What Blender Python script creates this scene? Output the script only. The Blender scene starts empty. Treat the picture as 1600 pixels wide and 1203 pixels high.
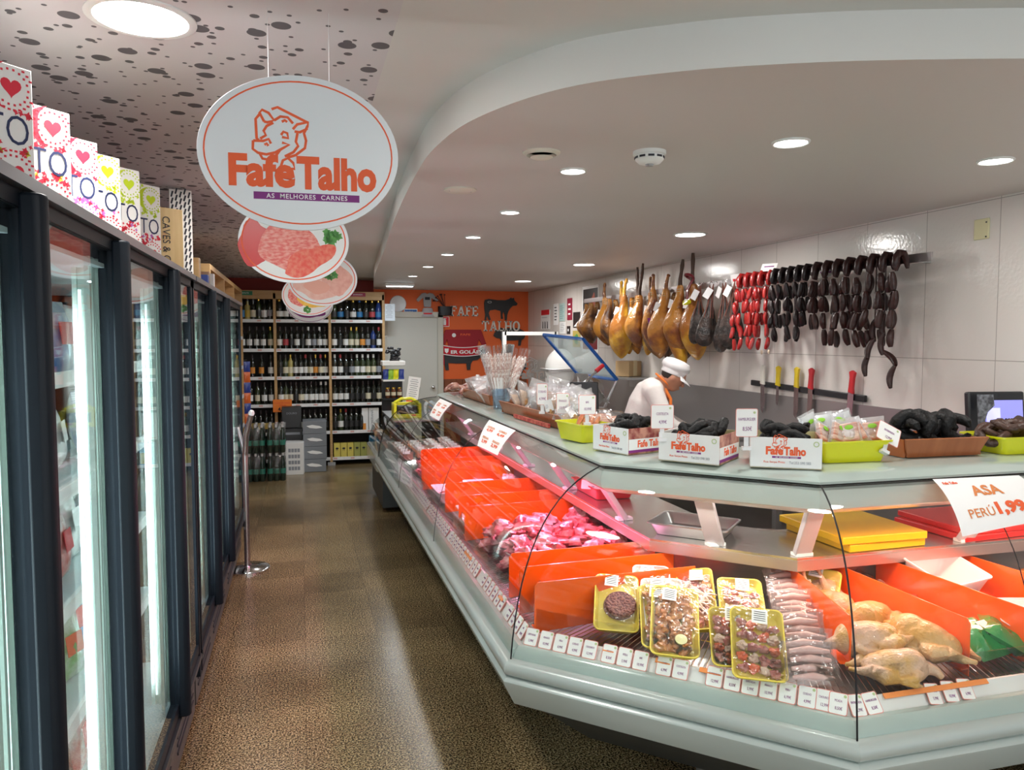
import bpy, math, random
from mathutils import Vector, Matrix, Euler, noise

# ------------------------------------------------------------------ camera, world, exposure
S = bpy.context.scene
COL = S.collection
R = math.radians
cam_data = bpy.data.cameras.new('camera')
cam_data.sensor_width = 36; cam_data.lens = 27; cam_data.clip_start = 0.02
cam = bpy.data.objects.new('camera', cam_data); COL.objects.link(cam)
cam.location = (0, 0, 1.7); cam.rotation_euler = (R(86.5), 0, R(-15.4))
S.camera = cam
S.view_settings.view_transform = 'Standard'; S.view_settings.look = 'None'
S.view_settings.gamma = 1; S.view_settings.use_curve_mapping = False
S.view_settings.exposure = 0.32
W = bpy.data.worlds.new('world'); S.world = W; W.use_nodes = True
W.node_tree.nodes['Background'].inputs[0].default_value = (0.85, 0.92, 1, 1)
W.node_tree.nodes['Background'].inputs[1].default_value = 3.0

LAMP_W = 9.0          # watts of one ceiling downlight
PINK_W = 5.5          # watts of one tube of the meat counter
COLD_W = 5.0         # watts of one upright fridge tube

def area_light(name, parent, loc, rot, sx, sy, watts, col, shape='RECTANGLE', spread=180):
    l = bpy.data.lights.new(name, 'AREA'); l.shape = shape; l.size = sx
    if shape in ('RECTANGLE', 'ELLIPSE'): l.size_y = sy
    l.energy = watts; l.color = col; l.spread = R(spread)
    o = bpy.data.objects.new(name, l); COL.objects.link(o)
    o.parent = parent; o.location = loc; o.rotation_euler = rot
    return o

# ------------------------------------------------------------------ materials
MATS = {}
def mat(name, col=(.8, .8, .8), rough=.5, metal=0, var=None, bump=None, emit=None, coat=0, sss=0, alpha=1, spec=.5, stretch=None):
    """var=(colour2, scale, contrast) noise colour variation; bump=(scale, strength)"""
    if name in MATS: return MATS[name]
    m = bpy.data.materials.new(name); m.use_nodes = True
    nt = m.node_tree; n = nt.nodes; b = n['Principled BSDF']
    b.inputs['Base Color'].default_value = (*col, 1); b.inputs['Roughness'].default_value = rough
    b.inputs['Metallic'].default_value = metal; b.inputs['Coat Weight'].default_value = coat
    b.inputs['Specular IOR Level'].default_value = spec
    b.inputs['Alpha'].default_value = alpha
    if sss:
        b.inputs['Subsurface Weight'].default_value = sss; b.inputs['Subsurface Scale'].default_value = .01
    if emit:
        b.inputs['Emission Color'].default_value = (*emit[0], 1); b.inputs['Emission Strength'].default_value = emit[1]
    co = None
    if var or bump:
        tc = n.new('ShaderNodeTexCoord'); mp = n.new('ShaderNodeMapping'); nt.links.new(tc.outputs['Object'], mp.inputs[0])
        if stretch: mp.inputs['Scale'].default_value = stretch
        co = mp.outputs[0]
    if var:
        t = n.new('ShaderNodeTexNoise'); t.inputs['Scale'].default_value = var[1]; t.inputs['Detail'].default_value = 5
        nt.links.new(co, t.inputs['Vector'])
        r = n.new('ShaderNodeValToRGB'); k = var[2] if len(var) > 2 else .15
        r.color_ramp.elements[0].position = .5 - k; r.color_ramp.elements[1].position = .5 + k
        r.color_ramp.elements[0].color = (*col, 1); r.color_ramp.elements[1].color = (*var[0], 1)
        nt.links.new(t.outputs[0], r.inputs[0]); nt.links.new(r.outputs[0], b.inputs['Base Color'])
    if bump:
        t = n.new('ShaderNodeTexNoise'); t.inputs['Scale'].default_value = bump[0]; t.inputs['Detail'].default_value = 4
        nt.links.new(co, t.inputs['Vector'])
        bp = n.new('ShaderNodeBump'); bp.inputs['Strength'].default_value = bump[1]; bp.inputs['Distance'].default_value = .01
        nt.links.new(t.outputs[0], bp.inputs['Height']); nt.links.new(bp.outputs[0], b.inputs['Normal'])
    MATS[name] = m
    return m

def film(name, tint=(1, 1, 1), gloss=.12, rough=.08, bump=None, fres=1.45, body=None):
    """clear glass or plastic film: see-through with a mirror gloss; body=(colour, share) adds a milky part"""
    if name in MATS: return MATS[name]
    m = bpy.data.materials.new(name); m.use_nodes = True
    nt = m.node_tree; n = nt.nodes; n.remove(n['Principled BSDF']); out = n['Material Output']
    tr = n.new('ShaderNodeBsdfTransparent'); tr.inputs[0].default_value = (*tint, 1)
    gl = n.new('ShaderNodeBsdfGlossy'); gl.inputs['Roughness'].default_value = rough
    fr = n.new('ShaderNodeFresnel'); fr.inputs[0].default_value = fres
    ad = n.new('ShaderNodeMath'); ad.operation = 'ADD'; ad.inputs[1].default_value = gloss; ad.use_clamp = True
    # same outside-to-inside reflectance on both faces of a thin pane
    ge = n.new('ShaderNodeNewGeometry'); io = n.new('ShaderNodeMapRange'); io.inputs[3].default_value = fres; io.inputs[4].default_value = 1/fres
    nt.links.new(ge.outputs['Backfacing'], io.inputs[0]); nt.links.new(io.outputs[0], fr.inputs[0])
    nt.links.new(fr.outputs[0], ad.inputs[0])
    mx = n.new('ShaderNodeMixShader'); nt.links.new(ad.outputs[0], mx.inputs[0])
    base = tr.outputs[0]
    if body:
        df = n.new('ShaderNodeBsdfDiffuse'); df.inputs[0].default_value = (*body[0], 1)
        m2 = n.new('ShaderNodeMixShader'); m2.inputs[0].default_value = body[1]
        nt.links.new(tr.outputs[0], m2.inputs[1]); nt.links.new(df.outputs[0], m2.inputs[2]); base = m2.outputs[0]
    nt.links.new(base, mx.inputs[1]); nt.links.new(gl.outputs[0], mx.inputs[2])
    if bump:
        tc = n.new('ShaderNodeTexCoord'); t = n.new('ShaderNodeTexNoise'); t.inputs['Scale'].default_value = bump[0]
        nt.links.new(tc.outputs['Object'], t.inputs['Vector'])
        bp = n.new('ShaderNodeBump'); bp.inputs['Strength'].default_value = bump[1]; bp.inputs['Distance'].default_value = .01
        nt.links.new(t.outputs[0], bp.inputs['Height']); nt.links.new(bp.outputs[0], gl.inputs['Normal']); nt.links.new(bp.outputs[0], fr.inputs['Normal'])
    nt.links.new(mx.outputs[0], out.inputs[0])
    MATS[name] = m
    return m

white = mat('white_plastic', (.85, .86, .84), .4)
paper = mat('white_paper', (.9, .9, .89), .8)
card = mat('tag_card', (.92, .92, .9), .45)
black = mat('black_plastic', (.012, .013, .016), .4)
ink = mat('black_ink', (.02, .02, .03), .6)
orange_ink = mat('orange_ink', (.85, .12, .03), .6)
purple_ink = mat('purple_ink', (.22, .02, .2), .6)
red_ink = mat('red_ink', (.75, .02, .03), .6)
steel = mat('brushed_steel', (.55, .56, .56), .28, 1, bump=(60, .04), stretch=(1, 1, 30))
steel_sat = mat('satin_steel', (.5, .5, .5), .35, .85)
chrome = mat('chrome', (.75, .75, .76), .12, 1)
case_paint = mat('pale_grey_enamel', (.5, .56, .53), .25, .15, coat=.4)
orange_board = mat('orange_acrylic', (1, .13, .005), .25, coat=.5)
wood = mat('light_wood', (.62, .4, .18), .5, var=((.48, .28, .11), 6, .3), stretch=(1, 1, 8))
wood_dark = mat('varnished_wood', (.42, .13, .04), .35, var=((.3, .08, .02), 5, .3), coat=.3, stretch=(6, 1, 1))
yellow_pl = mat('yellow_plastic', (.8, .78, .02), .3, coat=.3)
lamp_on = mat('lit_diffuser', (1, 1, 1), .5, emit=((1, .98, .95), 14))
glass = film('clear_glass', (.985, 1, .99), .008, .01, fres=1.27)
fridge_glass = film('fridge_door_glass', (.93, .98, .97), .05, .02, fres=1.3)
wrap = film('clear_wrap', (1, 1, 1), .03, .12, (35, .8), body=((.9, .9, .9), .03))
thinfilm = film('thin_pack_film', (1, .98, .98), .04, .12, (30, .8), fres=1.3, body=((.9,.75,.74), .07))
bagfilm = film('cloudy_bag_film', (.97, .97, 1), .08, .15, (25, 1), body=((.95,.95,.93), .24))
dark_glass = mat('dark_bottle_glass', (.012, .014, .01), .06, coat=.5)
silicone = mat('dark_seal', (.01, .01, .012), .4)

# ------------------------------------------------------------------ mesh building
class MB:
    def __init__(s): s.v = []; s.f = []; s.m = []; s.s = []
    def add(s, vs, fs, m=0, smooth=False, M=None):
        o = len(s.v)
        for v in vs:
            v = Vector(v); s.v.append(M @ v if M is not None else v)
        for f in fs: s.f.append([o + i for i in f]); s.m.append(m); s.s.append(smooth)
        return s
    def box(s, c, d, M=None, m=0):
        x, y, z = d[0]/2, d[1]/2, d[2]/2
        vs = [(c[0]+a*x, c[1]+b*y, c[2]+e*z) for a in (-1, 1) for b in (-1, 1) for e in (-1, 1)]
        return s.add(vs, [(0,1,3,2),(4,6,7,5),(0,4,5,1),(2,3,7,6),(0,2,6,4),(1,5,7,3)], m, False, M)
    def prism(s, poly, h, M=None, m=0, smooth=False):
        """poly in local XY, extruded from z=0 to z=h"""
        n = len(poly); a = sum(poly[i][0]*poly[(i+1)%n][1]-poly[(i+1)%n][0]*poly[i][1] for i in range(n))
        if a < 0: poly = poly[::-1]
        vs = [(p[0], p[1], 0) for p in poly] + [(p[0], p[1], h) for p in poly]
        s.add(vs, [tuple(range(n))[::-1], tuple(range(n, 2*n))], m, False, M)
        o = len(s.v) - 2*n
        for i in range(n):
            j = (i+1) % n; s.f.append([o+i, o+j, o+n+j, o+n+i]); s.m.append(m); s.s.append(smooth)
        return s
    def tube(s, pts, r, n=8, m=0, closed=False, M=None, cap=True):
        P = [Vector(p) for p in pts]; k = len(P); rr = r if isinstance(r, (list, tuple)) else [r]*k
        vs = []; up = None
        for i in range(k):
            if closed: t = P[(i+1) % k] - P[i-1]
            else: t = P[min(i+1, k-1)] - P[max(i-1, 0)]
            t.normalize()
            if up is None: up = Vector((0,0,1)) if abs(t.z) < .9 else Vector((1,0,0))
            a = t.cross(up)
            if a.length < 1e-4: a = t.cross(Vector((0,1,0)))
            a.normalize(); b = a.cross(t); up = b
            for j in range(n):
                q = 2*math.pi*j/n; vs.append(P[i] + (a*math.cos(q) + b*math.sin(q))*rr[i])
        fs = []
        for i in range(k if closed else k-1):
            for j in range(n):
                i2 = (i+1) % k; fs.append((i*n+j, i2*n+j, i2*n+(j+1)%n, i*n+(j+1)%n))
        s.add(vs, fs, m, True, M)
        if cap and not closed:
            o = len(s.v) - k*n
            s.f.append([o+j for j in range(n)]); s.m.append(m); s.s.append(False)
            s.f.append([o+(k-1)*n+j for j in range(n)][::-1]); s.m.append(m); s.s.append(False)
        return s
    def lathe(s, prof, n=20, M=None, m=0, smooth=True):
        vs = []
        for r, z in prof:
            for j in range(n):
                q = 2*math.pi*j/n; vs.append((r*math.cos(q), r*math.sin(q), z))
        fs = []
        for i in range(len(prof)-1):
            for j in range(n): fs.append((i*n+j, i*n+(j+1)%n, (i+1)*n+(j+1)%n, (i+1)*n+j))
        s.add(vs, fs, m, smooth, M); o = len(s.v) - len(vs)
        if prof[0][0] > 1e-5: s.f.append([o+j for j in range(n)][::-1]); s.m.append(m); s.s.append(False)
        if prof[-1][0] > 1e-5: s.f.append([o+(len(prof)-1)*n+j for j in range(n)]); s.m.append(m); s.s.append(False)
        return s
    def ell(s, c, r, n=12, M=None, m=0, nz=0):
        nr = max(5, n*2//3); vs = [(c[0], c[1], c[2]-r[2])]
        for i in range(1, nr):
            p = math.pi*i/nr - math.pi/2
            for j in range(n):
                q = 2*math.pi*j/n; d = Vector((math.cos(p)*math.cos(q), math.cos(p)*math.sin(q), math.sin(p)))
                k = 1 + nz*noise.noise(d*2.3 + Vector(c)*7) if nz else 1
                vs.append((c[0]+r[0]*d.x*k, c[1]+r[1]*d.y*k, c[2]+r[2]*d.z*k))
        vs.append((c[0], c[1], c[2]+r[2])); L = len(vs)-1; fs = []
        for j in range(n):
            fs.append((0, 1+(j+1)%n, 1+j)); b = 1+(nr-2)*n; fs.append((L, b+j, b+(j+1)%n))
        for i in range(nr-2):
            for j in range(n): a = 1+i*n; fs.append((a+j, a+(j+1)%n, a+n+(j+1)%n, a+n+j))
        return s.add(vs, fs, m, True, M)
    def grid(s, fn, nu, nv, m=0, smooth=True, M=None, two=False):
        vs = [fn(i/nu, j/nv) for i in range(nu+1) for j in range(nv+1)]
        fs = [(i*(nv+1)+j, (i+1)*(nv+1)+j, (i+1)*(nv+1)+j+1, i*(nv+1)+j+1) for i in range(nu) for j in range(nv)]
        return s.add(vs, fs, m, smooth, M)
    def mesh(s, name, mats):
        me = bpy.data.meshes.new(name); me.from_pydata([tuple(v) for v in s.v], [], s.f)
        for m in (mats if isinstance(mats, (list, tuple)) else [mats]): me.materials.append(m)
        me.polygons.foreach_set('material_index', s.m); me.polygons.foreach_set('use_smooth', s.s)
        me.set_sharp_from_angle(angle=R(38)); me.update(); return me
    def build(s, name, mats, parent=None, loc=None, rot=None, bevel=0, seg=2, sub=0, solid=0):
        o = bpy.data.objects.new(name, s.mesh(name, mats)); COL.objects.link(o)
        if parent: o.parent = parent
        if loc: o.location = loc
        if rot: o.rotation_euler = rot
        if solid:
            d = o.modifiers.new('solidify', 'SOLIDIFY'); d.thickness = solid; d.offset = 0
        if bevel:
            d = o.modifiers.new('bevel', 'BEVEL'); d.width = bevel; d.segments = seg; d.limit_method = 'ANGLE'
        if sub:
            d = o.modifiers.new('subsurf', 'SUBSURF'); d.levels = sub; d.render_levels = sub
        return o

def T(x, y, z, rx=0, ry=0, rz=0, s=1):
    return Matrix.Translation((x, y, z)) @ Euler((rx, ry, rz)).to_matrix().to_4x4() @ Matrix.Scale(s, 4)

def tag(o, label, cat, group=None):
    o['label'] = label; o['category'] = cat
    if group: o['group'] = group
    return o
def thing(name, label, cat, loc=(0,0,0), rot=(0,0,0), group=None, scale=1):
    o = bpy.data.objects.new(name, None); COL.objects.link(o); o.empty_display_size = .05
    o.location = loc; o.rotation_euler = rot; o.scale = (scale,)*3
    return tag(o, label, cat, group)
def struct(o): o['kind'] = 'structure'; return o
def copytree(root, loc=None, rot=None, label=None, scale=None, group=None):
    kids = {}
    def cp(o, par):
        c = o.copy(); COL.objects.link(c); c.parent = par
        for k in list(o.children): cp(k, c)
        return c
    r = cp(root, None)
    if loc is not None: r.location = loc
    if rot is not None: r.rotation_euler = rot
    if label: r['label'] = label
    if group: r['group'] = group
    if scale is not None: r.scale = (scale,)*3 if not hasattr(scale, '__len__') else scale
    return r
def bake(o, name=None):
    """apply modifiers: returns a plain mesh"""
    bpy.context.view_layer.update(); dg = bpy.context.evaluated_depsgraph_get()
    me = bpy.data.meshes.new_from_object(o.evaluated_get(dg)); me.name = name or o.name
    for p in me.polygons: p.use_smooth = True
    mats = list(o.data.materials); o.modifiers.clear(); o.data = me
    me.materials.clear()
    for m in mats: me.materials.append(m)
    return o
def blob(mb, name, mats, parent=None, voxel=.008, smooth=6, **k):
    """join the shapes of mb into one continuous skin"""
    o = mb.build(name, mats, parent, **k)
    d = o.modifiers.new('r', 'REMESH'); d.mode = 'VOXEL'; d.voxel_size = voxel
    d = o.modifiers.new('s', 'SMOOTH'); d.factor = .6; d.iterations = smooth
    return bake(o, name)

TXT = {}
def text(s, size, m, parent, M, name='lettering', ext=.0004, bold=0, sx=1, align='CENTER', space=1, shear=0):
    """lettering in the local XY plane of M, facing +Z"""
    key = (s, size, ext, bold, sx, align, space, m.name, shear)
    if key not in TXT:
        c = bpy.data.curves.new('t', 'FONT'); c.body = s; c.size = size; c.extrude = ext; c.offset = bold; c.shear = shear
        c.align_x = align; c.align_y = 'CENTER'; c.space_character = space; c.resolution_u = 3
        o = bpy.data.objects.new('t', c); COL.objects.link(o)
        bpy.context.view_layer.update(); dg = bpy.context.evaluated_depsgraph_get()
        me = bpy.data.meshes.new_from_object(o.evaluated_get(dg)); me.name = name
        bpy.data.objects.remove(o)
        me.transform(Matrix.Diagonal((sx, 1, 1, 1))); me.materials.clear(); me.materials.append(m)
        TXT[key] = me
    o = bpy.data.objects.new(name, TXT[key]); COL.objects.link(o)
    if parent: o.parent = parent
    o.matrix_local = M
    return o
def frame(org, right, up):
    """matrix whose X is right, Y is up, Z faces out"""
    r = Vector(right).normalized(); u = Vector(up).normalized(); z = r.cross(u)
    M = Matrix((r, u, z)).transposed().to_4x4(); M.translation = Vector(org); return M
ORD = 'first second third fourth fifth sixth seventh eighth ninth tenth eleventh twelfth thirteenth fourteenth fifteenth sixteenth seventeenth eighteenth nineteenth twentieth'.split()
def ordn(i): return ORD[i] if i < 20 else (('twenty-' + ORD[i-20]) if i < 29 else (('thirtieth' if i == 29 else 'thirty-' + ORD[i-30]) if i < 39 else 'fortieth'))

def textbox(s, w, h, m, parent, M, name='lettering', bold=0, ext=.0004, space=1):
    """lettering stretched to fill a w x h box centred on M"""
    o = text(s, 1, m, None, Matrix(), name, ext, bold, 1, 'CENTER', space)
    me = o.data; xs = [v.co.x for v in me.vertices]; ys = [v.co.y for v in me.vertices]
    x0, x1, y0, y1 = min(xs), max(xs), min(ys), max(ys)
    o.parent = parent
    o.matrix_local = M @ Matrix.Diagonal((w/(x1-x0), h/(y1-y0), 1, 1)) @ Matrix.Translation((-(x0+x1)/2, -(y0+y1)/2, 0))
    return o
LOGO = [
 [(325,330),(315,325),(312,235),(330,212)], [(385,185),(412,174),(480,205),(552,238),(548,255),(532,288),(541,322),(535,358),(492,393),(452,408)],
 [(350,245),(330,205),(342,190),(372,203),(396,236),(365,248),(350,245)], [(480,272),(500,248),(550,235),(545,268),(512,285),(488,283)],
 [(396,236),(425,216),(458,218),(482,245)], [(392,248),(362,265),(348,288),(358,308),(332,325)],
 [(300,335),(298,374),(320,390),(358,396),(398,385),(425,368),(462,345),(430,338)], [(300,335),(345,334),(370,324),(380,345)],
 [(350,352),(360,345),(368,356)], [(426,302),(437,286),(455,292),(459,316),(430,312)], [(330,395),(340,416),(370,421),(402,398),(420,372)],
 [(502,290),(494,330),(504,350),(482,380),(442,402)], [(418,462),(432,420),(456,408),(480,430),(486,458),(418,462)], [(430,240),(445,232),(455,240)]]
def logo(parent, M, w, with_bar=True, col=None, small=False):
    """butcher emblem: outlined calf head, shop name and purple strap line; w is the width of the lettering"""
    k = w/680; c = col or orange_ink
    f = lambda x, y: ((x-530)*k, (470-y)*k)
    if not small:
        mb = MB()
        for st_ in LOGO:
            mb.tube([(*f(x, y), .0004) for x, y in st_], 6.8*k, 5, M=Matrix.Diagonal((1,1,.15,1)))
        o = mb.build('emblem', c, parent); o.matrix_local = M
    else:
        key = ('emblem', k, c.name)
        if key not in TXT:
            mb = MB()
            for st_ in LOGO[:2] + LOGO[6:8]: mb.tube([(*f(x, y), .0003) for x, y in st_], 7*k, 4, M=Matrix.Diagonal((1,1,.2,1)))
            TXT[key] = mb.mesh('emblem', c)
        o = bpy.data.objects.new('emblem', TXT[key]); COL.objects.link(o); o.parent = parent; o.matrix_local = M
    x0, y0 = f(337, 472)
    textbox('Fafe', 300*k, 155*k, c, parent, M @ T(x0, y0, .0003), bold=.045)
    x0, y0 = f(682, 475); textbox('Talho', 375*k, 158*k, c, parent, M @ T(x0, y0, .0003), bold=.045)
    if with_bar:
        x0, y0 = f(542, 588); b = MB().box((0, 0, 0), (490*k, 34*k, .0006)).build('strap_bar', purple_ink if not col else col, parent); b.matrix_local = M @ T(x0, y0, .0003)
        if not small: textbox('AS  MELHORES  CARNES', 375*k, 22*k, paper, b, T(0, 0, .0005), bold=.012, space=1.15)
# ------------------------------------------------------------------ room shell
XL, XR, YB, YF, ZL, ZU = -1.3, 3.25, 10.9, -2.6, 2.38, 2.5
def node_floor():
    m = bpy.data.materials.new('terrazzo'); m.use_nodes = True; nt = m.node_tree; n = nt.nodes; b = n['Principled BSDF']
    tc = n.new('ShaderNodeTexCoord')
    v = n.new('ShaderNodeTexNoise'); v.inputs['Scale'].default_value = 125; v.inputs['Detail'].default_value = 2; v.inputs['Roughness'].default_value = .8
    nt.links.new(tc.outputs['Object'], v.inputs['Vector'])
    r = n.new('ShaderNodeValToRGB'); e = r.color_ramp.elements
    e[0].position = .42; e[0].color = (.02, .012, .006, 1); e[1].position = .60; e[1].color = (.56, .43, .24, 1)
    x = e.new(.475); x.color = (.13, .08, .03, 1); x = e.new(.53); x.color = (.34, .235, .11, 1)
    nt.links.new(v.outputs[0], r.inputs[0])
    w = n.new('ShaderNodeTexNoise'); w.inputs['Scale'].default_value = 1.1; w.inputs['Detail'].default_value = 6
    nt.links.new(tc.outputs['Object'], w.inputs['Vector'])
    br = n.new('ShaderNodeTexBrick'); br.offset = 0; br.inputs['Scale'].default_value = 1
    br.inputs['Brick Width'].default_value = .4; br.inputs['Row Height'].default_value = .4; br.inputs['Mortar Size'].default_value = .0015
    br.inputs['Color1'].default_value = (1, 1, 1, 1); br.inputs['Color2'].default_value = (.72, .72, .7, 1); br.inputs['Mortar'].default_value = (.5, .46, .4, 1)
    nt.links.new(tc.outputs['Object'], br.inputs['Vector'])
    wr = n.new('ShaderNodeMapRange'); wr.inputs[3].default_value = .55; wr.inputs[4].default_value = 1.25; wr.inputs[1].default_value = .3; wr.inputs[2].default_value = .7
    nt.links.new(w.outputs[0], wr.inputs[0])
    m1 = n.new('ShaderNodeMixRGB'); m1.blend_type = 'MULTIPLY'; m1.inputs[0].default_value = 1
    nt.links.new(r.outputs[0], m1.inputs[1]); nt.links.new(br.outputs[0], m1.inputs[2])
    m2 = n.new('ShaderNodeMixRGB'); m2.blend_type = 'MULTIPLY'; m2.inputs[0].default_value = 1
    nt.links.new(m1.outputs[0], m2.inputs[1]); nt.links.new(wr.outputs[0], m2.inputs[2])
    nt.links.new(m2.outputs[0], b.inputs['Base Color']); b.inputs['Roughness'].default_value = .24; b.inputs['Specular IOR Level'].default_value = .4
    return m
def node_tiles():
    m = bpy.data.materials.new('glazed_wall_tiles'); m.use_nodes = True; nt = m.node_tree; n = nt.nodes; b = n['Principled BSDF']
    tc = n.new('ShaderNodeTexCoord'); sp = n.new('ShaderNodeSeparateXYZ'); cb = n.new('ShaderNodeCombineXYZ')
    nt.links.new(tc.outputs['Object'], sp.inputs[0]); nt.links.new(sp.outputs[1], cb.inputs[0]); nt.links.new(sp.outputs[2], cb.inputs[1])
    mp = n.new('ShaderNodeMapping'); mp.inputs['Location'].default_value = (-.27, -.03, 0); nt.links.new(cb.outputs[0], mp.inputs[0])
    br = n.new('ShaderNodeTexBrick'); br.offset = 0; br.inputs['Scale'].default_value = 1
    br.inputs['Brick Width'].default_value = .45; br.inputs['Row Height'].default_value = .78; br.inputs['Mortar Size'].default_value = .0022
    br.inputs['Color1'].default_value = (.74, .7, .66, 1); br.inputs['Color2'].default_value = (.76, .72, .68, 1); br.inputs['Mortar'].default_value = (.42, .39, .36, 1)
    nt.links.new(mp.outputs[0], br.inputs['Vector']); nt.links.new(br.outputs[0], b.inputs['Base Color'])
    t = n.new('ShaderNodeTexNoise'); t.inputs['Scale'].default_value = 55; nt.links.new(tc.outputs['Object'], t.inputs['Vector'])
    bp = n.new('ShaderNodeBump'); bp.inputs['Strength'].default_value = .25; bp.inputs['Distance'].default_value = .004
    nt.links.new(t.outputs[0], bp.inputs['Height']); nt.links.new(bp.outputs[0], b.inputs['Normal']); b.inputs['Roughness'].default_value = .16
    return m
def node_perf():
    m = bpy.data.materials.new('perforated_plaster'); m.use_nodes = True; nt = m.node_tree; n = nt.nodes; b = n['Principled BSDF']
    tc = n.new('ShaderNodeTexCoord'); last = None
    for sc, th, off in ((6, .15, 0), (9.5, .115, 3.3), (14, .09, 7.7)):
        mp = n.new('ShaderNodeMapping'); mp.inputs['Location'].default_value = (off, off*1.7, 0); nt.links.new(tc.outputs['Object'], mp.inputs[0])
        v = n.new('ShaderNodeTexVoronoi'); v.voronoi_dimensions = '2D'; v.inputs['Scale'].default_value = sc
        nt.links.new(mp.outputs[0], v.inputs['Vector'])
        c = n.new('ShaderNodeMath'); c.operation = 'LESS_THAN'; c.inputs[1].default_value = th; nt.links.new(v.outputs['Distance'], c.inputs[0])
        w = n.new('ShaderNodeSeparateColor'); nt.links.new(v.outputs['Color'], w.inputs[0])
        g = n.new('ShaderNodeMath'); g.operation = 'GREATER_THAN'; g.inputs[1].default_value = .25; nt.links.new(w.outputs[0], g.inputs[0])
        k = n.new('ShaderNodeMath'); k.operation = 'MULTIPLY'; nt.links.new(c.outputs[0], k.inputs[0]); nt.links.new(g.outputs[0], k.inputs[1])
        if last:
            a = n.new('ShaderNodeMath'); a.operation = 'MAXIMUM'; nt.links.new(last, a.inputs[0]); nt.links.new(k.outputs[0], a.inputs[1]); last = a.outputs[0]
        else: last = k.outputs[0]
    mx = n.new('ShaderNodeMixRGB'); nt.links.new(last, mx.inputs[0]); mx.inputs[1].default_value = (.68, .65, .66, 1); mx.inputs[2].default_value = (.13, .12, .13, 1)
    nt.links.new(mx.outputs[0], b.inputs['Base Color']); b.inputs['Roughness'].default_value = .8
    return m
plaster = mat('ceiling_plaster', (.7, .69, .66), .6)
plaster_low = mat('lower_ceiling_plaster', (.66, .61, .58), .5)
orange_wall = mat('orange_wall_paint', (.78, .13, .02), .6)
darkred_wall = mat('dark_red_wall_paint', (.35, .03, .02), .6)
offwhite = mat('offwhite_wall', (.62, .6, .56), .6)

struct(MB().box((1, 4, -.03), (4.7, 13.8, .06)).build('floor', node_floor()))
struct(MB().box((XR+.05, 4.15, 1.3), (.1, 13.6, 2.6)).build('wall_right', node_tiles()))
struct(MB().box((XL-.05, 4.15, 1.3), (.1, 13.6, 2.6)).build('wall_left', offwhite))
w = MB(); w.box((2.2, YB+.05, 1.3), (2.4, .1, 2.6), m=0).box((-.2, YB+.05, 1.3), (2.4, .1, 2.6), m=1)
struct(w.build('wall_back', [orange_wall, darkred_wall]))
w = MB(); w.box((-1.05, YF, 1.3), (.5, .1, 2.6)); w.box((3, YF, 1.3), (.5, .1, 2.6)); w.box((1, YF, 2.45), (3.6, .1, .3)); w.box((1, YF, .1), (3.6, .1, .2))
struct(w.build('wall_front', offwhite))
w = MB()
for x in (-.78, .4, 1.6, 2.73): w.box((x, YF, 1.25), (.05, .06, 2.1))
w.box((1, YF, .22), (3.55, .06, .05)); w.box((1, YF, 2.28), (3.55, .06, .05))
wf = struct(w.build('window_1', steel_sat)); MB().box((.975, YF, 1.25), (3.5, .008, 2.05)).build('pane', glass, wf)

# the lower ceiling has a wavy edge; the higher ceiling lies over the aisle
edge = [(1.0,10.9),(.80,8.6),(.65,6.2),(.53,4.4),(.475,3.2),(.48,2.72),(.54,2.36),(.70,2.03),(.95,1.82),(1.25,1.67),(1.6,1.55),(2.1,1.40),(2.7,1.15),(3.25,.8)]
def smooth_curve(P, k=6):
    out = []
    for i in range(len(P)-1):
        p0 = P[max(i-1,0)]; p1 = P[i]; p2 = P[i+1]; p3 = P[min(i+2,len(P)-1)]
        for j in range(k):
            t = j/k; out.append(tuple(.5*((2*b)+(-a+c)*t+(2*a-5*b+4*c-d)*t*t+(-a+3*b-3*c+d)*t**3) for a,b,c,d in zip(p0,p1,p2,p3)))
    out.append(P[-1]); return out
ec = smooth_curve(edge)
w = MB(); w.prism(ec + [(3.3, 10.95), (1.0, 10.95)], .3, T(0, 0, ZL), smooth=True)
low = struct(w.build('ceiling', plaster_low))
low.data.materials.append(plaster)
for p in low.data.polygons:
    if abs(p.normal.z) < .5: p.material_index = 1
w = MB(); w.box((1.8, 4.15, ZU+.1), (3.1, 13.6, .2))
struct(w.build('ceiling', plaster))
w = MB(); w.box((-.53, 4.15, ZU+.1), (1.56, 13.6, .2))
struct(w.build('ceiling', node_perf()))
# brushed steel lining of the lower right wall
st = mat('dark_steel_lining', (.38, .36, .36), .33, .75, bump=(40, .05), stretch=(1, 1, 20))
o = MB().box((XR-.008, 3.4, .65), (.012, 11.6, 1.3)).build('trim_1', st); struct(o)

# door in the back wall
fr = mat('cream_door_frame', (.6, .58, .5), .5); dl = mat('cream_door_leaf', (.62, .62, .56), .45)
w = MB(); w.box((1.14, YB-.03, 1.03), (.08, .06, 2.06)); w.box((1.93, YB-.03, 1.03), (.08, .06, 2.06)); w.box((1.535, YB-.03, 2.03), (.87, .06, .08))
d1 = w.build('door_1', fr, bevel=.004); struct(d1)
MB().box((1.535, YB-.015, 1.0), (.71, .03, 1.99)).build('door_leaf', dl, d1)
w = MB(); w.lathe([(.018, 0), (.018, .02), (.022, .03), (.025, .05), (.01, .06)], 14, T(1.82, YB-.03, 1.0, R(90))); w.build('door_handle', chrome, d1)

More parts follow.
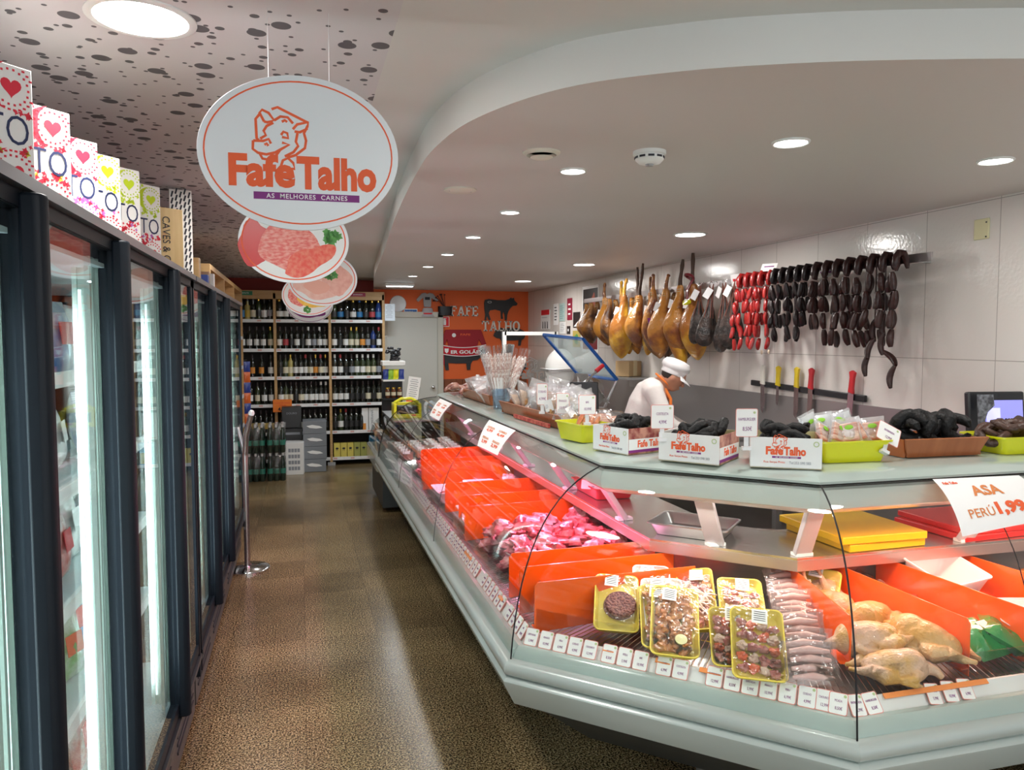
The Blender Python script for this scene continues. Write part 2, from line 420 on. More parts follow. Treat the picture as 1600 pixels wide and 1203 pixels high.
# ------------------------------------------------------------------ ceiling lamps, detector, vents
def downlight(x, y, z, r, label, first=None):
    if first: return copytree(first, (x, y, z), label=label)
    t = thing('ceiling_light', label, 'ceiling light', (x, y, z), group='recessed ceiling lights')
    MB().lathe([(r*1.18, 0), (r*1.18, -.004), (r*1.08, -.008), (r, -.006), (r, 0)], 36).build('trim_ring', white, t)
    MB().lathe([(r, -.0035), (r*.6, -.005), (0.0001, -.0055)], 36).build('diffuser', lamp_on, t)
    area_light('lamp_glow', t, (0, 0, -.012), (0, 0, 0), r*1.9, 0, LAMP_W*(r/.09)**1.2, (1, .97, .93), 'DISK')
    return t
downlight(-.37, 2.15, ZU, .11, 'large round lit ceiling light in the perforated ceiling above the left fridges')
f = downlight(1.08, 2.99, ZL, .047, 'small round ceiling light nearest the camera in the aisle row')
for i, (x, y) in enumerate([(1.105,4.05),(1.133,5.1),(1.164,6.2),(1.184,7.3),(1.2,8.45)]):
    downlight(x, y, ZL, .047, 'small round ceiling light, %s behind the nearest one of the aisle row' % ordn(i), f)
f = downlight(1.655, 2.36, ZL, .055, 'round ceiling light right of the smoke detector')
downlight(2.58, 2.39, ZL, .055, 'round ceiling light at the far right above the tiled wall', f)
f = downlight(2.48, 4.6, ZL, .095, 'wide round ceiling light above the hanging dark sausages')
downlight(2.54, 6.72, ZL, .095, 'wide round ceiling light above the hanging hams', f)
downlight(2.58, 8.87, ZL, .095, 'wide round ceiling light close to the orange back wall', f)
f = downlight(-.15, 4.2, ZU, .07, 'round ceiling light in the perforated ceiling beside the big oval sign')
downlight(.12, 8.3, ZU, .07, 'round ceiling light in the perforated ceiling in front of the wine shelf', f)
downlight(-.3, 6.3, ZU, .07, 'round ceiling light in the perforated ceiling above the far fridge', f)
downlight(.6, .2, ZU, .11, 'large round ceiling light overhead near the entrance', None)
downlight(2.1, -.6, ZU, .11, 'large round ceiling light overhead near the shop window', None)
t = thing('ceiling_tube_lamp', 'short lit tube lamp under the ceiling above the clock', 'ceiling light', (1.2, 9.6, ZL))
MB().box((0, 0, -.02), (.36, .09, .04)).build('housing', white, t, bevel=.01)
MB().box((0, 0, -.043), (.32, .06, .008)).build('diffuser', mat('lit_tube_blue', (1,1,1), .5, emit=((.75,.88,1), 8)), t)
area_light('lamp_glow', t, (0, 0, -.055), (0, 0, 0), .3, .05, 9, (.8, .9, 1))
t = thing('smoke_detector', 'white round smoke detector on the lower ceiling', 'smoke detector', (1.243, 2.619, ZL))
MB().lathe([(.06, 0), (.06, -.012), (.052, -.016), (.052, -.03), (.04, -.042), (.02, -.046), (.0001, -.046)], 28).build('housing', white, t)
w = MB()
for k in range(10):
    a = k*.628; w.box((.0525, 0, -.023), (.003, .022, .007), T(0,0,0,0,0,a))
w.build('smoke_slot', ink, t)
MB().lathe([(.016,-.046),(.014,-.052),(.0001,-.053)], 14).build('test_button', mat('grey_plastic', (.35,.35,.35), .5), t)
v1 = thing('ceiling_vent', 'round domed air vent on the ceiling left of the smoke detector', 'air vent', (.865, 2.733, ZL))
MB().lathe([(.07, 0), (.07, -.004), (.055, -.012), (.05, -.006), (.046, 0)], 28).build('ring', mat('cream_plastic', (.75,.7,.6), .5), v1)
MB().lathe([(.042, -.018), (.03, -.024), (.0001, -.026)], 24).build('disc', MATS['cream_plastic'], v1)
MB().lathe([(.046, 0.0), (.0001, 0.0)], 24).build('dark_slot', ink, v1)
t = thing('ceiling_cover', 'flat round cream cover plate on the ceiling beside the wavy edge', 'cover plate', (.719, 3.505, ZL))
MB().lathe([(.075, 0), (.075, -.006), (.07, -.009), (.0001, -.009)], 28).build('plate', MATS['cream_plastic'], t)
MB().lathe([(.004, -.009), (.0001, -.012)], 8, T(.05,0,0)).build('screw', steel_sat, t)
MB().lathe([(.004, -.009), (.0001, -.012)], 8, T(-.05,0,0)).build('screw', steel_sat, t)
# ------------------------------------------------------------------ refrigerated counters
XA, YA = .70, 2.55  # counter corners and many later placements unprojected from image pixels, kept as literals
XB, YBc = 1.49, 1.76
def station(k, o):
    """k 0 far end, 1 corner A, 2 corner B, 3 right end; o is the distance inwards from the foot of the glass"""
    return [(XA+o, 7.35), (XA+o, YA+.4142*o), (XB+.4142*o, YBc+o), (3.2, YBc+o)][k]
def P3(k, o, z): x, y = station(k, o); return Vector((x, y, z))
def sweep(prof, k, closed=False, mb=None, m=0, smooth=True, t0=0., t1=1., caps=True):
    mb = mb or MB(); n = len(prof); vs = []
    for t in (t0, t1):
        for o, z in prof: vs.append(P3(k, o, z).lerp(P3(k+1, o, z), t))
    fs = [(i, (i+1) % n, n+(i+1) % n, n+i) for i in range(n if closed else n-1)]
    mb.add(vs, fs, m, smooth)
    if closed and caps:
        o = len(mb.v)-2*n; mb.f += [[o+i for i in range(n)][::-1], [o+n+i for i in range(n)]]; mb.m += [m, m]; mb.s += [False, False]
    return mb
def bez(t):
    p0 = (0, .57); p1 = (.03, .9); p2 = (.13, 1.135); p3 = (.395, 1.210); u = 1-t
    return tuple(u**3*a+3*u*u*t*b+3*u*t*t*c+t**3*d for a, b, c, d in zip(p0, p1, p2, p3))
gl_prof = [bez(i/14) for i in range(15)]
def gl_closed(th=.005):
    return gl_prof + [(o+th, z-th*.4) for o, z in gl_prof[::-1]]
bump_prof = [(.012,.572),(-.01,.57),(-.024,.562),(-.031,.548),(-.031,.532),(-.022,.520),(-.006,.514),(.02,.514)]
panel_prof = [(-.012,.513),(-.026,.508),(-.032,.499),(-.03,.488),(.012,.405),(.03,.398),(.06,.4),(.06,.513)]
strip_prof = [(.006,.572),(.016,.60),(.03,.612),(.05,.612),(.05,.575)]
ledge_prof = [(.40,1.222),(.43,1.236),(.50,1.244),(.95,1.245),(.95,1.232),(.50,1.230),(.40,1.214)]
canopy_prof = [(.44,1.203),(.408,1.192),(.398,1.16),(.405,1.128),(.435,1.108),(.52,1.102),(.62,1.12),(.66,1.15),(.67,1.228),(.46,1.228)]
def arcnames(): pass
counter_names = [('long refrigerated meat counter running down the aisle with pink lit meat inside', (0, .33, .66, 1.)),
                 ('angled corner section of the refrigerated counter with yellow packed trays', (0, 1.)),
                 ('right section of the refrigerated counter with whole chickens inside', (0, .38, 1.))]
tube_cols = [((1, .34, .62), 1.1), ((1, .86, .78), .8), ((1, .55, .42), .9)]
dark_base = mat('dark_grey_base', (.05, .055, .055), .5)
deck_mat = mat('counter_deck_steel', (.32, .31, .31), .3, .8)
worktop = mat('steel_worktop', (.6, .6, .58), .22, .9, bump=(50, .05))
lilac = mat('pale_bracket_enamel', (.62, .6, .62), .35)
rail_orange = mat('orange_rail_strip', (.9, .3, .08), .4)
edge_green = mat('greenish_back_painted_strip', (.42, .5, .47), .15, coat=.6)
for k in range(3):
    lab, seams = counter_names[k]
    root = thing('display_counter', lab, 'display counter', (*station(k, 0), 0) if k else (XA, 7.35, 0))
    O = root.location.copy(); off = Matrix.Translation(-Vector((O.x, O.y, 0)))
    def put(mb, name, m, par=None, **kw):
        o = mb.build(name, m, par or root, **kw); o.data.transform(off); return o
    put(sweep(bump_prof, k, True), 'bumper', case_paint)
    put(sweep(panel_prof, k, True), 'lower_panel', case_paint)
    put(sweep([(.06,.40),(.06,.60),(1.0,.60),(1.0,.40),(.9,.16),(.35,.16)], k, True), 'tub', dark_base)
    put(sweep(strip_prof, k, True), 'front_strip', edge_green)
    rl = put(sweep([(.052,.606),(.078,.640),(.086,.640),(.086,.60)], k, True), 'ticket_rail', white)
    put(sweep([(.074,.638),(.080,.6465),(.088,.6465),(.088,.640)], k, True), 'rail_strip', white, rl)
    deck = put(sweep([(.086,.618),(.80,.668),(.80,.66),(.086,.61)], k, True, smooth=False), 'deck', deck_mat)
    # wire shelf of the deck: rods running front to back
    g = MB(); a0, a1 = P3(k,.1,0), P3(k+1,.1,0); L = (a1-a0).length; nn = int(L/.022)
    for i in range(nn+1):
        t = i/nn; p = P3(k,.10,.638).lerp(P3(k+1,.10,.638), t); q = P3(k,.79,.69).lerp(P3(k+1,.79,.69), t)
        g.tube([p, q], .0016, 4)
    for o, z in ((.10,.635),(.3,.65),(.5,.664),(.79,.687)):
        g.tube([P3(k,o,z), P3(k+1,o,z)], .003, 5)
    put(g, 'wire_rack', chrome)
    put(sweep([(.092,.625),(.092,.73),(.096,.73),(.096,.625)], k, True, smooth=False), 'low_shield', glass)
    wt = put(sweep([(.66,.855),(.66,.885),(1.05,.885),(1.05,.855)], k, True, smooth=False), 'worktop', worktop)
    put(sweep([(.657,.835),(.657,.875),(.67,.875),(.67,.835)], k, True, smooth=False), 'worktop_lip', mat('lip_steel', (.55,.5,.48), .3, .8))
    put(sweep([(.80,.66),(.80,.853),(.82,.853),(.82,.66)], k, True, smooth=False), 'inner_back', deck_mat)
    put(sweep([(1.0,.1),(1.0,.853),(1.02,.853),(1.02,.1)], k, True, smooth=False), 'service_side', dark_base)
    te = .21 if k == 0 else 0.
    put(sweep(ledge_prof, k, True, t0=te), 'ledge', mat('ledge_green_glass', (.42, .5, .46), .12, .0, coat=.3))
    cn = put(sweep(canopy_prof, k, True, t0=te), 'canopy', mat('canopy_enamel', (.70,.77,.73), .22, coat=.5))
    put(sweep([(.42,1.199),(.455,1.199),(.455,1.229),(.42,1.214)], k, True, t0=te), 'dark_gap_strip', silicone)
    tm = mat('lit_tube_%d' % k, (1, 1, 1), .5, emit=(tube_cols[k][0], 5))
    put(sweep([(.54,1.102),(.545,1.092),(.565,1.090),(.575,1.106)], k, True, t0=max(.04, te+.02), t1=.96), 'tube_lamp', tm, cn)
    a, b = P3(k,.50,1.08), P3(k+1,.50,1.08); a = a.lerp(b, te); L = (b-a).length; nl = 4 if k == 0 else 1
    ang = math.atan2(b.y-a.y, b.x-a.x)
    for i in range(nl):
        c = a.lerp(b, (i+.5)/nl) - Vector((O.x, O.y, 0))
        Mz = Euler((0, 0, ang)).to_matrix() @ Euler((R(-24), 0, 0)).to_matrix()
        area_light('tube_glow', cn, c, Mz.to_euler(), L/nl*.9, .04, PINK_W*L/nl*tube_cols[k][1], tube_cols[k][0])
    for i in range(len(seams)-1):
        e = .0015/((P3(k+1,0,0)-P3(k,0,0)).length)
        mb = sweep(gl_closed(), k, True, t0=seams[i]+e, t1=seams[i+1]-e)
        if k == 0 and i == 0:                                   # the far end of the case leans back towards its top
            for q, (o, z) in enumerate(gl_closed()): mb.v[q].y -= 1.0*o/.395
        gp = put(mb, 'front_glass', glass)
    ss = list(seams) if k == 0 else list(seams[1:] if k == 2 else seams)
    for t in ss:
        if k == 2 and t == 1.: continue
        sh = 1.0 if (k == 0 and t == 0) else 0.
        w = MB().tube([P3(k,o-.002,z+.001).lerp(P3(k+1,o-.002,z+.001), t) - Vector((0, sh*o/.395, 0)) for o, z in gl_prof], .0028 if t in (0., 1.) else .0018, 5)
        put(w, 'glass_seam', silicone)
    # slanting brackets between the canopy and the worktop
    for t in ((.23, .42, .6, .77, .93) if k == 0 else (.45,) if k == 1 else (.02, .55)):
        a = P3(k,.53,1.105).lerp(P3(k+1,.53,1.105), t); b = None
        b = P3(k,.69,.893).lerp(P3(k+1,.69,.893), t); d = (P3(k+1,0,0)-P3(k,0,0)).normalized()*.035
        n = Vector((0, 0, .012)); w = MB()
        q = (b-a).cross(d).normalized()*.012
        w.add([a-d-q, a+d-q, a+d+q, a-d+q, b-d-q, b+d-q, b+d+q, b-d+q], [(0,1,2,3),(7,6,5,4),(0,4,5,1),(1,5,6,2),(2,6,7,3),(3,7,4,0)])
        s = put(w, 'bracket', lilac, bevel=.003)
        w = MB(); w.box((b.x, b.y, .892), (.07, .04, .012)); put(w, 'bracket_foot', white, s)
    w = None
    for t in ((.1, .5, .88) if k == 0 else (.5,) if k == 1 else (.5,)):
        a = P3(k,.48,0).lerp(P3(k+1,.48,0), t); w = MB().lathe([(.045,0),(.045,.01),(.03,.015),(.03,.17)], 16, T(a.x, a.y, 0))
        put(w, 'foot', steel_sat)
    if k == 0:
        w = MB(); pr = [P3(0,o,z) - Vector((0, o/.395, 0)) for o, z in gl_prof] + [P3(0,.4,.64) - Vector((0,1.,0)), P3(0,.02,.6)]
        w.add(pr + [p+Vector((0,.006,0)) for p in pr], [tuple(range(len(pr))), tuple(range(len(pr), 2*len(pr)))[::-1]])
        put(w, 'end_glass', glass)
# ------------------------------------------------------------------ upright fridges along the left
FX = -.45
DX = .0
fr_dark = mat('fridge_dark_frame', (.006, .009, .014), .5, spec=.2)
fr_grey = mat('fridge_grey_base', (.09, .085, .08), .35, .5)
fr_in = mat('fridge_lining', (.62, .72, .75), .4)
fr_tube = mat('lit_fridge_tube', (1, 1, 1), .5, emit=((.82, .95, 1), 1.3))
fr_cream = mat('fridge_frame_profile', (.62, .72, .66), .3)
bag_cols = [((.75,.7,.3), 'yellow'), ((.7,.08,.06), 'red'), ((.15,.45,.12), 'green'), ((.8,.8,.78), 'white'), ((.12,.25,.6), 'blue'), ((.75,.55,.35), 'beige'), ((.8,.35,.1), 'orange')]
bag_m = [mat('frozen_bag_%s' % n, c, .3, var=((.8,.8,.78), 9, .12), bump=(25, .8), coat=.5) for c, n in bag_cols]
random.seed(5)
def pillow(mb, w, h, d, nu=8, nv=8, nz=.1, seed=0, m=0, M=None):
    """a filled soft bag: flat seam all round, fat in the middle; stands in XZ, thick in Y"""
    for sgn in (-1, 1):
        def fn(u, v):
            k = max(0, math.sin(math.pi*u)*math.sin(math.pi*v))**.45
            nn = noise.noise(Vector((u*3+seed, v*3, sgn+seed)))*nz
            return ((u-.5)*w*(1-.08*math.sin(math.pi*v)), sgn*d/2*k*(1+nn*3), v*h)
        vs = [fn(i/nu, j/nv) for i in range(nu+1) for j in range(nv+1)]
        fs = [(i*(nv+1)+j, (i+1)*(nv+1)+j, (i+1)*(nv+1)+j+1, i*(nv+1)+j+1) for i in range(nu) for j in range(nv)]
        if sgn > 0: fs = [f[::-1] for f in fs]
        mb.add(vs, fs, m, True, M)
    return mb
bag_protos = {}
def frozen_bag(ci, x, y, z, rz, sc, label):
    if ci not in bag_protos:
        t = thing('frozen_food_bag', label, 'food bag', (x, y, z), (R(-8), 0, rz), 'packed food inside the left fridges')
        pillow(MB(), .2, .26, .08, seed=ci).build('bag', bag_m[ci], t)
        w = MB(); w.box((0, -.043, .14), (.1, .002, .08)); w.build('printed_label', [paper, red_ink, orange_ink][ci % 3], t)
        t.scale = (sc,)*3
        bag_protos[ci] = t; return t
    return copytree(bag_protos[ci], (x, y, z), (R(-8), 0, rz), label, sc)
def fridge(y0, y1, edges, ztop, label, which):
    t = thing('upright_fridge', label, 'fridge', (FX, y0, 0)); L = y1-y0
    D = .78
    w = MB(); w.box((-D/2, L/2, ztop-.025), (D, L, .05)); w.box((-D/2, .015, ztop/2+.1), (D, .03, ztop-.2)); w.box((-D/2, L-.015, ztop/2+.1), (D, .03, ztop-.2))
    w.build('cabinet', fr_dark, t)
    w = MB(); w.box((-D+.02, L/2, 1.1), (.04, L-.06, 1.64)); w.box((-.4, L/2, .285), (.76, L-.06, .01)); w.box((-.4, L/2, ztop-.09), (.76, L-.06, .01)); w.build('lining', fr_in, t)
    w = MB(); w.box((-.36, L/2, .16), (.66, L, .24)); w.build('base', fr_grey, t)
    w = MB()
    for e0, e1 in zip(edges[:-1], edges[1:]):
        for k in range(5): w.box((-.028, (e0+e1)/2-y0, .235-k*.032), (.006, (e1-e0)*.78, .012))
    w.box((-.02, L/2, .285), (.05, L, .02)); w.build('louvre_panel', mat('louvre_dark', (.03,.03,.035), .4), t)
    w = MB(); w.box((.003, L/2, ztop-.01), (.03, L, .022)); w.build('top_trim', mat('trim_grey', (.1,.1,.11), .35, .6), t)
    for i, (e0, e1) in enumerate(zip(edges[:-1], edges[1:])):
        a, b = e0-y0, e1-y0
        w = MB(); z0, z1 = .31, ztop-.022; zc = (z0+z1)/2
        w.box((-.018, a+.010, zc), (.03, .014, z1-z0)); w.box((-.018, b-.022, zc), (.03, .038, z1-z0)); w.box((-.018, (a+b)/2, z0+.02), (.03, b-a, .04)); w.box((-.018, (a+b)/2, z1-.015), (.03, b-a, .03))
        d = w.build('door', fr_dark, t)
        MB().box((-.012, (a+b)/2, zc), (.008, b-a-.04, z1-z0-.05)).build('door_glass', fridge_glass, d)
        w = MB(); hh = 1.645; pts = []
        w.prism([(-.0,-.022),(.028,-.022),(.038,-.014),(.041,0),(.038,.014),(.028,.022),(0,.022)], hh, T(-.003, b-.026, .30), smooth=True)
        if i < len(edges)-2: w.build('handle', fr_dark, d, bevel=.008, seg=3)
        # pale inner profiles of the opening beside the handle
        w = MB()
        for q, ww in ((.07,.012), (.10,.012)): w.box((-.045, b-q, zc), (.012, ww, z1-z0-.1))
        w.box((-.065, b-.030, zc), (.06, .018, z1-z0-.1))
        for q in range(3): w.box((-.045-.02*q, b-.043, zc), (.006, .012, z1-z0-.1))
        w.build('inner_profile', fr_cream, d)
        w = MB(); w.tube([(-.075, b-.052, .4), (-.075, b-.052, ztop-.15)], .004, 8); tb = w.build('tube_lamp', fr_tube, t)
        area_light('tube_glow', tb, (-.12, b-.08, 1.1), (0, R(90), R(215)), 1.3, .03, COLD_W, (.8, .94, 1))
        for j, z in enumerate((.62, .95, 1.27, 1.58)):
            s = MB().box((-.46, (a+b)/2, z), (.56, b-a-.04, .012)).build('shelf', fr_in, t)
            w = MB(); w.box((-.175, (a+b)/2, z+.008), (.012, b-a-.06, .042)); w.build('price_rail', white, s)
    return t
fridge(.80, 3.6, [.80, 1.52, 2.18, 3.03, 3.6], 1.97, 'tall black glass-door fridge nearest the camera on the left', 0)
fridge(3.64, 6.42, [3.64, 4.27, 5.08, 6.42], 1.97, 'second tall black glass-door fridge, behind the nearest one', 1)
n = 0
for y0, y1, nm in ((.92, 3.56, 'nearest'), (3.7, 6.38, 'second')):
    for j, z in enumerate((.295, .632, .962, 1.282, 1.59)):
        y = y0+.1; i = 0
        while y < y1-.08:
            ci = random.randrange(7); sc = random.uniform(.78, .95)
            frozen_bag(ci, FX-.28+random.uniform(-.03,.02), y, z, R(90)+random.uniform(-.4,.4), sc, '%s food bag in the %s left fridge, %s shelf up, %s from the near end' % (bag_cols[ci][1], nm, ordn(j), ordn(i)))
            y += random.uniform(.21,.27); i += 1

# ------------------------------------------------------------------ patterned wine boxes and crates on top of the fridges
box_white = mat('white_printed_box', (.86, .85, .82), .5)
lime = mat('lime_print', (.55, .7, .02), .5); redp = mat('red_print', (.72, .02, .05), .5); blueink = mat('dark_blue_ink', (.02, .03, .1), .5); purp = mat('lilac_print', (.55,.15,.5), .5)
def heart(s):
    P = []
    for i in range(24):
        t = 2*math.pi*i/24
        P.append((s*math.sin(t)**3*16/34, s*(13*math.cos(t)-5*math.cos(2*t)-2*math.cos(3*t)-math.cos(4*t))/34))
    return P
def printed_box(right, z0, h, w, word, c1, c2, label, ang=50, c3=None):
    """the printed face turned by ang; right is its lower right corner"""
    fdir = Vector((math.sin(R(ang)), -math.cos(R(ang)), 0)); rt = Vector((math.cos(R(ang)), math.sin(R(ang)), 0))
    t = thing('printed_wine_box', label, 'box', (*(Vector((*right, 0)) - rt*w/2).xy, z0), (0, 0, R(ang)), 'patterned wine boxes on top of the fridge')
    MB().box((0, .055, h/2), (w, .11, h)).build('carton', box_white, t, bevel=.002)
    w_ = MB(); F = lambda x, y: T(x, -.0005, y, R(90))
    rnd = random.Random(len(label)*7+ord(label[0]))
    pals = {0: c1, 1: c2}
    mats_ = [c1, c2, c3 or purp]
    def motif(cx, cy, s, m):
        w_.prism(heart(s), .0006, F(cx, cy), m)
        for k in range(18):
            a = k*2*math.pi/18; w_.box((cx+s*.78*math.cos(a), -.0007, cy+s*.78*math.sin(a)), (.0045, .0006, .0045), m=m)
        for k in range(26):
            a = k*2*math.pi/26; w_.box((cx+s*1.0*math.cos(a), -.0007, cy+s*1.0*math.sin(a)), (.006, .0006, .004), m=m)
    def leaf(cx, cy, L, wd, a, m):
        P = [(L/2*math.cos(u)*(1 if True else 1), wd/2*math.sin(u)*(1.2-.5*math.cos(u))) for u in [k*2*math.pi/14 for k in range(14)]]
        P = [(x*math.cos(a)-y*math.sin(a), x*math.sin(a)+y*math.cos(a)) for x, y in P]
        w_.prism(P, .0006, F(cx, cy), m)
    def arc(cx, cy, r, m):
        P = []
        for a in range(105, 256, 10): P.append((max(cx+r*math.cos(R(a)), -w/2+.002), cy+r*math.sin(R(a))*.72))
        for a in range(245, 110, -10):
            rr_ = r-.026*math.sin(R((a-105)*1.2)); P.append((max(cx+rr_*math.cos(R(a)), -w/2+.004), cy+rr_*math.sin(R(a))*.72))
        w_.prism(P, .0005, F(0, 0), m)
    def clip(x, m=.03): return max(-w/2+m, min(w/2-m, x))
    _b = w_.box
    def inb(c, d, M=None, m=0):
        if abs(c[0]) < w/2-.004 and .004 < c[2] < h-.004: _b(c, d, M, m)
    w_.box = inb
    motif(w/2-.045, h*.83, .046, 0); leaf(-w*.36, h*.82, .08, .04, .6, 0); arc(w/2-.040, h*.83, .068, 0)
    motif(w/2-.045, h*.19, .044, 1); leaf(-w*.36, h*.2, .09, .05, .8, 2); arc(w/2-.040, h*.19, .068, 1)
    for k in range(620):
        x, y = rnd.uniform(-.47, .47)*w, rnd.uniform(.02, .98)*h
        if .42 < y/h < .62: continue
        if math.hypot(x-w/2+.045, y-h*.83) < .05 or math.hypot(x-w/2+.045, y-h*.19) < .048: continue
        s = rnd.uniform(.005, .010); w_.prism([(s*math.cos(a+.5)*(1 if q % 2 else .45), s*math.sin(a+.5)*(1 if q % 2 else .45)) for q, a in enumerate([i*2*math.pi/8 for i in range(8)])], .0005, F(x, y), 0 if y > h*.6 else rnd.choice((1, 1, 2)))
    pr = w_.build('printed_pattern', mats_, t)
    text(word, .088, blueink, t, T(w/2-.008, -.0012, h*.50, R(90)), align='RIGHT', sx=.74, bold=-.0008)
    return t
def pb(y, z0, h, w, word, c1, c2, label, c3=None): return printed_box((-.535, y), z0, h, w, word, c1, c2, label, 50, c3)
pb(1.86, 1.99, .27, .24, 'VENTO', redp, redp, 'red patterned wine box nearest the camera on top of the fridge', lime)
pb(2.135, 1.985, .262, .25, 'VENTO', redp, redp, 'second patterned wine box on the fridge, red and yellow with the big letters TO', mat('yellow_print', (.8,.75,.05), .5))
pb(2.40, 1.975, .265, .22, 'VENTO', redp, purp, 'wine box on the fridge with a red and lilac pattern, third from the camera', redp)
pb(2.68, 1.975, .285, .27, 'VENTO', lime, redp, 'wine box on the fridge, lime heart over red heart, fourth from the camera')
pb(2.99, 1.975, .31, .25, 'VENTO', lime, redp, 'tall lime and red wine box on the fridge, fifth from the camera')
pb(3.40, 1.975, .33, .25, 'VENTO', lime, redp, 'last patterned wine box on the fridge, lime over red, beside the crate', purp)

t = thing('wooden_wine_crate', 'pale wooden wine crate with upright black lettering standing on the fridge', 'crate', (-.60, 3.98, 1.975), (0, 0, R(36)))
w = MB().box((0, .04, .17), (.16, .08, .34)); w.build('crate_body', mat('pine_crate', (.75, .55, .27), .55, var=((.62,.42,.18), 5, .25), stretch=(9,9,1)), t, bevel=.002)
text('CAVES & CER', .052, ink, t, frame((-.005, -.001, .17), (0, 0, -1), (1, 0, 0)), sx=.85)
text('MONTEZ', .018, ink, t, frame((-.05, -.001, .17), (0, 0, -1), (1, 0, 0)))
t = thing('lattice_panel', 'tall white panel with black woven lattice standing between fridge and ceiling', 'lattice panel', (-.60, 4.45, 1.975), (0, 0, R(15)))
MB().box((0, .01, .255), (.11, .02, .51)).build('board', mat('lattice_white', (.75,.72,.68), .6), t)
w = MB()
for r_ in range(14):
    for c in range(5): w.prism([(-.008,-.014),(.0,-.016),(.008,.014),(0,.016)], .002, T(-.042+c*.021, -.0002, .03+r_*.035+(c % 2)*.017, R(90)))
w.build('lattice_pattern', ink, t)
# odds and ends on the second fridge
for i, (y, dx, sy, h, m, lab) in enumerate([(4.95, -.62, .09, .2, wood, 'brown carton on the second fridge beside the lattice panel'), (5.2, -.6, .08, .12, mat('blue_box', (.04,.08,.35), .5), 'small dark blue box on the second fridge'),
        (5.45, -.62, .07, .16, mat('tan_box', (.45,.3,.18), .6), 'tan gift box on the second fridge beside the blue box'), (5.75, -.62, .06, .17, white, 'narrow white carton on the second fridge')]):
    t = thing('carton', lab, 'box', (dx, y, 1.975))
    MB().box((0, 0, h/2), (.1, sy, h)).build('carton_body', m, t, bevel=.003); MB().box((0, 0, h+.0006), (.1, .02, .001)).build('tape', mat('packing_tape', (.6,.5,.3), .3), t)

# ------------------------------------------------------------------ wooden shelf unit past the fridges, with snack bags
t = thing('wooden_shelf_unit', 'tall light wood shelf unit against the left wall past the fridges', 'shelf unit', (-.92, 8.17, 0))
for y in (-1.7, -.55, .55, 1.7): MB().box((0, y, 1.12), (.5, .05, 2.24)).build('upright', wood, t)
for z in (.3, .65, 1.0, 1.35, 1.7): 
    s = MB().box((0, 0, z), (.48, 3.36, .025)).build('shelf', wood, t); MB().box((.245, 0, z), (.012, 3.36, .04)).build('price_rail', white, s)
MB().box((0, 0, 2.26), (.5, 3.45, .04)).build('top_board', wood, t); MB().box((-.24, 0, 1.1), (.01, 3.4, 2.1)).build('back_board', wood_dark, t)
snack_c = [mat('snack_gold', (.65,.4,.12), .35, coat=.4), mat('snack_red', (.6,.06,.04), .35, coat=.4), mat('snack_white', (.7,.68,.62), .35, coat=.4), mat('snack_yellow', (.8,.6,.03), .35, coat=.4)]
pro = {}
for j, z in enumerate((.313, .663, 1.013, 1.363)):
    for i in range(8):
        c = (i*3+j*2) % 4; y = 6.75+i*.36; lab = '%s snack bag, %s from the near end, %s shelf up of the wooden unit' % (['golden', 'red', 'white', 'yellow'][c], ordn(i), ordn(j))
        if c not in pro:
            b = thing('snack_bag', lab, 'snack bag', (-.8, y, z), (0, 0, R(80)), 'snack bags on the wooden shelf unit'); pillow(MB(), .2, .25, .09, seed=c+3).build('bag', snack_c[c], b); MB().box((0,-.048,.13), (.1,.002,.06)).build('printed_label', paper, b); pro[c] = b
        else: copytree(pro[c], (-.8, y, z), (0, 0, R(80)+random.uniform(-.2,.2)), lab)
# narrow wire stand with hanging packets
t = thing('wire_stand', 'tall narrow wire stand of hanging blue and orange packets beside the wine shelf', 'display stand', (-.70, 10.15, 0))
w = MB().tube([(0,0,0),(0,0,1.5)], .012, 8); w.build('pole', steel_sat, t); MB().lathe([(.13,0),(.13,.012),(.02,.02)], 20).build('base', steel_sat, t)
w = MB()
for k in range(8): w.tube([(0,0,1.42-.13*k),(.06,-.1,1.43-.13*k)], .003, 5)
w.build('hook_rack', chrome, t)
pk = None
for k in range(8):
    nm = ['blue', 'orange'][k % 2]
    b = tag(pillow(MB(), .09, .13, .03, 5, 5, seed=k).build('hanging_packet', mat('packet_'+nm, [(.03,.06,.3),(.75,.15,.03)][k % 2], .3, coat=.4), loc=(-.645, 10.04, 1.28-.13*k), rot=(0,0,R(20))), '%s packet hanging on the wire stand, %s from the top' % (nm, ordn(k)), 'packet', 'packets on the wire stand')

# queue post beside the fridge
t = thing('queue_post', 'brushed steel post with a forked top and round base beside the fridge', 'post', (-.40, 5.88, 0))
MB().lathe([(.16, 0), (.16, .012), (.15, .02), (.03, .03), (.03, .036)], 32).build('base', chrome, t)
MB().tube([(0,0,.03),(0,0,.86)], .021, 14).build('pole', mat('post_steel', (.42,.36,.34), .25, .9), t)
MB().tube([(0,0,.84),(.01,-.02,1.0),(.055,-.09,1.16)], [.02,.02,.019], 12).build('fork_arm', MATS['post_steel'], t)
MB().tube([(0,0,.84),(-.05,.03,1.05)], .014, 10).build('fork_arm', steel_sat, t)
MB().lathe([(.0001,.02),(.014,.016),(.022,0),(.022,-.012)], 14, T(.055,-.09,1.165,R(25),R(15))).build('end_cap', white, t)

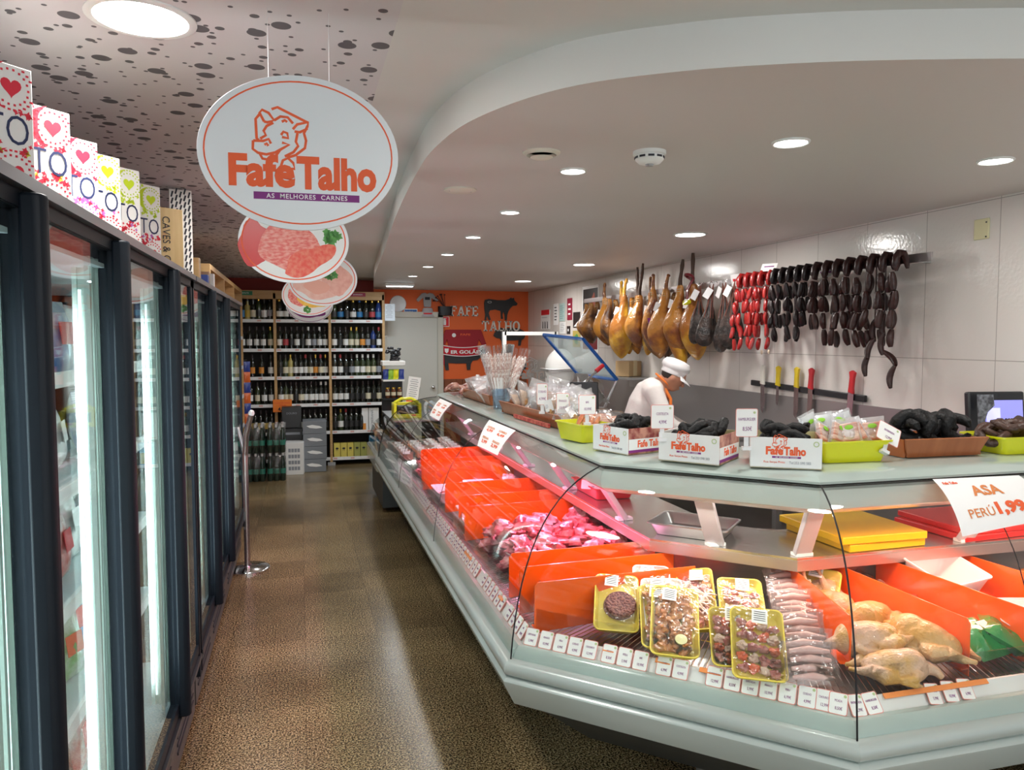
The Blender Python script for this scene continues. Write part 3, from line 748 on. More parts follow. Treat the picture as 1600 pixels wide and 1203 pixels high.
# ------------------------------------------------------------------ wine shelf at the back
t = thing('wine_shelf', 'large wooden wine shelf with dark back and white price strips against the back wall', 'shelf unit', (0, 10.45, 0))
UX = [-.78, -.315, .38, 1.085]; SZ = [.10, .455, .825, 1.185, 1.55, 1.93]
for x in UX: MB().box((x, .17, 1.14), (.035, .34, 2.28)).build('upright', wood, t, bevel=.002)
MB().box((.15, .17, 2.26), (1.9, .34, .11)).build('header', wood, t, bevel=.002)
MB().box((.15, .335, 1.14), (1.86, .012, 2.28)).build('back_board', mat('shelf_back_dark', (.035,.028,.024), .7), t)
for b in range(3):
    for z in SZ:
        s = MB().box(((UX[b]+UX[b+1])/2, .165, z-.011), (UX[b+1]-UX[b]-.04, .31, .022)).build('shelf', mat('shelf_brown', (.12,.07,.04), .6), t)
        w = MB().box(((UX[b]+UX[b+1])/2, -.004, z-.008), (UX[b+1]-UX[b]-.03, .01, .042), m=0)
        for k in range(int((UX[b+1]-UX[b])/.075)): w.box((UX[b]+.05+k*.075, -.0095, z-.006), (.05, .001, .022), m=1 if k % 3 else 2)
        w.build('price_strip', [white, paper, mat('pale_red_print', (.75,.45,.4), .6)], s)
MB().box((.38, .02, .0225), (.1, .05, .045)).build('foot', mat('grey_plastic'), t)
for x, nm, c in ((-.68, 'VERMUTE', (.03,.25,.12)), (.75, 'BAIRRADA', (.4,.03,.08))):
    s = MB().box((x, -.006, 2.275), (.2, .008, .05)).build('category_sign', mat('sign_'+nm, c, .5), t); text(nm, .026, paper, s, T(x, -.0105, 2.275, R(90)))
# bottles
labels_m = {'white': mat('label_white', (.82,.82,.78), .5), 'cream': mat('label_cream', (.72,.66,.48), .5), 'black': mat('label_black', (.03,.03,.03), .4), 'orange': mat('label_orange', (.75,.3,.05), .5),
            'red': mat('label_red', (.45,.05,.06), .5), 'yellow': mat('label_yellow', (.6,.42,.05), .5), 'grey': mat('label_grey', (.3,.32,.35), .5), 'blue': mat('label_blue', (.03,.2,.45), .4)}
caps_m = {'gold': mat('cap_gold', (.75,.5,.1), .25, .9), 'dark': mat('cap_dark', (.03,.02,.02), .35), 'white': mat('cap_white', (.75,.75,.72), .4), 'red': mat('cap_red', (.4,.04,.05), .35), 'blue': mat('cap_blue', (.04,.12,.35), .3, .5)}
glass_m = {'d': dark_glass, 'g': mat('green_bottle_glass', (.03,.045,.015), .06, coat=.5), 'y': mat('straw_wine_bottle', (.45,.38,.12), .08, coat=.5), 'b': mat('blue_bottle', (.02,.05,.2), .1, coat=.5)}
BP = {}
def bottle(kind, g, lb, cp):
    """kind w wine, s sparkling, l liquor"""
    key = (kind, g, lb, cp)
    if key in BP: return copytree(BP[key]), False
    t = thing('wine_bottle' if kind != 'l' else 'liquor_bottle', '', 'bottle', group='bottles on the wine shelf')
    if kind == 'w': pr = [(.033,0),(.0365,.004),(.0365,.185),(.033,.205),(.018,.23),(.0145,.245),(.0145,.295),(.0001,.296)]; lr, l0, l1, c0, rr = .037, .055, .135, .25, .0152
    elif kind == 's': pr = [(.038,0),(.042,.005),(.042,.15),(.036,.19),(.022,.23),(.015,.26),(.015,.305),(.0001,.306)]; lr, l0, l1, c0, rr = .0425, .05, .12, .215, .0185
    else: pr = [(.036,0),(.041,.004),(.041,.16),(.036,.185),(.016,.205),(.015,.25),(.018,.252),(.018,.28),(.0001,.281)]; lr, l0, l1, c0, rr = .0415, .04, .13, .245, .0185
    MB().lathe(pr, 14).build('glass_body', glass_m[g], t)
    w = MB(); vs = []
    n = 14; a0, a1 = R(-90-75), R(-90+75)
    vs = [(lr*math.cos(a0+(a1-a0)*i/n), lr*math.sin(a0+(a1-a0)*i/n), z) for z in (l0, l1) for i in range(n+1)]
    w.add(vs, [(i, i+1, n+2+i, n+1+i) for i in range(n)], 0, True); w.build('label_paper', labels_m[lb], t)
    top = pr[-2][1]; MB().lathe([(rr+(.006 if kind == 's' else 0), c0), (rr, c0+.02), (rr, top+.001), (.0001, top+.002)], 12).build('capsule', caps_m[cp], t)
    BP[key] = t; return t, True
random.seed(11)
rows = {  # (bay, shelf) -> list of (kind, glass, label, cap); shelf 0 is the top one
 (0,0): 'l d blue dark|l y yellow dark|l d cream dark|w g black gold|l d white dark|w d grey dark',
 (1,0): 's d white gold|s d white gold|s d white gold|w d black dark|s g black gold|w d grey dark|l y yellow dark|l d yellow gold',
 (2,0): 's g black dark|s d blue blue|w d black dark|s d white gold|s d blue blue|s d black gold|s d red gold|s b blue gold',
 (0,1): 'w d white dark|w d white dark|w d white dark|w d white dark|w g cream gold',
 (1,1): 'w d white dark|w d red dark|w d black dark|w d white dark|w d black dark|w d white white|w d grey dark|w d white white|w d white dark',
 (2,1): 'w d white dark|w d black dark|w d white dark|w g cream gold|w g cream gold|w d orange dark|w d grey dark|w b black dark|w d white red',
 (0,2): 'w d black dark|w d orange dark|w d orange dark|w d white dark',
 (1,2): 'w d black dark|w g cream dark|w y cream gold|w d white dark|w d white dark|w d white red|w d cream dark|w d orange gold|w d cream red|w d white gold',
 (2,2): 'w d white white|w d white red|w d black dark|w d grey dark|w g white white|w g white white|w g cream white|w g cream white|w d grey dark',
 (0,3): 'w d white dark|w d white dark|w g cream dark|w d white dark|w d white dark',
 (1,3): 'w d white dark|w g cream dark|w d cream dark|w d black dark|w d cream dark|w d white dark|w d white dark|w d white dark|w d white white|w d white white',
 (2,3): 'w d white dark|w d white dark|w d white dark|w d black dark|w d black dark|w d black dark|w d cream dark|w d black dark|w d cream dark',
 (0,4): 'w d yellow dark|w d yellow dark|w d yellow dark|w d yellow dark|w d yellow dark|w d yellow dark',
 (1,4): 'w d white dark|w d white dark|w d white dark|w d white dark|w d white dark|w d white dark|w d white dark|w d grey dark|w d black dark',
 (2,4): 'w d black dark|w g white gold|w d black red|w d black dark|w d black dark|w d black dark'}
bays = ['left', 'middle', 'right']
for (b, s), r_ in rows.items():
    items = [q.split() for q in r_.split('|')]; x0, x1 = UX[b]+.06, UX[b+1]-.06
    if (b, s) == (2, 4): x1 -= .24
    for i, (kd, g, lb, cp) in enumerate(items):
        o, new = bottle(kd, g, lb, cp)
        x = x0 + (x1-x0)*i/(len(items)-1)
        o.location = (x, 10.45+.075+random.uniform(-.012,.012), SZ[5-s]+.0005); o.rotation_euler = (0, 0, random.uniform(-.4,.4))
        o['label'] = '%s bottle with %s label, %s from left, %s shelf down, %s bay' % ({'d':'dark','g':'green','y':'pale yellow','b':'blue'}[g], lb, ordn(i), ordn(s), bays[b])
    # gift cartons on the shelves
for i, x in enumerate((.83, .925, .99)):
    t = thing('wine_carton', ['white upright wine carton leaning left of two others on the fifth shelf', 'white wine carton with vertical lettering on the fifth shelf', 'narrow white wine carton at the right end of the fifth shelf'][i], 'box', (x, 10.53, .4555), group='white wine cartons')
    MB().box((0,0,.15), ((.085,.09,.045)[i],.09,.30)).build('carton_body', white, t, bevel=.002)
    if i == 1: text('SOBERANA', .045, mat('label_grey'), t, frame((0,-.046,.16), (0,0,1), (-1,0,0)))
    else: MB().box((-.01,-.0455,.05), (.04,.001,.09)).build('printed_corner', mat('label_orange'), t)
for i in range(5):
    t = thing('gift_carton', ('yellow bottle carton, %s from left on the lowest shelf of the right bay' if i < 3 else 'olive bottle carton, %s from left on the lowest shelf of the right bay') % ordn(i), 'box', (.455+i*.088, 10.53, .1005), group='bottle cartons on the lowest shelf')
    MB().box((0,0,.095), (.082,.085,.19)).build('carton_body', mat('carton_yellow', (.72,.6,.12), .5) if i < 3 else mat('carton_olive', (.4,.4,.1), .5), t, bevel=.002)
    w = MB().ell((0,-.043,.12), (.02,.001,.014), 8); w.box((.008,-.0433,.10), (.004,.001,.03)); w.box((-.01,-.0433,.10), (.004,.001,.03)); w.build('printed_mark', ink, t)
t = thing('blue_carton', 'bright blue carton with a yellow pack at the right end of the lowest shelf', 'box', (.97, 10.5, .1005))
MB().box((0,0,.14), (.18,.1,.28)).build('carton_body', mat('carton_blue', (.08,.35,.6), .5), t, bevel=.002); MB().box((.03,-.051,.09), (.08,.002,.14)).build('printed_mark', mat('carton_yellow'), t)
# orange price sign, crates and packs on the floor in front
t = thing('price_sign', 'orange price sign reading 4,99 hanging on the wine shelf', 'sign', (-.235, 10.40, .73))
MB().box((0,0,.09), (.235,.004,.165)).build('board', mat('orange_paper', (.9,.22,.02), .6), t)
text('4,99', .065, ink, t, T(0,-.0025,.045,R(90)), bold=.0012); text('CAIXA DE VINHO', .024, red_ink, t, T(0,-.0025,.125,R(90))); text('GARRAFA', .02, red_ink, t, T(0,-.0025,.095,R(90)))
gp = None
for i in range(4):
    lab = 'flat grey wine carton with a white brush stroke, %s from the bottom of the stack' % ordn(i)
    if gp is None:
        gp = thing('grey_carton', lab, 'box', (.15, 10.15, 0), group='stack of grey cartons')
        MB().box((0,0,.082), (.29,.3,.16)).build('carton_body', mat('grey_carton_card', (.2,.22,.24), .5), gp, bevel=.003)
        MB().prism([(-.1,.015),(-.03,.028),(.06,.012),(.1,-.012),(.02,-.02),(-.06,-.01)], .001, T(.0,-.1503,.085,R(90))).build('brush_stroke', white, gp)
    else: copytree(gp, (.15+random.uniform(-.006,.014), 10.15, .163*i), label=lab)
t = thing('white_carton', 'white carton with four rows of grey print on the floor beside the bottle packs', 'box', (-.085, 9.98, 0), (0,0,R(-4)))
MB().box((0,0,.2), (.22,.24,.40)).build('carton_body', white, t, bevel=.003)
w = MB()
for k in range(4):
    for j in range(4): w.box((-.055+.036*j,-.1205,.08+.075*k), (.03,.001,.045))
w.build('printed_rows', mat('label_grey'), t)
t = thing('black_carton', 'black carton with faint lettering on top of a dark crate beside the bottle packs', 'box', (-.12, 10.25, .56))
MB().box((0,0,.13), (.24,.2,.26)).build('carton_body', mat('label_black'), t, bevel=.003); text('DOURO', .035, mat('label_grey'), t, T(0,-.101,.18,R(90)))
t = thing('dark_crate', 'dark crate under the black carton, behind the white carton', 'crate', (-.12, 10.27, 0))
MB().box((0,0,.27), (.26,.2,.54)).build('crate_body', mat('label_black'), t, bevel=.003)
w = MB()
for k in range(5): w.box((0,-.1005,.08+.1*k), (.2,.002,.03))
w.build('slot_row', mat('label_grey'), t)
# shrink-wrapped packs of dark water bottles (two layers of two packs)
capsil = mat('silver_cap', (.7,.72,.72), .3, .6)
packp = None
for lv in range(2):
    for px in range(2):
        for py in range(2):
            x0 = -.53+px*.235; y0 = 9.55+py*.2
            if packp is None:
                packp = thing('bottle_pack', '', 'bottle pack', (x0, y0, 0), group='stacked packs of dark bottles')
                w = MB(); lbm = MB(); cm = MB()
                one = MB().lathe([(.031,0),(.034,.005),(.034,.20),(.028,.25),(.014,.29),(.013,.325),(.0001,.326)], 12).mesh('bottle_body', mat('dark_green_bottle', (.015,.03,.022), .08, coat=.6))
                cpm = MB().lathe([(.0155,.30),(.0155,.335),(.0001,.336)], 10).mesh('bottle_cap', capsil)
                lpm = MB().lathe([(.0345,.09),(.0345,.15)], 12).mesh('bottle_label', mat('teal_label', (.03,.18,.13), .4))
                for a in range(3):
                    for b in range(2):
                        bb = bpy.data.objects.new('bottle', one); COL.objects.link(bb); bb.parent = packp; bb.location = (-.072+a*.072, -.037+b*.074, 0)
                        for me in (cpm, lpm):
                            c = bpy.data.objects.new(me.name, me); COL.objects.link(c); c.parent = bb
                pillow(MB(), .226, .335, .16, 6, 6, nz=.02).build('shrink_wrap', wrap, packp)
                o = packp
            else: o = copytree(packp, (x0, y0, lv*.34))
            o['label'] = '%s pack of dark water bottles, %s %s, on the floor by the wine shelf' % (['bottom', 'top'][lv], ['front', 'back'][py], ['left', 'right'][px])
# ------------------------------------------------------------------ oval signs hanging in the aisle
def oval(a, b, n=64): return [(a*math.cos(2*math.pi*i/n), b*math.sin(2*math.pi*i/n)) for i in range(n)]
def ring_mb(a, b, t, h, M, m=0):
    mb = MB(); n = 64; vs = []
    for k in (0, 1):
        for s_ in (0, -t):
            for i in range(n):
                q = 2*math.pi*i/n; vs.append(((a+s_)*math.cos(q), (b+s_)*math.sin(q), h*k))
    fs = []
    for i in range(n):
        j = (i+1) % n
        fs += [(i, j, 2*n+j, 2*n+i), (2*n+i, 2*n+j, 3*n+j, 3*n+i), (n+j, n+i, 3*n+i, 3*n+j)]
    return mb.add(vs, fs, m, False, M)
sign_face = mat('sign_white', (.8, .84, .86), .3)
steak_m = mat('printed_steak_red', (.72, .1, .08), .35, var=((.85, .35, .28), 45, .12), stretch=(1, 1, 2.5))
ham_m = mat('printed_ham_pink', (.8, .42, .33), .4, var=((.88, .6, .5), 18, .2))
herb_m = mat('printed_herb', (.04, .2, .03), .4, var=((.1, .4, .06), 40, .2))
def leafy(mb, cx, cy, s, m, seed=0):
    rnd = random.Random(seed)
    for k in range(9):
        a = k*.7+seed; x, y = cx+s*.6*math.cos(a)*rnd.uniform(.3,1), cy+s*.6*math.sin(a)*rnd.uniform(.3,1)
        mb.prism([(x+s*.34*math.cos(u+a)*(1 if q % 2 else .6), y+s*.34*math.sin(u+a)*(1 if q % 2 else .6)) for q, u in enumerate([i*2*math.pi/10 for i in range(10)])], .0006, T(0,0,0), m)
def bean(cx, cy, rx, ry, seed, n=28, rot=0, k=.15):
    P = []
    for i in range(n):
        q = 2*math.pi*i/n; r = 1+k*noise.noise(Vector((math.cos(q)*1.3, math.sin(q)*1.3, seed)))*2
        x, y = rx*r*math.cos(q), ry*r*math.sin(q)
        P.append((cx+x*math.cos(rot)-y*math.sin(rot), cy+x*math.sin(rot)+y*math.cos(rot)))
    return P
def hang_sign(loc, a, b, label, ztop, face=None):
    t = thing('hanging_sign', label, 'sign', loc, (0, 0, R(-2)), 'oval signs hanging in a row over the aisle')
    MB().prism(oval(a, b), .006, T(0, .003, 0, R(90))).build('board', sign_face, t, bevel=.001)
    for x in (-.072, .072):
        z = b*math.sqrt(1-(x/a)**2)
        MB().tube([(x, 0, z-.01), (x, 0, ztop-loc[2])], .0007, 4).build('hanging_thread', mat('nylon_thread', (.75,.75,.75), .3), t)
    F = T(0, -.0031, 0, R(90))
    if face: face(t, F)
    return t
def face_logo(t, F):
    ring_mb(.2255, .174, .0035, .0008, F).build('orange_ring', orange_ink, t)
    logo(t, F @ T(.009, -.045, 0.0003), .352)
hang_sign((.008, 2.0, 2.155), .240, .188, 'big white oval sign with red lettering and calf emblem, nearest the camera', ZU, face_logo)
def face_steak(t, F):
    w = MB(); w.prism(oval(.228, .168, 48), .0008, F); w.build('photo_ground', mat('printed_pale', (.8,.82,.8), .4), t)
    w = MB().prism(bean(-.17, -.02, .07, .10, 2), .001, F).build('printed_tomato', mat('printed_tomato_red', (.6,.01,.01), .3), t)
    w = MB().prism(bean(-.02, -.03, .15, .10, 5, rot=-.15), .0014, F).build('printed_steak', steak_m, t)
    w = MB().prism(bean(.06, -.09, .12, .055, 9, rot=.5), .0018, F).build('printed_steak', mat('printed_steak_edge', (.75,.06,.03), .35, var=((.8,.2,.12), 60, .15)), t)
    w = MB(); leafy(w, .16, .02, .06, 0, 3); o = w.build('printed_parsley', herb_m, t); o.matrix_local = F @ T(0, 0, .001)
    ring_mb(.2265, .1745, .005, .002, F).build('orange_ring', orange_ink, t)
hang_sign((-.018, 3.62, 2.135), .240, .188, 'second oval sign in the row, showing a raw red steak', ZU, face_steak)
def face_ham(t, F):
    MB().prism(oval(.228, .168, 48), .0008, F).build('photo_ground', mat('printed_pale'), t)
    MB().prism(bean(-.04, -.05, .15, .085, 15, rot=-.2), .001, F).build('printed_ham', ham_m, t)
    MB().prism(bean(.10, .0, .11, .10, 6, rot=.6), .0014, F).build('printed_ham', mat('printed_ham_light', (.85,.5,.4), .4, var=((.75,.35,.28), 30, .2)), t)
    MB().prism(bean(-.04, -.05, .09, .05, 21, rot=-.2), .0018, F).build('printed_ham_slice', mat('printed_ham_slice', (.82,.4,.3), .4), t)
    MB().prism(bean(-.17, .07, .045, .035, 5), .001, F).build('printed_tomato', MATS['printed_tomato_red'], t)
    w = MB(); leafy(w, .05, .03, .07, 0, 4); o = w.build('printed_parsley', herb_m, t); o.matrix_local = F @ T(0, 0, .002)
    ring_mb(.2265, .1745, .005, .0025, F).build('orange_ring', orange_ink, t)
hang_sign((.16, 5.62, 2.115), .240, .188, 'third oval sign in the row, showing pink sliced ham and parsley', ZU, face_ham)
def face_spit(t, F):
    MB().prism(oval(.228, .168, 48), .0008, F).build('photo_ground', mat('printed_pale'), t)
    MB().prism(bean(-.10, 0, .09, .09, 3), .001, F).build('printed_chorizo', steak_m, t)
    MB().prism(bean(.03, -.06, .13, .05, 7, rot=-.1), .0014, F).build('printed_cheese', mat('printed_orange', (.85,.45,.03), .4, var=((.9,.65,.1), 20, .2)), t)
    MB().prism(bean(.1, .01, .08, .05, 8), .001, F).build('printed_pepper', mat('printed_pepper', (.85,.28,.02), .4), t)
    w = MB(); leafy(w, -.02, -.13, .05, 0, 5); o = w.build('printed_parsley', herb_m, t); o.matrix_local = F @ T(0, 0, .001)
    ring_mb(.2265, .1745, .005, .0025, F).build('orange_ring', orange_ink, t)
hang_sign((.085, 7.3, 2.09), .240, .188, 'fourth oval sign in the row, showing orange peppers and chorizo', ZU, face_spit)
def face_plain(t, F):
    MB().prism(bean(.0, -.08, .16, .05, 7), .001, F).build('printed_band', purple_ink, t)
    ring_mb(.2265, .1745, .004, .0015, F).build('purple_ring', purple_ink, t)
hang_sign((.10, 8.2, 2.04), .235, .18, 'rearmost oval sign in the row, white with a purple ring', ZU, face_plain)

# ------------------------------------------------------------------ back wall
Yw = YB - .002  # clock, signs, letters and cut-outs placed from image pixels converted to wall coordinates
def wall_M(x, z, d=.0): return T(x, Yw-d, z, R(90))
t = thing('wall_clock', 'round white wall clock with black numerals above the cream door', 'clock', (1.335, Yw, 2.18))
MB().lathe([(.115, 0), (.118, .012), (.11, .026), (.103, .024)], 40, T(0,0,0,R(90))).build('rim', mat('clock_rim', (.75,.75,.75), .3), t)
MB().lathe([(.104, .012), (.0001, .0125)], 40, T(0,0,0,R(90))).build('dial', paper, t)
for k in range(12):
    a = R(90-30*(k+1)); text(str(k+1), .036, ink, t, T(.08*math.cos(a), -.0135, .08*math.sin(a), R(90)), bold=.0006)
for a, L, ww, nm in ((R(215), .055, .014, 'hour_hand'), (R(195), .08, .010, 'minute_hand')):
    w = MB().box((L/2, 0, 0), (L, ww, .001)); w.build(nm, ink, t, loc=(0, -.015, 0), rot=(R(90), 0, 0)).rotation_euler = Euler((R(90), -a, 0))
t = thing('blue_door_sign', 'small blue and white sign above the door beside the clock', 'sign', (1.515, Yw, 2.065))
MB().box((0,-.003,0), (.19,.006,.095)).build('board', paper, t); MB().box((.0,-.0068,0), (.17,.001,.07)).build('blue_field', mat('sign_blue', (.01,.12,.42), .4), t)
textbox('SAIDA', .11, .02, paper, t, T(-.02,-.0075,.005,R(90)))
t = thing('wall_notice', 'white printed sheet on the right side of the wine shelf', 'notice', (1.17, 10.43, 2.045), (0,0,R(3)))
MB().box((0,0,0), (.135,.002,.225)).build('sheet', mat('notice_sheet', (.72,.78,.82), .6), t)
w = MB()
for k in range(9): w.box((-.01,-.0015,.09-.02*k), (.09 if k % 3 else .06,.0006,.005))
w.build('printed_lines', mat('label_grey'), t)
# letters with slab serifs
slab = mat('cut_letter_white', (.78, .76, .7), .4)
def slab_letter(ch, x, z, h, label):
    s = h*.13; w_ = h*.62; L = []
    def bar(x0, z0, x1, z1): L.append([(x0,z0),(x1,z0),(x1,z1),(x0,z1)])
    if ch in 'FE':
        bar(.12*w_, 0, .34*w_, h); bar(0, h-s, w_, h); bar(0, 0, (w_ if ch == 'E' else .5*w_), s); bar(.3*w_, .46*h, .72*w_, .46*h+s); bar(w_-s*.7, h-2.2*s, w_, h)
        if ch == 'E': bar(w_-s*.7, 0, w_, 2.2*s)
    if ch == 'A':
        w_ = h*.82; L.append([(.08*w_,0),(.24*w_,0),(.56*w_,h),(.42*w_,h)]); L.append([(.68*w_,0),(.92*w_,0),(.60*w_,h),(.42*w_,h)]); bar(.24*w_, .27*h, .72*w_, .27*h+s); bar(0,0,.36*w_,s*.8); bar(.58*w_,0,w_,s*.8)
    if ch == 'T': w_ = h*.72; bar(.39*w_,0,.61*w_,h); bar(0,h-s,w_,h); bar(0,h-2.4*s,s*.7,h); bar(w_-s*.7,h-2.4*s,w_,h); bar(.25*w_,0,.75*w_,s)
    if ch == 'L': bar(.12*w_,0,.34*w_,h); bar(0,0,w_,s); bar(0,h-s,.5*w_,h); bar(w_-s*.7,0,w_,2.4*s)
    if ch == 'H': w_ = h*.8; bar(.1*w_,0,.3*w_,h); bar(.7*w_,0,.9*w_,h); bar(.3*w_,.44*h,.7*w_,.44*h+s); bar(0,0,.4*w_,s*.9); bar(.6*w_,0,w_,s*.9); bar(0,h-s*.9,.4*w_,h); bar(.6*w_,h-s*.9,w_,h)
    mb = MB()
    if ch == 'O':
        w_ = h*.75; n = 32; vs = []
        for k in (0, .02):
            for q in (1, .56):
                for i in range(n):
                    a = 2*math.pi*i/n; vs.append((w_/2+w_/2*(q if q == 1 else .5)*math.cos(a), h/2+h/2*(q if q == 1 else .74)*math.sin(a), k))
        for i in range(n):
            j = (i+1) % n; mb.f += [[i, j, 2*n+j, 2*n+i], [2*n+i, 2*n+j, 3*n+j, 3*n+i], [n+j, n+i, 3*n+i, 3*n+j]]; mb.m += [0]*3; mb.s += [False]*3
        mb.v = [Vector(v) for v in vs]
    for p in L: mb.prism(p, .02)
    tag(mb.build('cut_letter', slab, loc=(x, Yw, z), rot=(R(90), 0, 0)), label, 'letter', 'cut-out wall letters')
    return w_
x = 2.085
for i, c in enumerate('FAFE'):
    x += slab_letter(c, x, 2.015, .145, 'white cut-out wall letter %s, %s of the word FAFE on the orange wall' % (c, ordn(i))) + .005
x = 2.545
for i, c in enumerate('TALHO'):
    x += slab_letter(c, x, 1.80, .148, 'white cut-out wall letter %s, %s of the word TALHO on the orange wall' % (c, ordn(i))) + .006
cowP = [(795,215),(800,190),(830,182),(900,190),(960,190),(990,180),(1005,168),(1012,176),(1028,170),(1033,192),(1057,215),(1048,230),(1020,232),(1000,250),(985,272),(976,300),(972,342),(956,342),(955,300),(945,275),(938,300),(942,332),(926,332),(923,272),(880,262),(840,268),(830,288),(838,315),(847,340),(830,341),(818,312),(812,320),(812,342),(797,342),(803,302),(797,260)]
silh = mat('black_cutout', (.02, .022, .025), .5)
t = thing('cow_silhouette', 'black cut-out cow above the word TALHO on the orange wall', 'wall decoration', (2.83, Yw, 2.12))
MB().prism([((px-925)*.00192, (258-py)*.00192) for px, py in cowP], .015, T(0,0,0,R(90))).build('cutout', silh, t)
ring_mb(.03, .015, .004, .002, T(-.17,-.016,.10,R(90))).build('brand_oval', paper, t)
pigP = [(-.30,.02),(-.27,.10),(-.15,.15),(0,.16),(.15,.14),(.22,.17),(.25,.12),(.33,.06),(.35,.0),(.29,-.04),(.22,-.05),(.19,-.10),(.18,-.19),(.13,-.19),(.12,-.09),(-.05,-.09),(-.16,-.08),(-.15,-.19),(-.2,-.19),(-.22,-.08),(-.27,-.05)]
for (x, z, s, fl, lab) in ((2.20, 1.42, .95, 1, 'black cut-out pig partly behind the red scarf on the orange wall'), (2.98, 1.73, .75, -1, 'black cut-out pig high behind the white framed glass partition'), (3.0, 1.28, .75, -1, 'low black cut-out pig behind the glass partition')):
    t = thing('pig_silhouette', lab, 'wall decoration', (x, Yw, z)); MB().prism([(fl*a*s, b*s) for a, b in pigP], .015, T(0,0,0,R(90))).build('cutout', silh, t)
t = thing('extinguisher_sign', 'small red fire sign with a white symbol beside the door', 'sign', (2.0, Yw, 1.935))
MB().box((0,-.002,0), (.135,.004,.145)).build('board', paper, t); MB().box((0,-.0045,0), (.12,.001,.13)).build('red_field', red_ink, t)
MB().prism([(-.02,-.05),(.02,-.05),(.02,.02),(.01,.035),(.03,.045),(-.01,.05),(-.03,.03),(-.02,.02)], .001, T(0,-.0052,0,R(90))).build('symbol', paper, t)
# T-shirt and cap on the wall
t = thing('small_shirt', 'little grey T-shirt hanging on the orange wall above the door', 'shirt', (1.75, Yw-.02, 2.2))
MB().prism([(-.05,-.1),(.05,-.1),(.06,.03),(.13,-.03),(.16,.0),(.08,.09),(.03,.1),(0,.085),(-.03,.1),(-.08,.09),(-.16,.0),(-.13,-.03),(-.06,.03)], .018, T(0,.01,.04,R(90))).build('cloth', mat('grey_cotton', (.42,.41,.42), .9), t, bevel=.004)
w = MB().box((0,-.01,.06), (.07,.002,.04)); w.build('print', ink, t)
t = thing('bucket_hat', 'pale grey bucket hat hanging under the little T-shirt', 'hat', (1.75, Yw-.04, 2.0))
MB().lathe([(.11,0),(.085,.03),(.075,.10),(.06,.125),(.0001,.13)], 20, T(0,0,0,0,0,0) @ Matrix.Diagonal((1,.4,1,1))).build('crown', mat('grey_felt', (.5,.48,.5), .9), t); MB().lathe([(.082,.035),(.08,.055)], 20, Matrix.Diagonal((1,.42,1,1))).build('hat_band', red_ink, t)
t = thing('hanging_basket', 'small black basket with dry dark twigs hanging left of the word FAFE', 'basket', (2.0, Yw-.05, 2.02))
MB().lathe([(.09,0),(.10,.05),(.105,.13),(.095,.13)], 18, Matrix.Diagonal((1,.45,1,1))).build('basket', black, t)
w = MB(); random.seed(3)
for k in range(9):
    a = random.uniform(-.9,.4); w.tube([(0,0,.1),(.08*math.sin(a)-.02,0,.2),(.17*math.sin(a)-.04,-.01,.22+.08*math.cos(a*2))], .0035, 5)
    w.ell((.17*math.sin(a)-.04,-.01,.22+.08*math.cos(a*2)), (.012,.006,.01), 6)
w.build('twigs', mat('dry_twig', (.08,.03,.02), .8), t)
# framed red jersey and the scarf over it
t = thing('club_jersey', 'dark red sports jersey spread on the orange wall behind the scarf', 'shirt', (2.26, Yw-.01, 1.66))
MB().prism([(-.2,-.14),(.2,-.14),(.24,.02),(.31,-.12),(.35,-.05),(.27,.16),(-.25,.16),(-.33,-.05),(-.29,-.12),(-.23,.02)], .014, T(0,.0,0,R(90))).build('cloth', mat('jersey_red', (.35,.02,.03), .8), t, bevel=.004)
w = MB().ell((-.13,-.017,.08), (.03,.003,.03), 10); w.build('badge', paper, t)
textbox('FAFE', .15, .03, orange_ink, t, T(.04,-.016,.09,R(90)), bold=.02)
t = thing('club_scarf', 'red scarf with white lettering ER GOLÃES draped over the jersey', 'scarf', (2.26, Yw-.03, 1.56))
def scf(u, v):
    x = -.34+.68*u; z = -.04*math.sin(math.pi*u)-.02 + (v-.5)*.14
    return (x, -.004*math.sin(9*u), z)
w = MB(); w.grid(scf, 20, 4); w.build('cloth', mat('scarf_red', (.55,.015,.03), .85), t, solid=.008)
MB().prism([(-.03,.02),(.03,.03),(.08,-.22),(.0,-.26)], .01, T(.30,.0,-.02,R(90))).build('scarf_tail', mat('scarf_red'), t)
MB().prism([(-.04,.0),(.04,.0),(.05,-.24),(-.03,-.26)], .01, T(-.32,.0,-.0,R(90))).build('scarf_tail', mat('scarf_red'), t)
for s_ in (-.062, .062):
    w = MB(); w.grid(lambda u, v: (scf(u, .5)[0], -.012, scf(u, .5)[2]+s_+(v-.5)*.01), 20, 1); w.build('stripe', paper, t)
textbox('ER GOLÃES', .46, .062, paper, t, T(.05,-.014,-.055,R(90)), bold=.03)
MB().prism([(-.03,.03),(.03,.03),(.025,-.015),(0,-.04),(-.025,-.015)], .002, T(-.24,-.012,-.04,R(90))).build('crest', paper, t)
# brown board and wood at the foot of the orange wall
t = thing('brown_board', 'low dark brown slatted board against the foot of the orange wall', 'board', (2.6, Yw, .0))
w = MB()
for k in range(14): w.box((-.57+k*.088, -.02, .56), (.083, .02, 1.1))
w.build('slats', mat('brown_slat', (.22,.06,.02), .6), t); MB().box((0,-.009,.56), (1.24,.004,1.1)).build('backing', wood_dark, t)

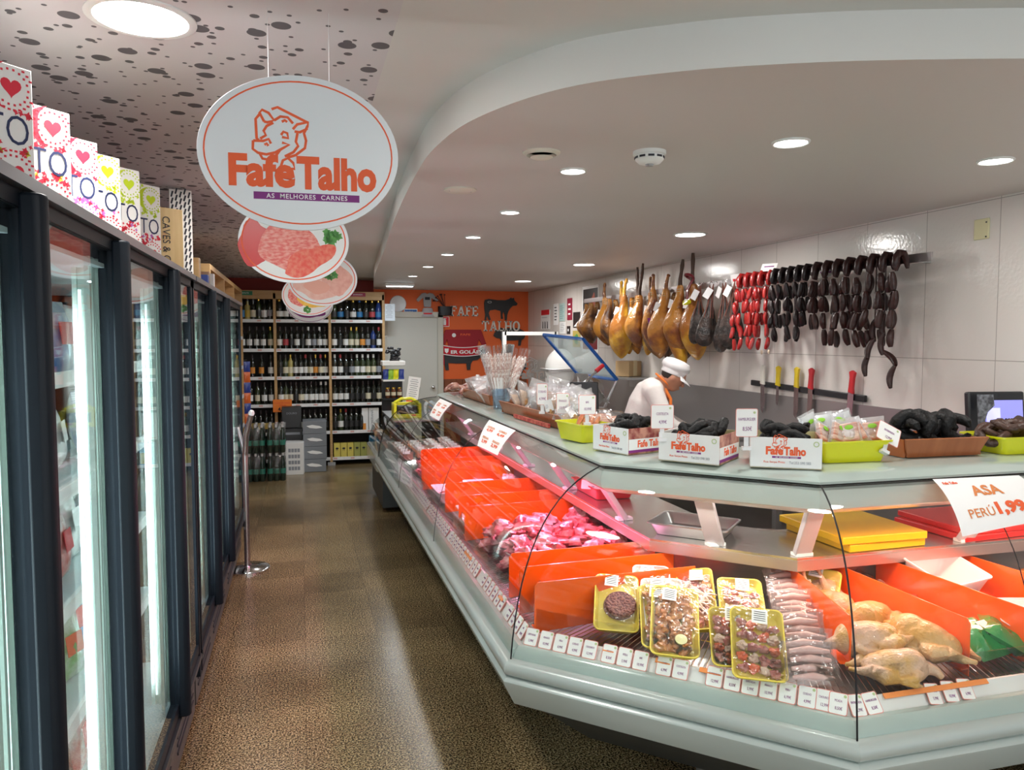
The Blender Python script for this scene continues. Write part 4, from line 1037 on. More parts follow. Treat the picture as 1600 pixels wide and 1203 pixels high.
# glass partition with the shop emblem
t = thing('glass_partition', 'white framed glass partition with the grey shop emblem before the orange wall', 'partition', (2.80, 9.3, 0))
w = MB()
for x in (-.34, .34): w.box((x, 0, .89), (.045, .05, 1.78))
w.box((0,0,1.757), (.68,.05,.045)); w.box((0,0,.3), (.64,.05,.04)); w.build('frame', white, t)
MB().box((0,0,1.03), (.64,.008,1.42)).build('pane', glass, t)
MB().box((0,.03,.55), (.64,.02,1.05)).build('brown_panel', mat('brown_slat'), t)
logo(t, T(.08,-.006,1.24,R(90)), .50, False, mat('etched_grey', (.25,.24,.23), .5))
textbox('AS MELHORES CARNES', .3, .025, MATS['etched_grey'], t, T(.06,-.006,1.07,R(90)))

# ------------------------------------------------------------------ notices on the tiled wall near the back
def wall_notice(y, z, sy, sz, col, label, extra=None, cat='notice', name='wall_notice'):
    t = thing(name, label, cat, (XR-.0005, y, z), (0, 0, R(-90)))       # local -Y faces into the room, X runs towards the camera
    MB().box((0,-.002,0), (sy,.004,sz)).build('sheet', col, t)
    if extra: extra(t)
    return t
def lines(n, w0, dz, z0, m=None, th=.006):
    def f(t):
        w = MB()
        for k in range(n): w.box((0 if k % 2 else -w0*.1, -.0045, z0-dz*k), (w0*(1 if k % 2 else .8), .0008, th))
        w.build('printed_lines', m or MATS['label_grey'], t)
    return f
def nb_red(t):
    MB().box((0,-.0045,.1), (.36,.001,.07)).build('red_header', red_ink, t)
    w = MB()
    for k in (-.1, 0, .1): w.prism([(-.02,-.05),(.02,-.05),(.012,.04),(-.015,.05)], .001, T(k,-.0045,-.07,R(90)))
    w.build('figures', ink, t); lines(1, .3, .02, .03)(t)
wall_notice(10.07, 1.95, .40, .26, paper, 'white notice with red header and three small figures near the back corner', nb_red)
wall_notice(9.62, 2.01, .18, .28, paper, 'narrow white notice in a dark frame on the tiled wall', lines(5, .1, .04, .09, ink, .012))
wall_notice(9.37, 2.03, .2, .23, mat('pale_teal_paper', (.5,.66,.64), .6), 'pale teal printed sheet on the tiled wall', lines(7, .14, .026, .08, mat('teal_ink', (.05,.3,.3), .5)))
wall_notice(9.08, 2.06, .18, .27, mat('dark_red_paper', (.32,.02,.05), .5), 'tall dark red leaflet on the tiled wall', lines(3, .1, .06, .06, paper, .02))
wall_notice(8.83, 1.92, .24, .19, mat('black_paper', (.02,.02,.02), .4), 'black advert with a white corner on the tiled wall', lambda t: MB().prism([(-.1,-.08),(.1,-.08),(.1,.0)], .001, T(0,-.0045,0,R(90))).build('white_corner', paper, t))
wall_notice(9.35, 1.83, .22, .15, paper, 'white typed sheet low on the tiled wall', lines(5, .15, .022, .05))
wall_notice(9.12, 1.80, .12, .1, MATS['black_paper'], 'small black card on the tiled wall', lines(1, .05, .02, .0, paper, .03))
wall_notice(8.83, 1.69, .26, .2, mat('mustard_paper', (.5,.38,.08), .6), 'mustard yellow picture card on the tiled wall', lambda t: MB().prism(bean(0,0,.08,.06,3), .001, T(0,-.0045,0,R(90))).build('print', herb_m, t))
def ham_poster(t):
    MB().box((0,-.0045,.0), (.46,.001,.70)).build('dark_picture', MATS['black_paper'], t)
    MB().prism([(-.23,-.35),(.23,-.35),(.23,-.22),(-.23,-.16)], .0012, T(0,-.005,0,R(90))).build('picture_base', mat('wine_red', (.2,.015,.02), .5), t)
    MB().prism(bean(.0, .16, .06, .13, 4), .0014, T(.1,-.005,.0,R(90))).build('printed_ham', mat('printed_ham_red', (.5,.1,.05), .4), t)
    MB().prism(bean(-.15, -.15, .07, .09, 6), .0014, T(0,-.005,0,R(90))).build('printed_slice', mat('printed_slice', (.7,.35,.3), .4), t)
wall_notice(8.37, 1.92, .52, .77, paper, 'tall poster of a ham on black behind the leftmost hanging hams', ham_poster, 'poster', 'ham_poster')
t = thing('switch_plate', 'cream square switch plate high on the tiled wall at the right', 'switch plate', (XR, 3.07, 2.235))
MB().box((-.005,0,0), (.01,.085,.1)).build('plate', mat('cream_switch', (.72,.68,.42), .5), t, bevel=.003); MB().lathe([(.004,0),(.004,.002),(.0001,.003)], 8, T(-.01,-.03,.03,0,R(-90))).build('screw', ink, t); MB().lathe([(.004,0),(.004,.002),(.0001,.003)], 8, T(-.01,-.03,-.04,0,R(-90))).build('screw', ink, t)
# ------------------------------------------------------------------ rail with hams, smoked meats and sausages
RX = 3.10
t = thing('meat_rail', 'long flat steel hanging rail on brackets along the tiled wall', 'rail', (RX, 5.7, 2.115))
MB().box((0,0,0), (.012,4.95,.045)).build('rail_bar', mat('rail_steel', (.5,.46,.46), .35, .9), t)
for y in (-2.3, -1.2, 0, 1.2, 2.3): MB().box((.075,y,.0), (.15,.03,.03)).build('bracket', steel_sat, t)
ham_cols = [('golden yellow', mat('ham_gold', (.62,.33,.02), .32, var=((.34,.12,.015), 6, .08), bump=(30,1), coat=.3)),
            ('orange brown', mat('ham_orange', (.17,.045,.012), .32, var=((.52,.22,.03), 6, .08), bump=(30,1), coat=.3)),
            ('dark brown', mat('ham_dark', (.05,.018,.01), .38, var=((.36,.15,.03), 7, .1), bump=(30,1), coat=.2))]
hoof = mat('hoof_dark', (.07,.035,.02), .5, bump=(30,.4)); skin_m = mat('ham_cut_meat', (.42,.12,.05), .45, var=((.3,.08,.03), 15,.2))
def ham_mesh(seed, L=.60, fat=1.):
    mb = MB(); rnd = random.Random(seed)
    prof = [(0,.027,0),(.07,.029,.003),(.15,.030,.006),(.24,.042,.0),(.34,.058,-.008),(.46,.078,-.012),(.6,.094,-.01),(.74,.088,.0),(.86,.066,.012),(.95,.038,.022),(1.,.008,.026)]
    n = 18; vs = []
    for tt, r, ox in prof:
        for j in range(n):
            q = 2*math.pi*j/n; d = Vector((math.cos(q), math.sin(q)*.72, 0)); k = 1+.32*noise.noise(Vector((math.cos(q)*1.4, math.sin(q)*1.4, tt*4+seed)))+.12*noise.noise(Vector((math.cos(q)*4, math.sin(q)*4, tt*14+seed)))
            rr = r*fat*k; vs.append((ox*2+d.x*rr*.8, d.y*rr*1.25, -tt*L))
    for i in range(len(prof)-1):
        for j in range(n): mb.f.append([i*n+j, (i+1)*n+j, (i+1)*n+(j+1)%n, i*n+(j+1)%n]); mb.m.append(0); mb.s.append(True)
    mb.v = [Vector(v) for v in vs]; mb.f.append([j for j in range(n)]); mb.m.append(0); mb.s.append(False)
    return mb
def ham(y, z, L, ci, label, seed, lean=0, foot=0, x=RX-.06, fat=1.05, tagged=True, rz=0):
    t = thing('cured_ham', label, 'ham', (x, y, z), (lean, 0, rz), 'cured hams hanging on the rail')
    ham_mesh(seed, L, fat).build('meat', ham_cols[ci][1], t, sub=1)
    if foot:
        MB().tube([(0,0,-.03),(0,.004,.04),(.004,.0,.10),(0,-.008,.10+foot*.5),(0,-.012,.1+foot)], [.02,.017,.014,.018,.010], 10).build('hoof', hoof if foot > .08 else ham_cols[ci][1], t)
    MB().tube([(0,.024*math.cos(a),-.055+.003*k+.024*math.sin(a)*.1) if False else (.023*math.cos(a), .023*math.sin(a), -.07+.002*k) for k, a in enumerate([i*.7 for i in range(20)])], .0035, 5).build('cord', mat('hemp_cord', (.55,.45,.28), .8), t)
    if tagged:
        MB().box((-.05,-.0,-.17), (.002,.045,.075), T(0,0,0,.25)).build('paper_tag', paper, t)
    return t
hams = [(7.95,2.10,.44,1,0), (7.70,2.08,.42,2,0), (7.45,2.13,.52,1,.07), (7.22,2.10,.50,2,.0), (7.0,2.16,.60,0,.05), (6.82,2.15,.58,0,.06), (6.66,2.12,.42,2,.14), (6.50,2.14,.52,1,.17),
        (6.34,2.14,.54,2,.03), (6.20,2.18,.58,0,.0), (6.07,2.12,.55,1,0), (5.93,2.13,.60,0,.02), (5.82,2.12,.55,1,.03), (5.98,2.24,.60,1,0)]
hams = [(7.98,2.08,.44,1,0), (7.72,2.08,.44,2,0), (7.46,2.12,.5,1,.05), (7.22,2.10,.50,2,0), (7.02,2.12,.58,0,.04), (6.84,2.12,.62,0,.05), (6.66,2.1,.46,2,.16), (6.50,2.10,.50,1,.18),
        (6.36,2.12,.60,2,.03), (6.22,2.14,.60,1,.02), (6.09,2.14,.56,0,.0), (5.97,2.12,.60,1,.02), (5.84,2.12,.66,0,.0), (5.72,2.14,.58,1,.10), (5.60,2.14,.62,0,.17)]
for i, (y, z, L, ci, ft) in enumerate(hams):
    ham(y, z, L, ci, '%s cured ham on the wall rail, %s from the left end' % (ham_cols[ci][0], ordn(i)), i*3.1, lean=R((-6, 5, -3, 7)[i % 4]), foot=ft, x=RX-.05-.05*(i % 2), rz=R((-30, 15, 40)[i % 3]), fat=1.12+.14*(i % 3))
for j, (y, z, L, ci) in enumerate([(7.85,2.10,.40,2),(7.34,2.10,.50,1),(7.12,2.10,.46,2),(6.93,2.10,.56,1),(6.43,2.1,.56,0),(6.28,2.1,.5,2),(6.03,2.1,.58,2),(5.78,2.1,.6,2)]):
    ham(y, z, L, ci, '%s cured ham close to the wall behind the front row, %s from left' % (ham_cols[ci][0], ordn(j)), 50+j*2.3, lean=R((5,-6)[j % 2]), x=RX+.02, rz=R(20*j), fat=1.05)
t = thing('promo_card', 'dark purple and pink card hanging on the hams', 'card', (RX-.17, 6.05, 1.83), (R(20), 0, R(-70)))
MB().box((-.03,0,0), (.07,.002,.09)).build('card', purple_ink, t); MB().box((.04,-.003,-.01), (.06,.002,.08)).build('card', mat('pink_card', (.7,.5,.58), .5), t)
t = thing('red_chorizo_ring', 'thin wine-red sausage looped round the top of the rightmost ham', 'sausage', (RX-.06, 5.62, 2.16))
MB().tube([(.03*math.cos(a)-.01, .04*math.sin(a), .05*math.sin(a*.5)) for a in [k*.4 for k in range(15)]] + [(-.04,-.02,-.08),(-.04,-.02,-.16)], .012, 8).build('sausage', mat('wine_red_casing', (.2,.01,.02), .3, coat=.4), t); MB().tube([(-.04,-.06,-.17),(-.05,.0,-.19),(-.03,.04,-.17)], .018, 8).build('yellow_band', yellow_pl, t)

smoked_m = [mat('smoked_meat_dark', (.012,.008,.007), .45, var=((.06,.036,.028), 14, .1), bump=(40,1)), mat('smoked_meat_brown', (.12,.045,.022), .4, var=((.3,.1,.04), 10, .2), bump=(25,.8), coat=.3)]
def smoked(y, L, ci, label, seed):
    t = thing('smoked_meat', label, 'smoked meat', (RX-.04-.03*(seed % 2), y, 2.09), (R((-8, 6, -2, 9)[seed % 4]), 0, R(seed*37 % 60)), 'smoked meats hanging on hooks')
    mb = MB(); n = 14
    prof = [(0,.008),(.1,.02),(.25,.035),(.5,.055),(.75,.068),(.9,.06),(.98,.035),(1.,.004)]
    for tt, r in prof:
        for j in range(n):
            q = 2*math.pi*j/n; k = 1+.55*noise.noise(Vector((math.cos(q)*1.5, math.sin(q)*1.5, tt*3+seed)))+.2*noise.noise(Vector((math.cos(q)*4, math.sin(q)*4, tt*12+seed)))
            mb.v.append(Vector((r*k*math.cos(q)*.8, r*k*math.sin(q), -.10-tt*L)))
    for i in range(len(prof)-1):
        for j in range(n): mb.f.append([i*n+j, (i+1)*n+j, (i+1)*n+(j+1)%n, i*n+(j+1)%n]); mb.m.append(0); mb.s.append(True)
    mb.build('meat', smoked_m[ci], t, sub=1)
    w = MB()
    for k in range(5):
        a = k*1.26; w.tube([(0,0,.02),(.02*math.cos(a),.02*math.sin(a),-.13),(.035*math.cos(a),.04*math.sin(a),-.13-L*.3)], .0035, 5)
    w.build('strings', mat('red_brown_string', (.2,.07,.05), .7), t)
    w = MB().tube([(0,.0,-.02),(0,.0,.03),(0,-.015,.045),(0,-.03,.03)], .003, 6); w.build('hook', chrome, t)
    if seed % 2: MB().box((-.04,0,-.06), (.002,.05,.08), T(0,0,0,.4)).build('paper_tag', paper, t)
for i, (y, L, c) in enumerate([(5.52,.22,1),(5.44,.34,0),(5.35,.32,0),(5.25,.36,0),(5.16,.38,0),(5.07,.40,0),(5.0,.34,0),(4.95,.36,0)]):
    smoked(y, L, c, '%s smoked meat piece hanging on a hook, %s to the right of the hams' % (['black', 'brown'][c], ordn(i)), i)

# linked sausages hanging in strings over the rail
sau = {'red': mat('red_chorizo', (.27,.004,.006), .25, var=((.42,.02,.015), 30, .2), bump=(40,.5), coat=.6),
       'black': mat('black_chorizo', (.006,.004,.005), .28, var=((.02,.009,.009), 30, .2), bump=(40,.5), spec=.4),
       'brown': mat('dark_brown_chorizo', (.018,.006,.006), .36, var=((.045,.016,.013), 25, .2), bump=(40,.5), spec=.35)}
def link_mesh(L, r, m, bend=0):
    pts = []; rs = []
    for k in range(9):
        u = k/8; pts.append((bend*math.sin(math.pi*u), 0, -L*u)); rs.append(r*max(.25, math.sin(math.pi*min(max(u, .03), .97))**.25))
    return MB().tube(pts, rs, 10).mesh('sausage_link', m)
LM = {}
def lmesh(kind, L, r):
    k = (kind, round(L, 3), round(r, 3))
    if k not in LM: LM[k] = link_mesh(L, r, sau[kind], .006)
    return LM[k]
def chain(y, n, kind, label, L=.082, r=.0155, seed=0, x=RX-.03, z=2.13, back=True, tip=False):
    t = thing('sausage_string', label, 'sausages', (x, y, z), group='strings of sausages over the rail')
    rnd = random.Random(seed)
    zc = 0; yy = 0; me = lmesh(kind, L, r)
    # first link bends over the rail
    w = MB().tube([(.045,0,-.06),(.04,0,-.02),(.02,0,.012),(-.005,0,.014),(-.022,0,-.01),(-.026,0,-.05),(-.026,0,-.075)], [r*.4,r*.9,r,r,r,r*.9,r*.4], 10)
    w.build('sausage_link', sau[kind], t)
    zc = -.078-rnd.uniform(0,.02)
    for k in range(n):
        o = bpy.data.objects.new('sausage_link', me); COL.objects.link(o); o.parent = t
        a = rnd.uniform(-.27, .27)
        o.location = (-.028-rnd.uniform(0, .02), yy, zc); o.rotation_euler = (a, rnd.uniform(-.2,.2), rnd.uniform(0, 6.28))
        yy += math.sin(a)*L; zc -= L*math.cos(a)+.004
    if tip: MB().ell((-.03, yy, zc-.012), (.009,.009,.016), 8).build('knotted_end', mat('casing_end', (.75,.6,.45), .5), t)
    return t
rr = random.Random(9)
for j in range(14):
    chain(4.91-j*.0285, (3,4,5,4,4,5,3,4,5,5,4,5,4,5)[j], 'red', 'bright red sausage string on the rail, %s from the left among the red ones' % ordn(j), seed=j, x=RX-.015-.03*(j % 3), tip=j in (1, 9, 13), L=.082, r=.0165)
for j in range(15):
    chain(4.50-j*.0275, (3,2,4,3,4,3,4,3,4,4,3,4,3,2,3)[j], 'black', 'glossy black sausage string on the rail, %s to the right of the red ones' % ordn(j), seed=20+j, x=RX-.015-.03*(j % 3), L=.088, r=.0175)
for j in range(24):
    chain(4.08-j*.0315, (3,2,3,2,4,2,4,3,4,3,4,3,4,3,4,2,4,3,4,2,3,4,2,3)[j], 'brown', 'dull dark brown sausage string on the rail, %s counted from the black ones' % ordn(j), seed=40+j, x=RX-.015-.032*(j % 3), L=.095, r=.0195)
t = thing('sausage_string', 'curved dark sausages hanging lowest at the right end of the rail', 'sausages', (RX-.08, 3.42, 2.13), group='lowest curved dark sausages')
me = link_mesh(.12, .0165, sau['brown'], .02)
for (y, z, a) in ((.03,-.30,0), (.03,-.40,.05), (.035,-.50,-.9), (-.055,-.575,.2), (.10,-.33,.0), (.10,-.43,.35), (.14,-.52,.15)):
    o = bpy.data.objects.new('sausage_link', me); COL.objects.link(o); o.parent = t; o.location = (0, y, z); o.rotation_euler = (a, 0, 1.57 if a > -.5 else 0)
MB().tube([(0,.03,0),(0,.03,-.3)], .004, 5).build('casing_string', sau['brown'], t); MB().tube([(0,.10,0),(0,.10,-.33)], .004, 5).build('casing_string', sau['brown'], t)
for k, (y, z, s, lab) in enumerate([(4.56,2.24,(.1,.05),'white label card standing above the red and black sausages'), (3.98,2.09,(.08,.05),'small white label card lying among the brown sausages')]):
    t = thing('label_card', lab, 'card', (RX-.05, y, z-(.065 if k == 0 else 0)), (R(-30), 0, R(-60))); MB().box((0,0,0), (.11 if k == 0 else .08,.002,.06)).build('card', card, t, bevel=.0005); MB().box((0,-.0015,.005), (.07,.0008,.008)).build('printed_line', purple_ink, t)
t = None
t = thing('label_card', 'white tilted label tag hanging beside the leftmost red sausage string', 'card', (RX-.045, 4.98, 2.12), (R(20), 0, R(-60))); MB().box((0,0,0), (.07,.002,.09)).build('card', card, t); MB().box((0,-.0015,.0), (.04,.0008,.02)).build('printed_line', red_ink, t)

# knife rack
t = thing('knife_rack', 'long black magnetic knife rack on the steel wall lining', 'knife rack', (XR-.02, 4.42, 1.355), (R(1.5),0,0))
MB().box((0,0,0), (.02,1.2,.04)).build('magnet_bar', black, t, bevel=.005)
kn = [(4.855,'white',(.75,.72,.65),.21,.046,'long knife with a white riveted handle, leftmost on the rack'), (4.672,'yellow',(.8,.6,.02),.14,.030,'narrow knife with a plain yellow handle on the rack'), (4.462,'yellow',(.75,.55,.02),.21,.048,'wide knife with a spotted yellow handle, middle of the rack'),
      (4.314,'red',(.6,.02,.03),.21,.046,'knife with a red handle beside the spotted yellow one'), (3.93,'red',(.7,.02,.03),.16,.05,'knife with a bright red handle, rightmost on the rack')]
for i, (y, nm, c, BL, bw, lab) in enumerate(kn):
    t = thing('butcher_knife', lab, 'knife', (XR-.036, y, 1.37), (R((-1,2,1,3,5)[i]),0,0), 'knives on the magnetic rack')
    MB().prism([(-.5*bw,0),(.5*bw,0),(.5*bw,-BL*.75),(.1*bw,-BL),(-.45*bw,-BL*.9)], .0025, T(.0,0,0,0,0,0) @ frame((0,0,0), (0,-1,0), (0,0,1))).build('blade', mat('blade_steel', (.45,.36,.38), .25, .95), t)
    MB().prism([(-.022,0),(.025,-.006),(.018,.03),(.020,.09),(.028,.125),(.0,.137),(-.025,.125),(-.016,.09),(-.019,.03)], .018, T(.008,0,0) @ frame((0,0,0), (0,-1,0), (0,0,1))).build('handle_'+('grip'), mat('handle_%s_%d' % (nm, i), c, .35, coat=.3), t, bevel=.004)
# ------------------------------------------------------------------ what lies in the counters
def dk(o): return .638 + (o-.1)*.0735          # height of the wire shelf
def chunk_mesh(name, m, rx, ry, rz, seed, n=22, a=.75, b=.38):
    mb = MB().ell((0,0,0), (1,1,1), n)
    for v in mb.v:
        d = v.normalized(); k = 1 + a*noise.noise(d*1.1+Vector((seed,0,3))) + b*noise.noise(d*3.1+Vector((0,seed,1))) + b*.4*noise.noise(d*7+Vector((seed,1,0)))
        v.x, v.y, v.z = d.x*k*rx, d.y*k*ry, d.z*k*rz
    return mb.mesh(name, m)
raw = [mat('raw_pork', (.52,.10,.12), .3, var=((.72,.38,.38), 16, .06), bump=(30,.5), coat=.4), mat('raw_beef', (.34,.015,.025), .28, var=((.5,.12,.12), 14, .05), bump=(30,.5), coat=.4),
       mat('raw_bone_in', (.66,.36,.33), .35, var=((.78,.66,.6), 26, .12), bump=(35,.5), coat=.3)]
def scatter(base, label, cat, mats, n, x0, x1, y0, y1, zf, sizes, seed, group, lay=2, name='meat_piece'):
    rnd = random.Random(seed); P = []
    for i in range(4):
        sx, sy, sz = sizes; P.append(chunk_mesh(name, mats[i % len(mats)], sx*rnd.uniform(.8,1.2), sy*rnd.uniform(.8,1.2), sz*rnd.uniform(.8,1.2), seed+i*1.7))
    cols = max(1, int(math.sqrt(n/lay*(x1-x0)/(y1-y0))+.5)); rows_ = max(1, int(n/lay/cols+.5)); k = 0
    for l in range(lay):
        for r_ in range(rows_):
            for c in range(cols):
                if k >= n: return
                x = x0+(x1-x0)*(c+.5+rnd.uniform(-.25,.25))/cols; y = y0+(y1-y0)*(r_+.5+rnd.uniform(-.25,.25))/rows_
                o = bpy.data.objects.new(name, P[rnd.randrange(4)]); COL.objects.link(o)
                o.location = (x, y, zf(x, y)+sizes[2]*.8+l*sizes[2]*1.25); o.rotation_euler = (rnd.uniform(-.5,.5), rnd.uniform(-.5,.5), rnd.uniform(0,6.28))
                tag(o, label, cat, group); k += 1
fa = lambda x, y: dk(x-XA)
scatter('p', 'pink raw meat cut in the big pile before the third group of orange dividers', 'meat', [raw[0], raw[1], raw[0], raw[1]], 34, .90, 1.44, 3.08, 3.80, fa, (.092,.066,.042), 3, 'raw meat pile nearest the corner of the aisle counter', 2)
scatter('p', 'pale chop or bone-in piece between two orange dividers of the aisle counter', 'meat', [raw[2]], 12, .86, 1.4, 3.92, 4.10, fa, (.05,.04,.025), 8, 'pale pieces between the middle dividers', 1)
scatter('p', 'small pinkish cut beside the white tubs of the aisle counter', 'meat', [raw[2], raw[0]], 12, 1.28, 1.45, 4.62, 5.08, fa, (.045,.04,.028), 12, 'cuts beside the white tubs', 2)
scatter('p', 'bright red meat strip behind the farthest orange divider', 'meat', [raw[1]], 26, 1.1, 1.46, 6.02, 6.45, fa, (.05,.022,.02), 16, 'red meat strips at the far end', 2)
scatter('p', 'pale pink meat strip behind the farthest orange divider', 'meat', [raw[0]], 14, .88, 1.12, 6.0, 6.3, fa, (.05,.03,.02), 19, 'pink meat strips at the far end', 2)
scatter('p', 'pink meat cut between the far orange dividers', 'meat', [raw[0]], 10, .85, 1.1, 5.6, 5.95, fa, (.045,.035,.025), 26, 'pink cuts between the far dividers', 1)

# orange dividers
def divider(p, q, label, h0=.17, h1=.15, tilt=0):
    p, q = Vector(p), Vector(q); L = (q-p).length; a = math.atan2(q.y-p.y, q.x-p.x)
    t = thing('orange_divider', label, 'divider', (p.x, p.y, 0), (0, 0, a), 'orange dividers in the counters')
    z0 = dk_at(p); z1 = dk_at(q)
    MB().prism([(0,z0+.004),(L,z1+.004),(L,max(z1+.04, .832)),(.012,.825),(0,.81)] if h0 > .1 else [(0,z0+.004),(L,z1+.004),(L,.832),(0,z0+h0)], .004, T(0,.002,0,R(90),0,0) @ T(0,0,0)).build('board', orange_board, t, bevel=.0008)
    MB().prism([(.0,0),(L,0),(L,.03),(.0,.03)], .003, T(0,.002,(z0+z1)/2+.003, math.atan2(0,1), -math.atan2(z1-z0, L))).build('foot_fold', orange_board, t)
    t.rotation_euler.x = 0
    return t
def dk_at(p):
    o = max(.1, min(.78, min(p.x-XA, (p.x+p.y-XA-YA)/1.4142, p.y-YBc) if p.x < 3 else .3)); return dk(o)
for i, (y, x0, x1) in enumerate([(2.585,.795,1.44),(2.78,.795,1.45),(2.97,.805,1.46),(3.875,.81,1.46),(4.15,.835,1.48),(4.54,.83,1.49),(5.28,.81,1.47),(5.48,.83,1.49),(5.98,.90,1.47)]):
    divider((x0, y, 0), (x1, y+.01, 0), 'orange divider board across the aisle counter, %s from the corner' % ordn(i))
divider((1.66, 2.0, 0), (1.80, 2.54, 0), 'orange divider beside the stacked pale sausage packs', .13)
divider((2.0, 1.88, 0), (1.975, 2.53, 0), 'orange divider right of the plump yellow chickens', .13)
divider((2.26, 1.88, 0), (2.21, 2.53, 0), 'orange divider between the wrapped chicken pieces and the white tubs', .13)
divider((2.62, 1.9, 0), (2.56, 2.53, 0), 'rightmost orange divider beside the minced meat', .13)

# tubs of small cuts
tub_m = mat('white_tub', (.85,.82,.82), .35, coat=.2)
def tub(x, y, w, d, h, label, rz=0, tilt=(0,0), z=None, m=None, name='white_tub', cat='tub', group=None):
    t = thing(name, label, cat, (x, y, z if z is not None else fa(x, y)+.003), (tilt[0], tilt[1], rz), group)
    def rect(s, z_, r=.02):
        a, b = w/2*s-r, d/2*s-r; P = []
        for cx, cy, q in ((a,b,0),(-a,b,90),(-a,-b,180),(a,-b,270)):
            for k in range(4): P.append((cx+r*math.cos(R(q+k*30)), cy+r*math.sin(R(q+k*30)), z_))
        return P
    rings = [rect(.84, .004), rect(.84, 0), rect(1, h), rect(1.05, h), rect(1.05, h-.006), rect(.97, h-.006), rect(.82, .006)]
    vs = sum(rings, []); n = 16
    fs = [(i*n+j, i*n+(j+1)%n, (i+1)*n+(j+1)%n, (i+1)*n+j) for i in range(1, 6) for j in range(n)]
    fs += [tuple(n+j for j in range(n))[::-1], tuple(6*n+j for j in range(n))]
    MB().add(vs, fs, 0, True).build('shell', m or tub_m, t)
    return t
for i, (x, y) in enumerate([(.93,4.9),(1.15,4.92)]):
    tub(x, y, .2, .3, .07, 'white tub of small red cuts on the aisle counter, %s' % ['nearer the aisle','farther from the aisle'][i], group='white tubs of small cuts')
    scatter('p', 'little red cut inside a white tub on the aisle counter', 'meat', [raw[1], raw[2]], 14, x-.075, x+.075, y-.11, y+.11, lambda a, b: fa(x, y)+.008, (.022,.017,.013), 30+i, 'little cuts in the white tubs', 2)
tub(1.0, 4.35, .24, .2, .05, 'shallow white tub with pale chops behind the sixth divider', group='white tubs of small cuts')
scatter('p', 'pale chop inside the shallow white tub', 'meat', [raw[2]], 5, .92, 1.08, 4.28, 4.42, lambda a, b: fa(1.,4.3)+.01, (.045,.03,.016), 44, 'chops in the shallow tub', 1)

# clear packs of sliced meat between the near dividers
marble = mat('marbled_slices', (.5,.12,.2), .3, var=((.8,.55,.62), 40, .08), coat=.4)
def clear_pack(x, y, z, w, h, d, label, rot, m, lab=True, name='meat_pack', group='clear packs between the near dividers'):
    t = thing(name, label, 'meat pack', (x, y, z), rot, group)
    pillow(MB(), w*.86, h*.86, d*.8, seed=x*9, nz=.2).build('meat', m, t, loc=(0,0,h*.07)); pillow(MB(), w, h, d, seed=x*5, nz=.12).build('film', wrap, t)
    if lab: MB().box((0,-d*.52,h*.62), (w*.42,.001,h*.3)).build('price_label', card, t)
    return t
for i, (x, y, w, rz, m, lab) in enumerate([(1.0,2.70,.16,0,marble,'clear pack of marbled slices standing before the second divider'), (1.22,2.72,.18,.3,marble,'pack of purple marbled slices with a white label, right of another'),
        (1.02,2.88,.16,-.2,marble,'marbled pack standing before the third divider, near the glass'), (1.3,2.66,.14,.1,tub_m,'small white tray pack with a label before the second divider')]):
    clear_pack(x, y, dk(.4)+.02, w, .10, .05, lab, (R(-50),0,rz), m, i % 2 == 1 or i == 3)
clear_pack(.90, 2.72, dk(.2), .13, .13, .06, 'cloudy bag of meat at the corner beside the low shield', (R(-20),0,R(70)), marble, False)
clear_pack(.86, 3.98, dk(.15), .16, .12, .08, 'bag of pale poultry at the aisle side of the fourth divider', (R(-20),0,R(80)), raw[2], False)
# packed sausages and brown packs in the far part
pk_m = [mat('packed_sausage_brown', (.28,.1,.06), .35, var=((.5,.25,.18), 20, .2), coat=.4), mat('packed_sausage_red', (.42,.1,.07), .35, var=((.6,.3,.2), 20, .2), coat=.4)]
i = 0
for r_ in range(5):
    for c in range(4):
        clear_pack(.86+c*.155, 6.52+r_*.155, fa(.86+c*.15, 6)+.012, .14, .14, .04, 'clear pack of brown sausages with white label, row %s, %s from the aisle' % (ordn(r_), ordn(c)), (R(-62),0,R(-8+5*c)), pk_m[(r_+c) % 2], True, group='brown packs at the far end of the aisle counter')

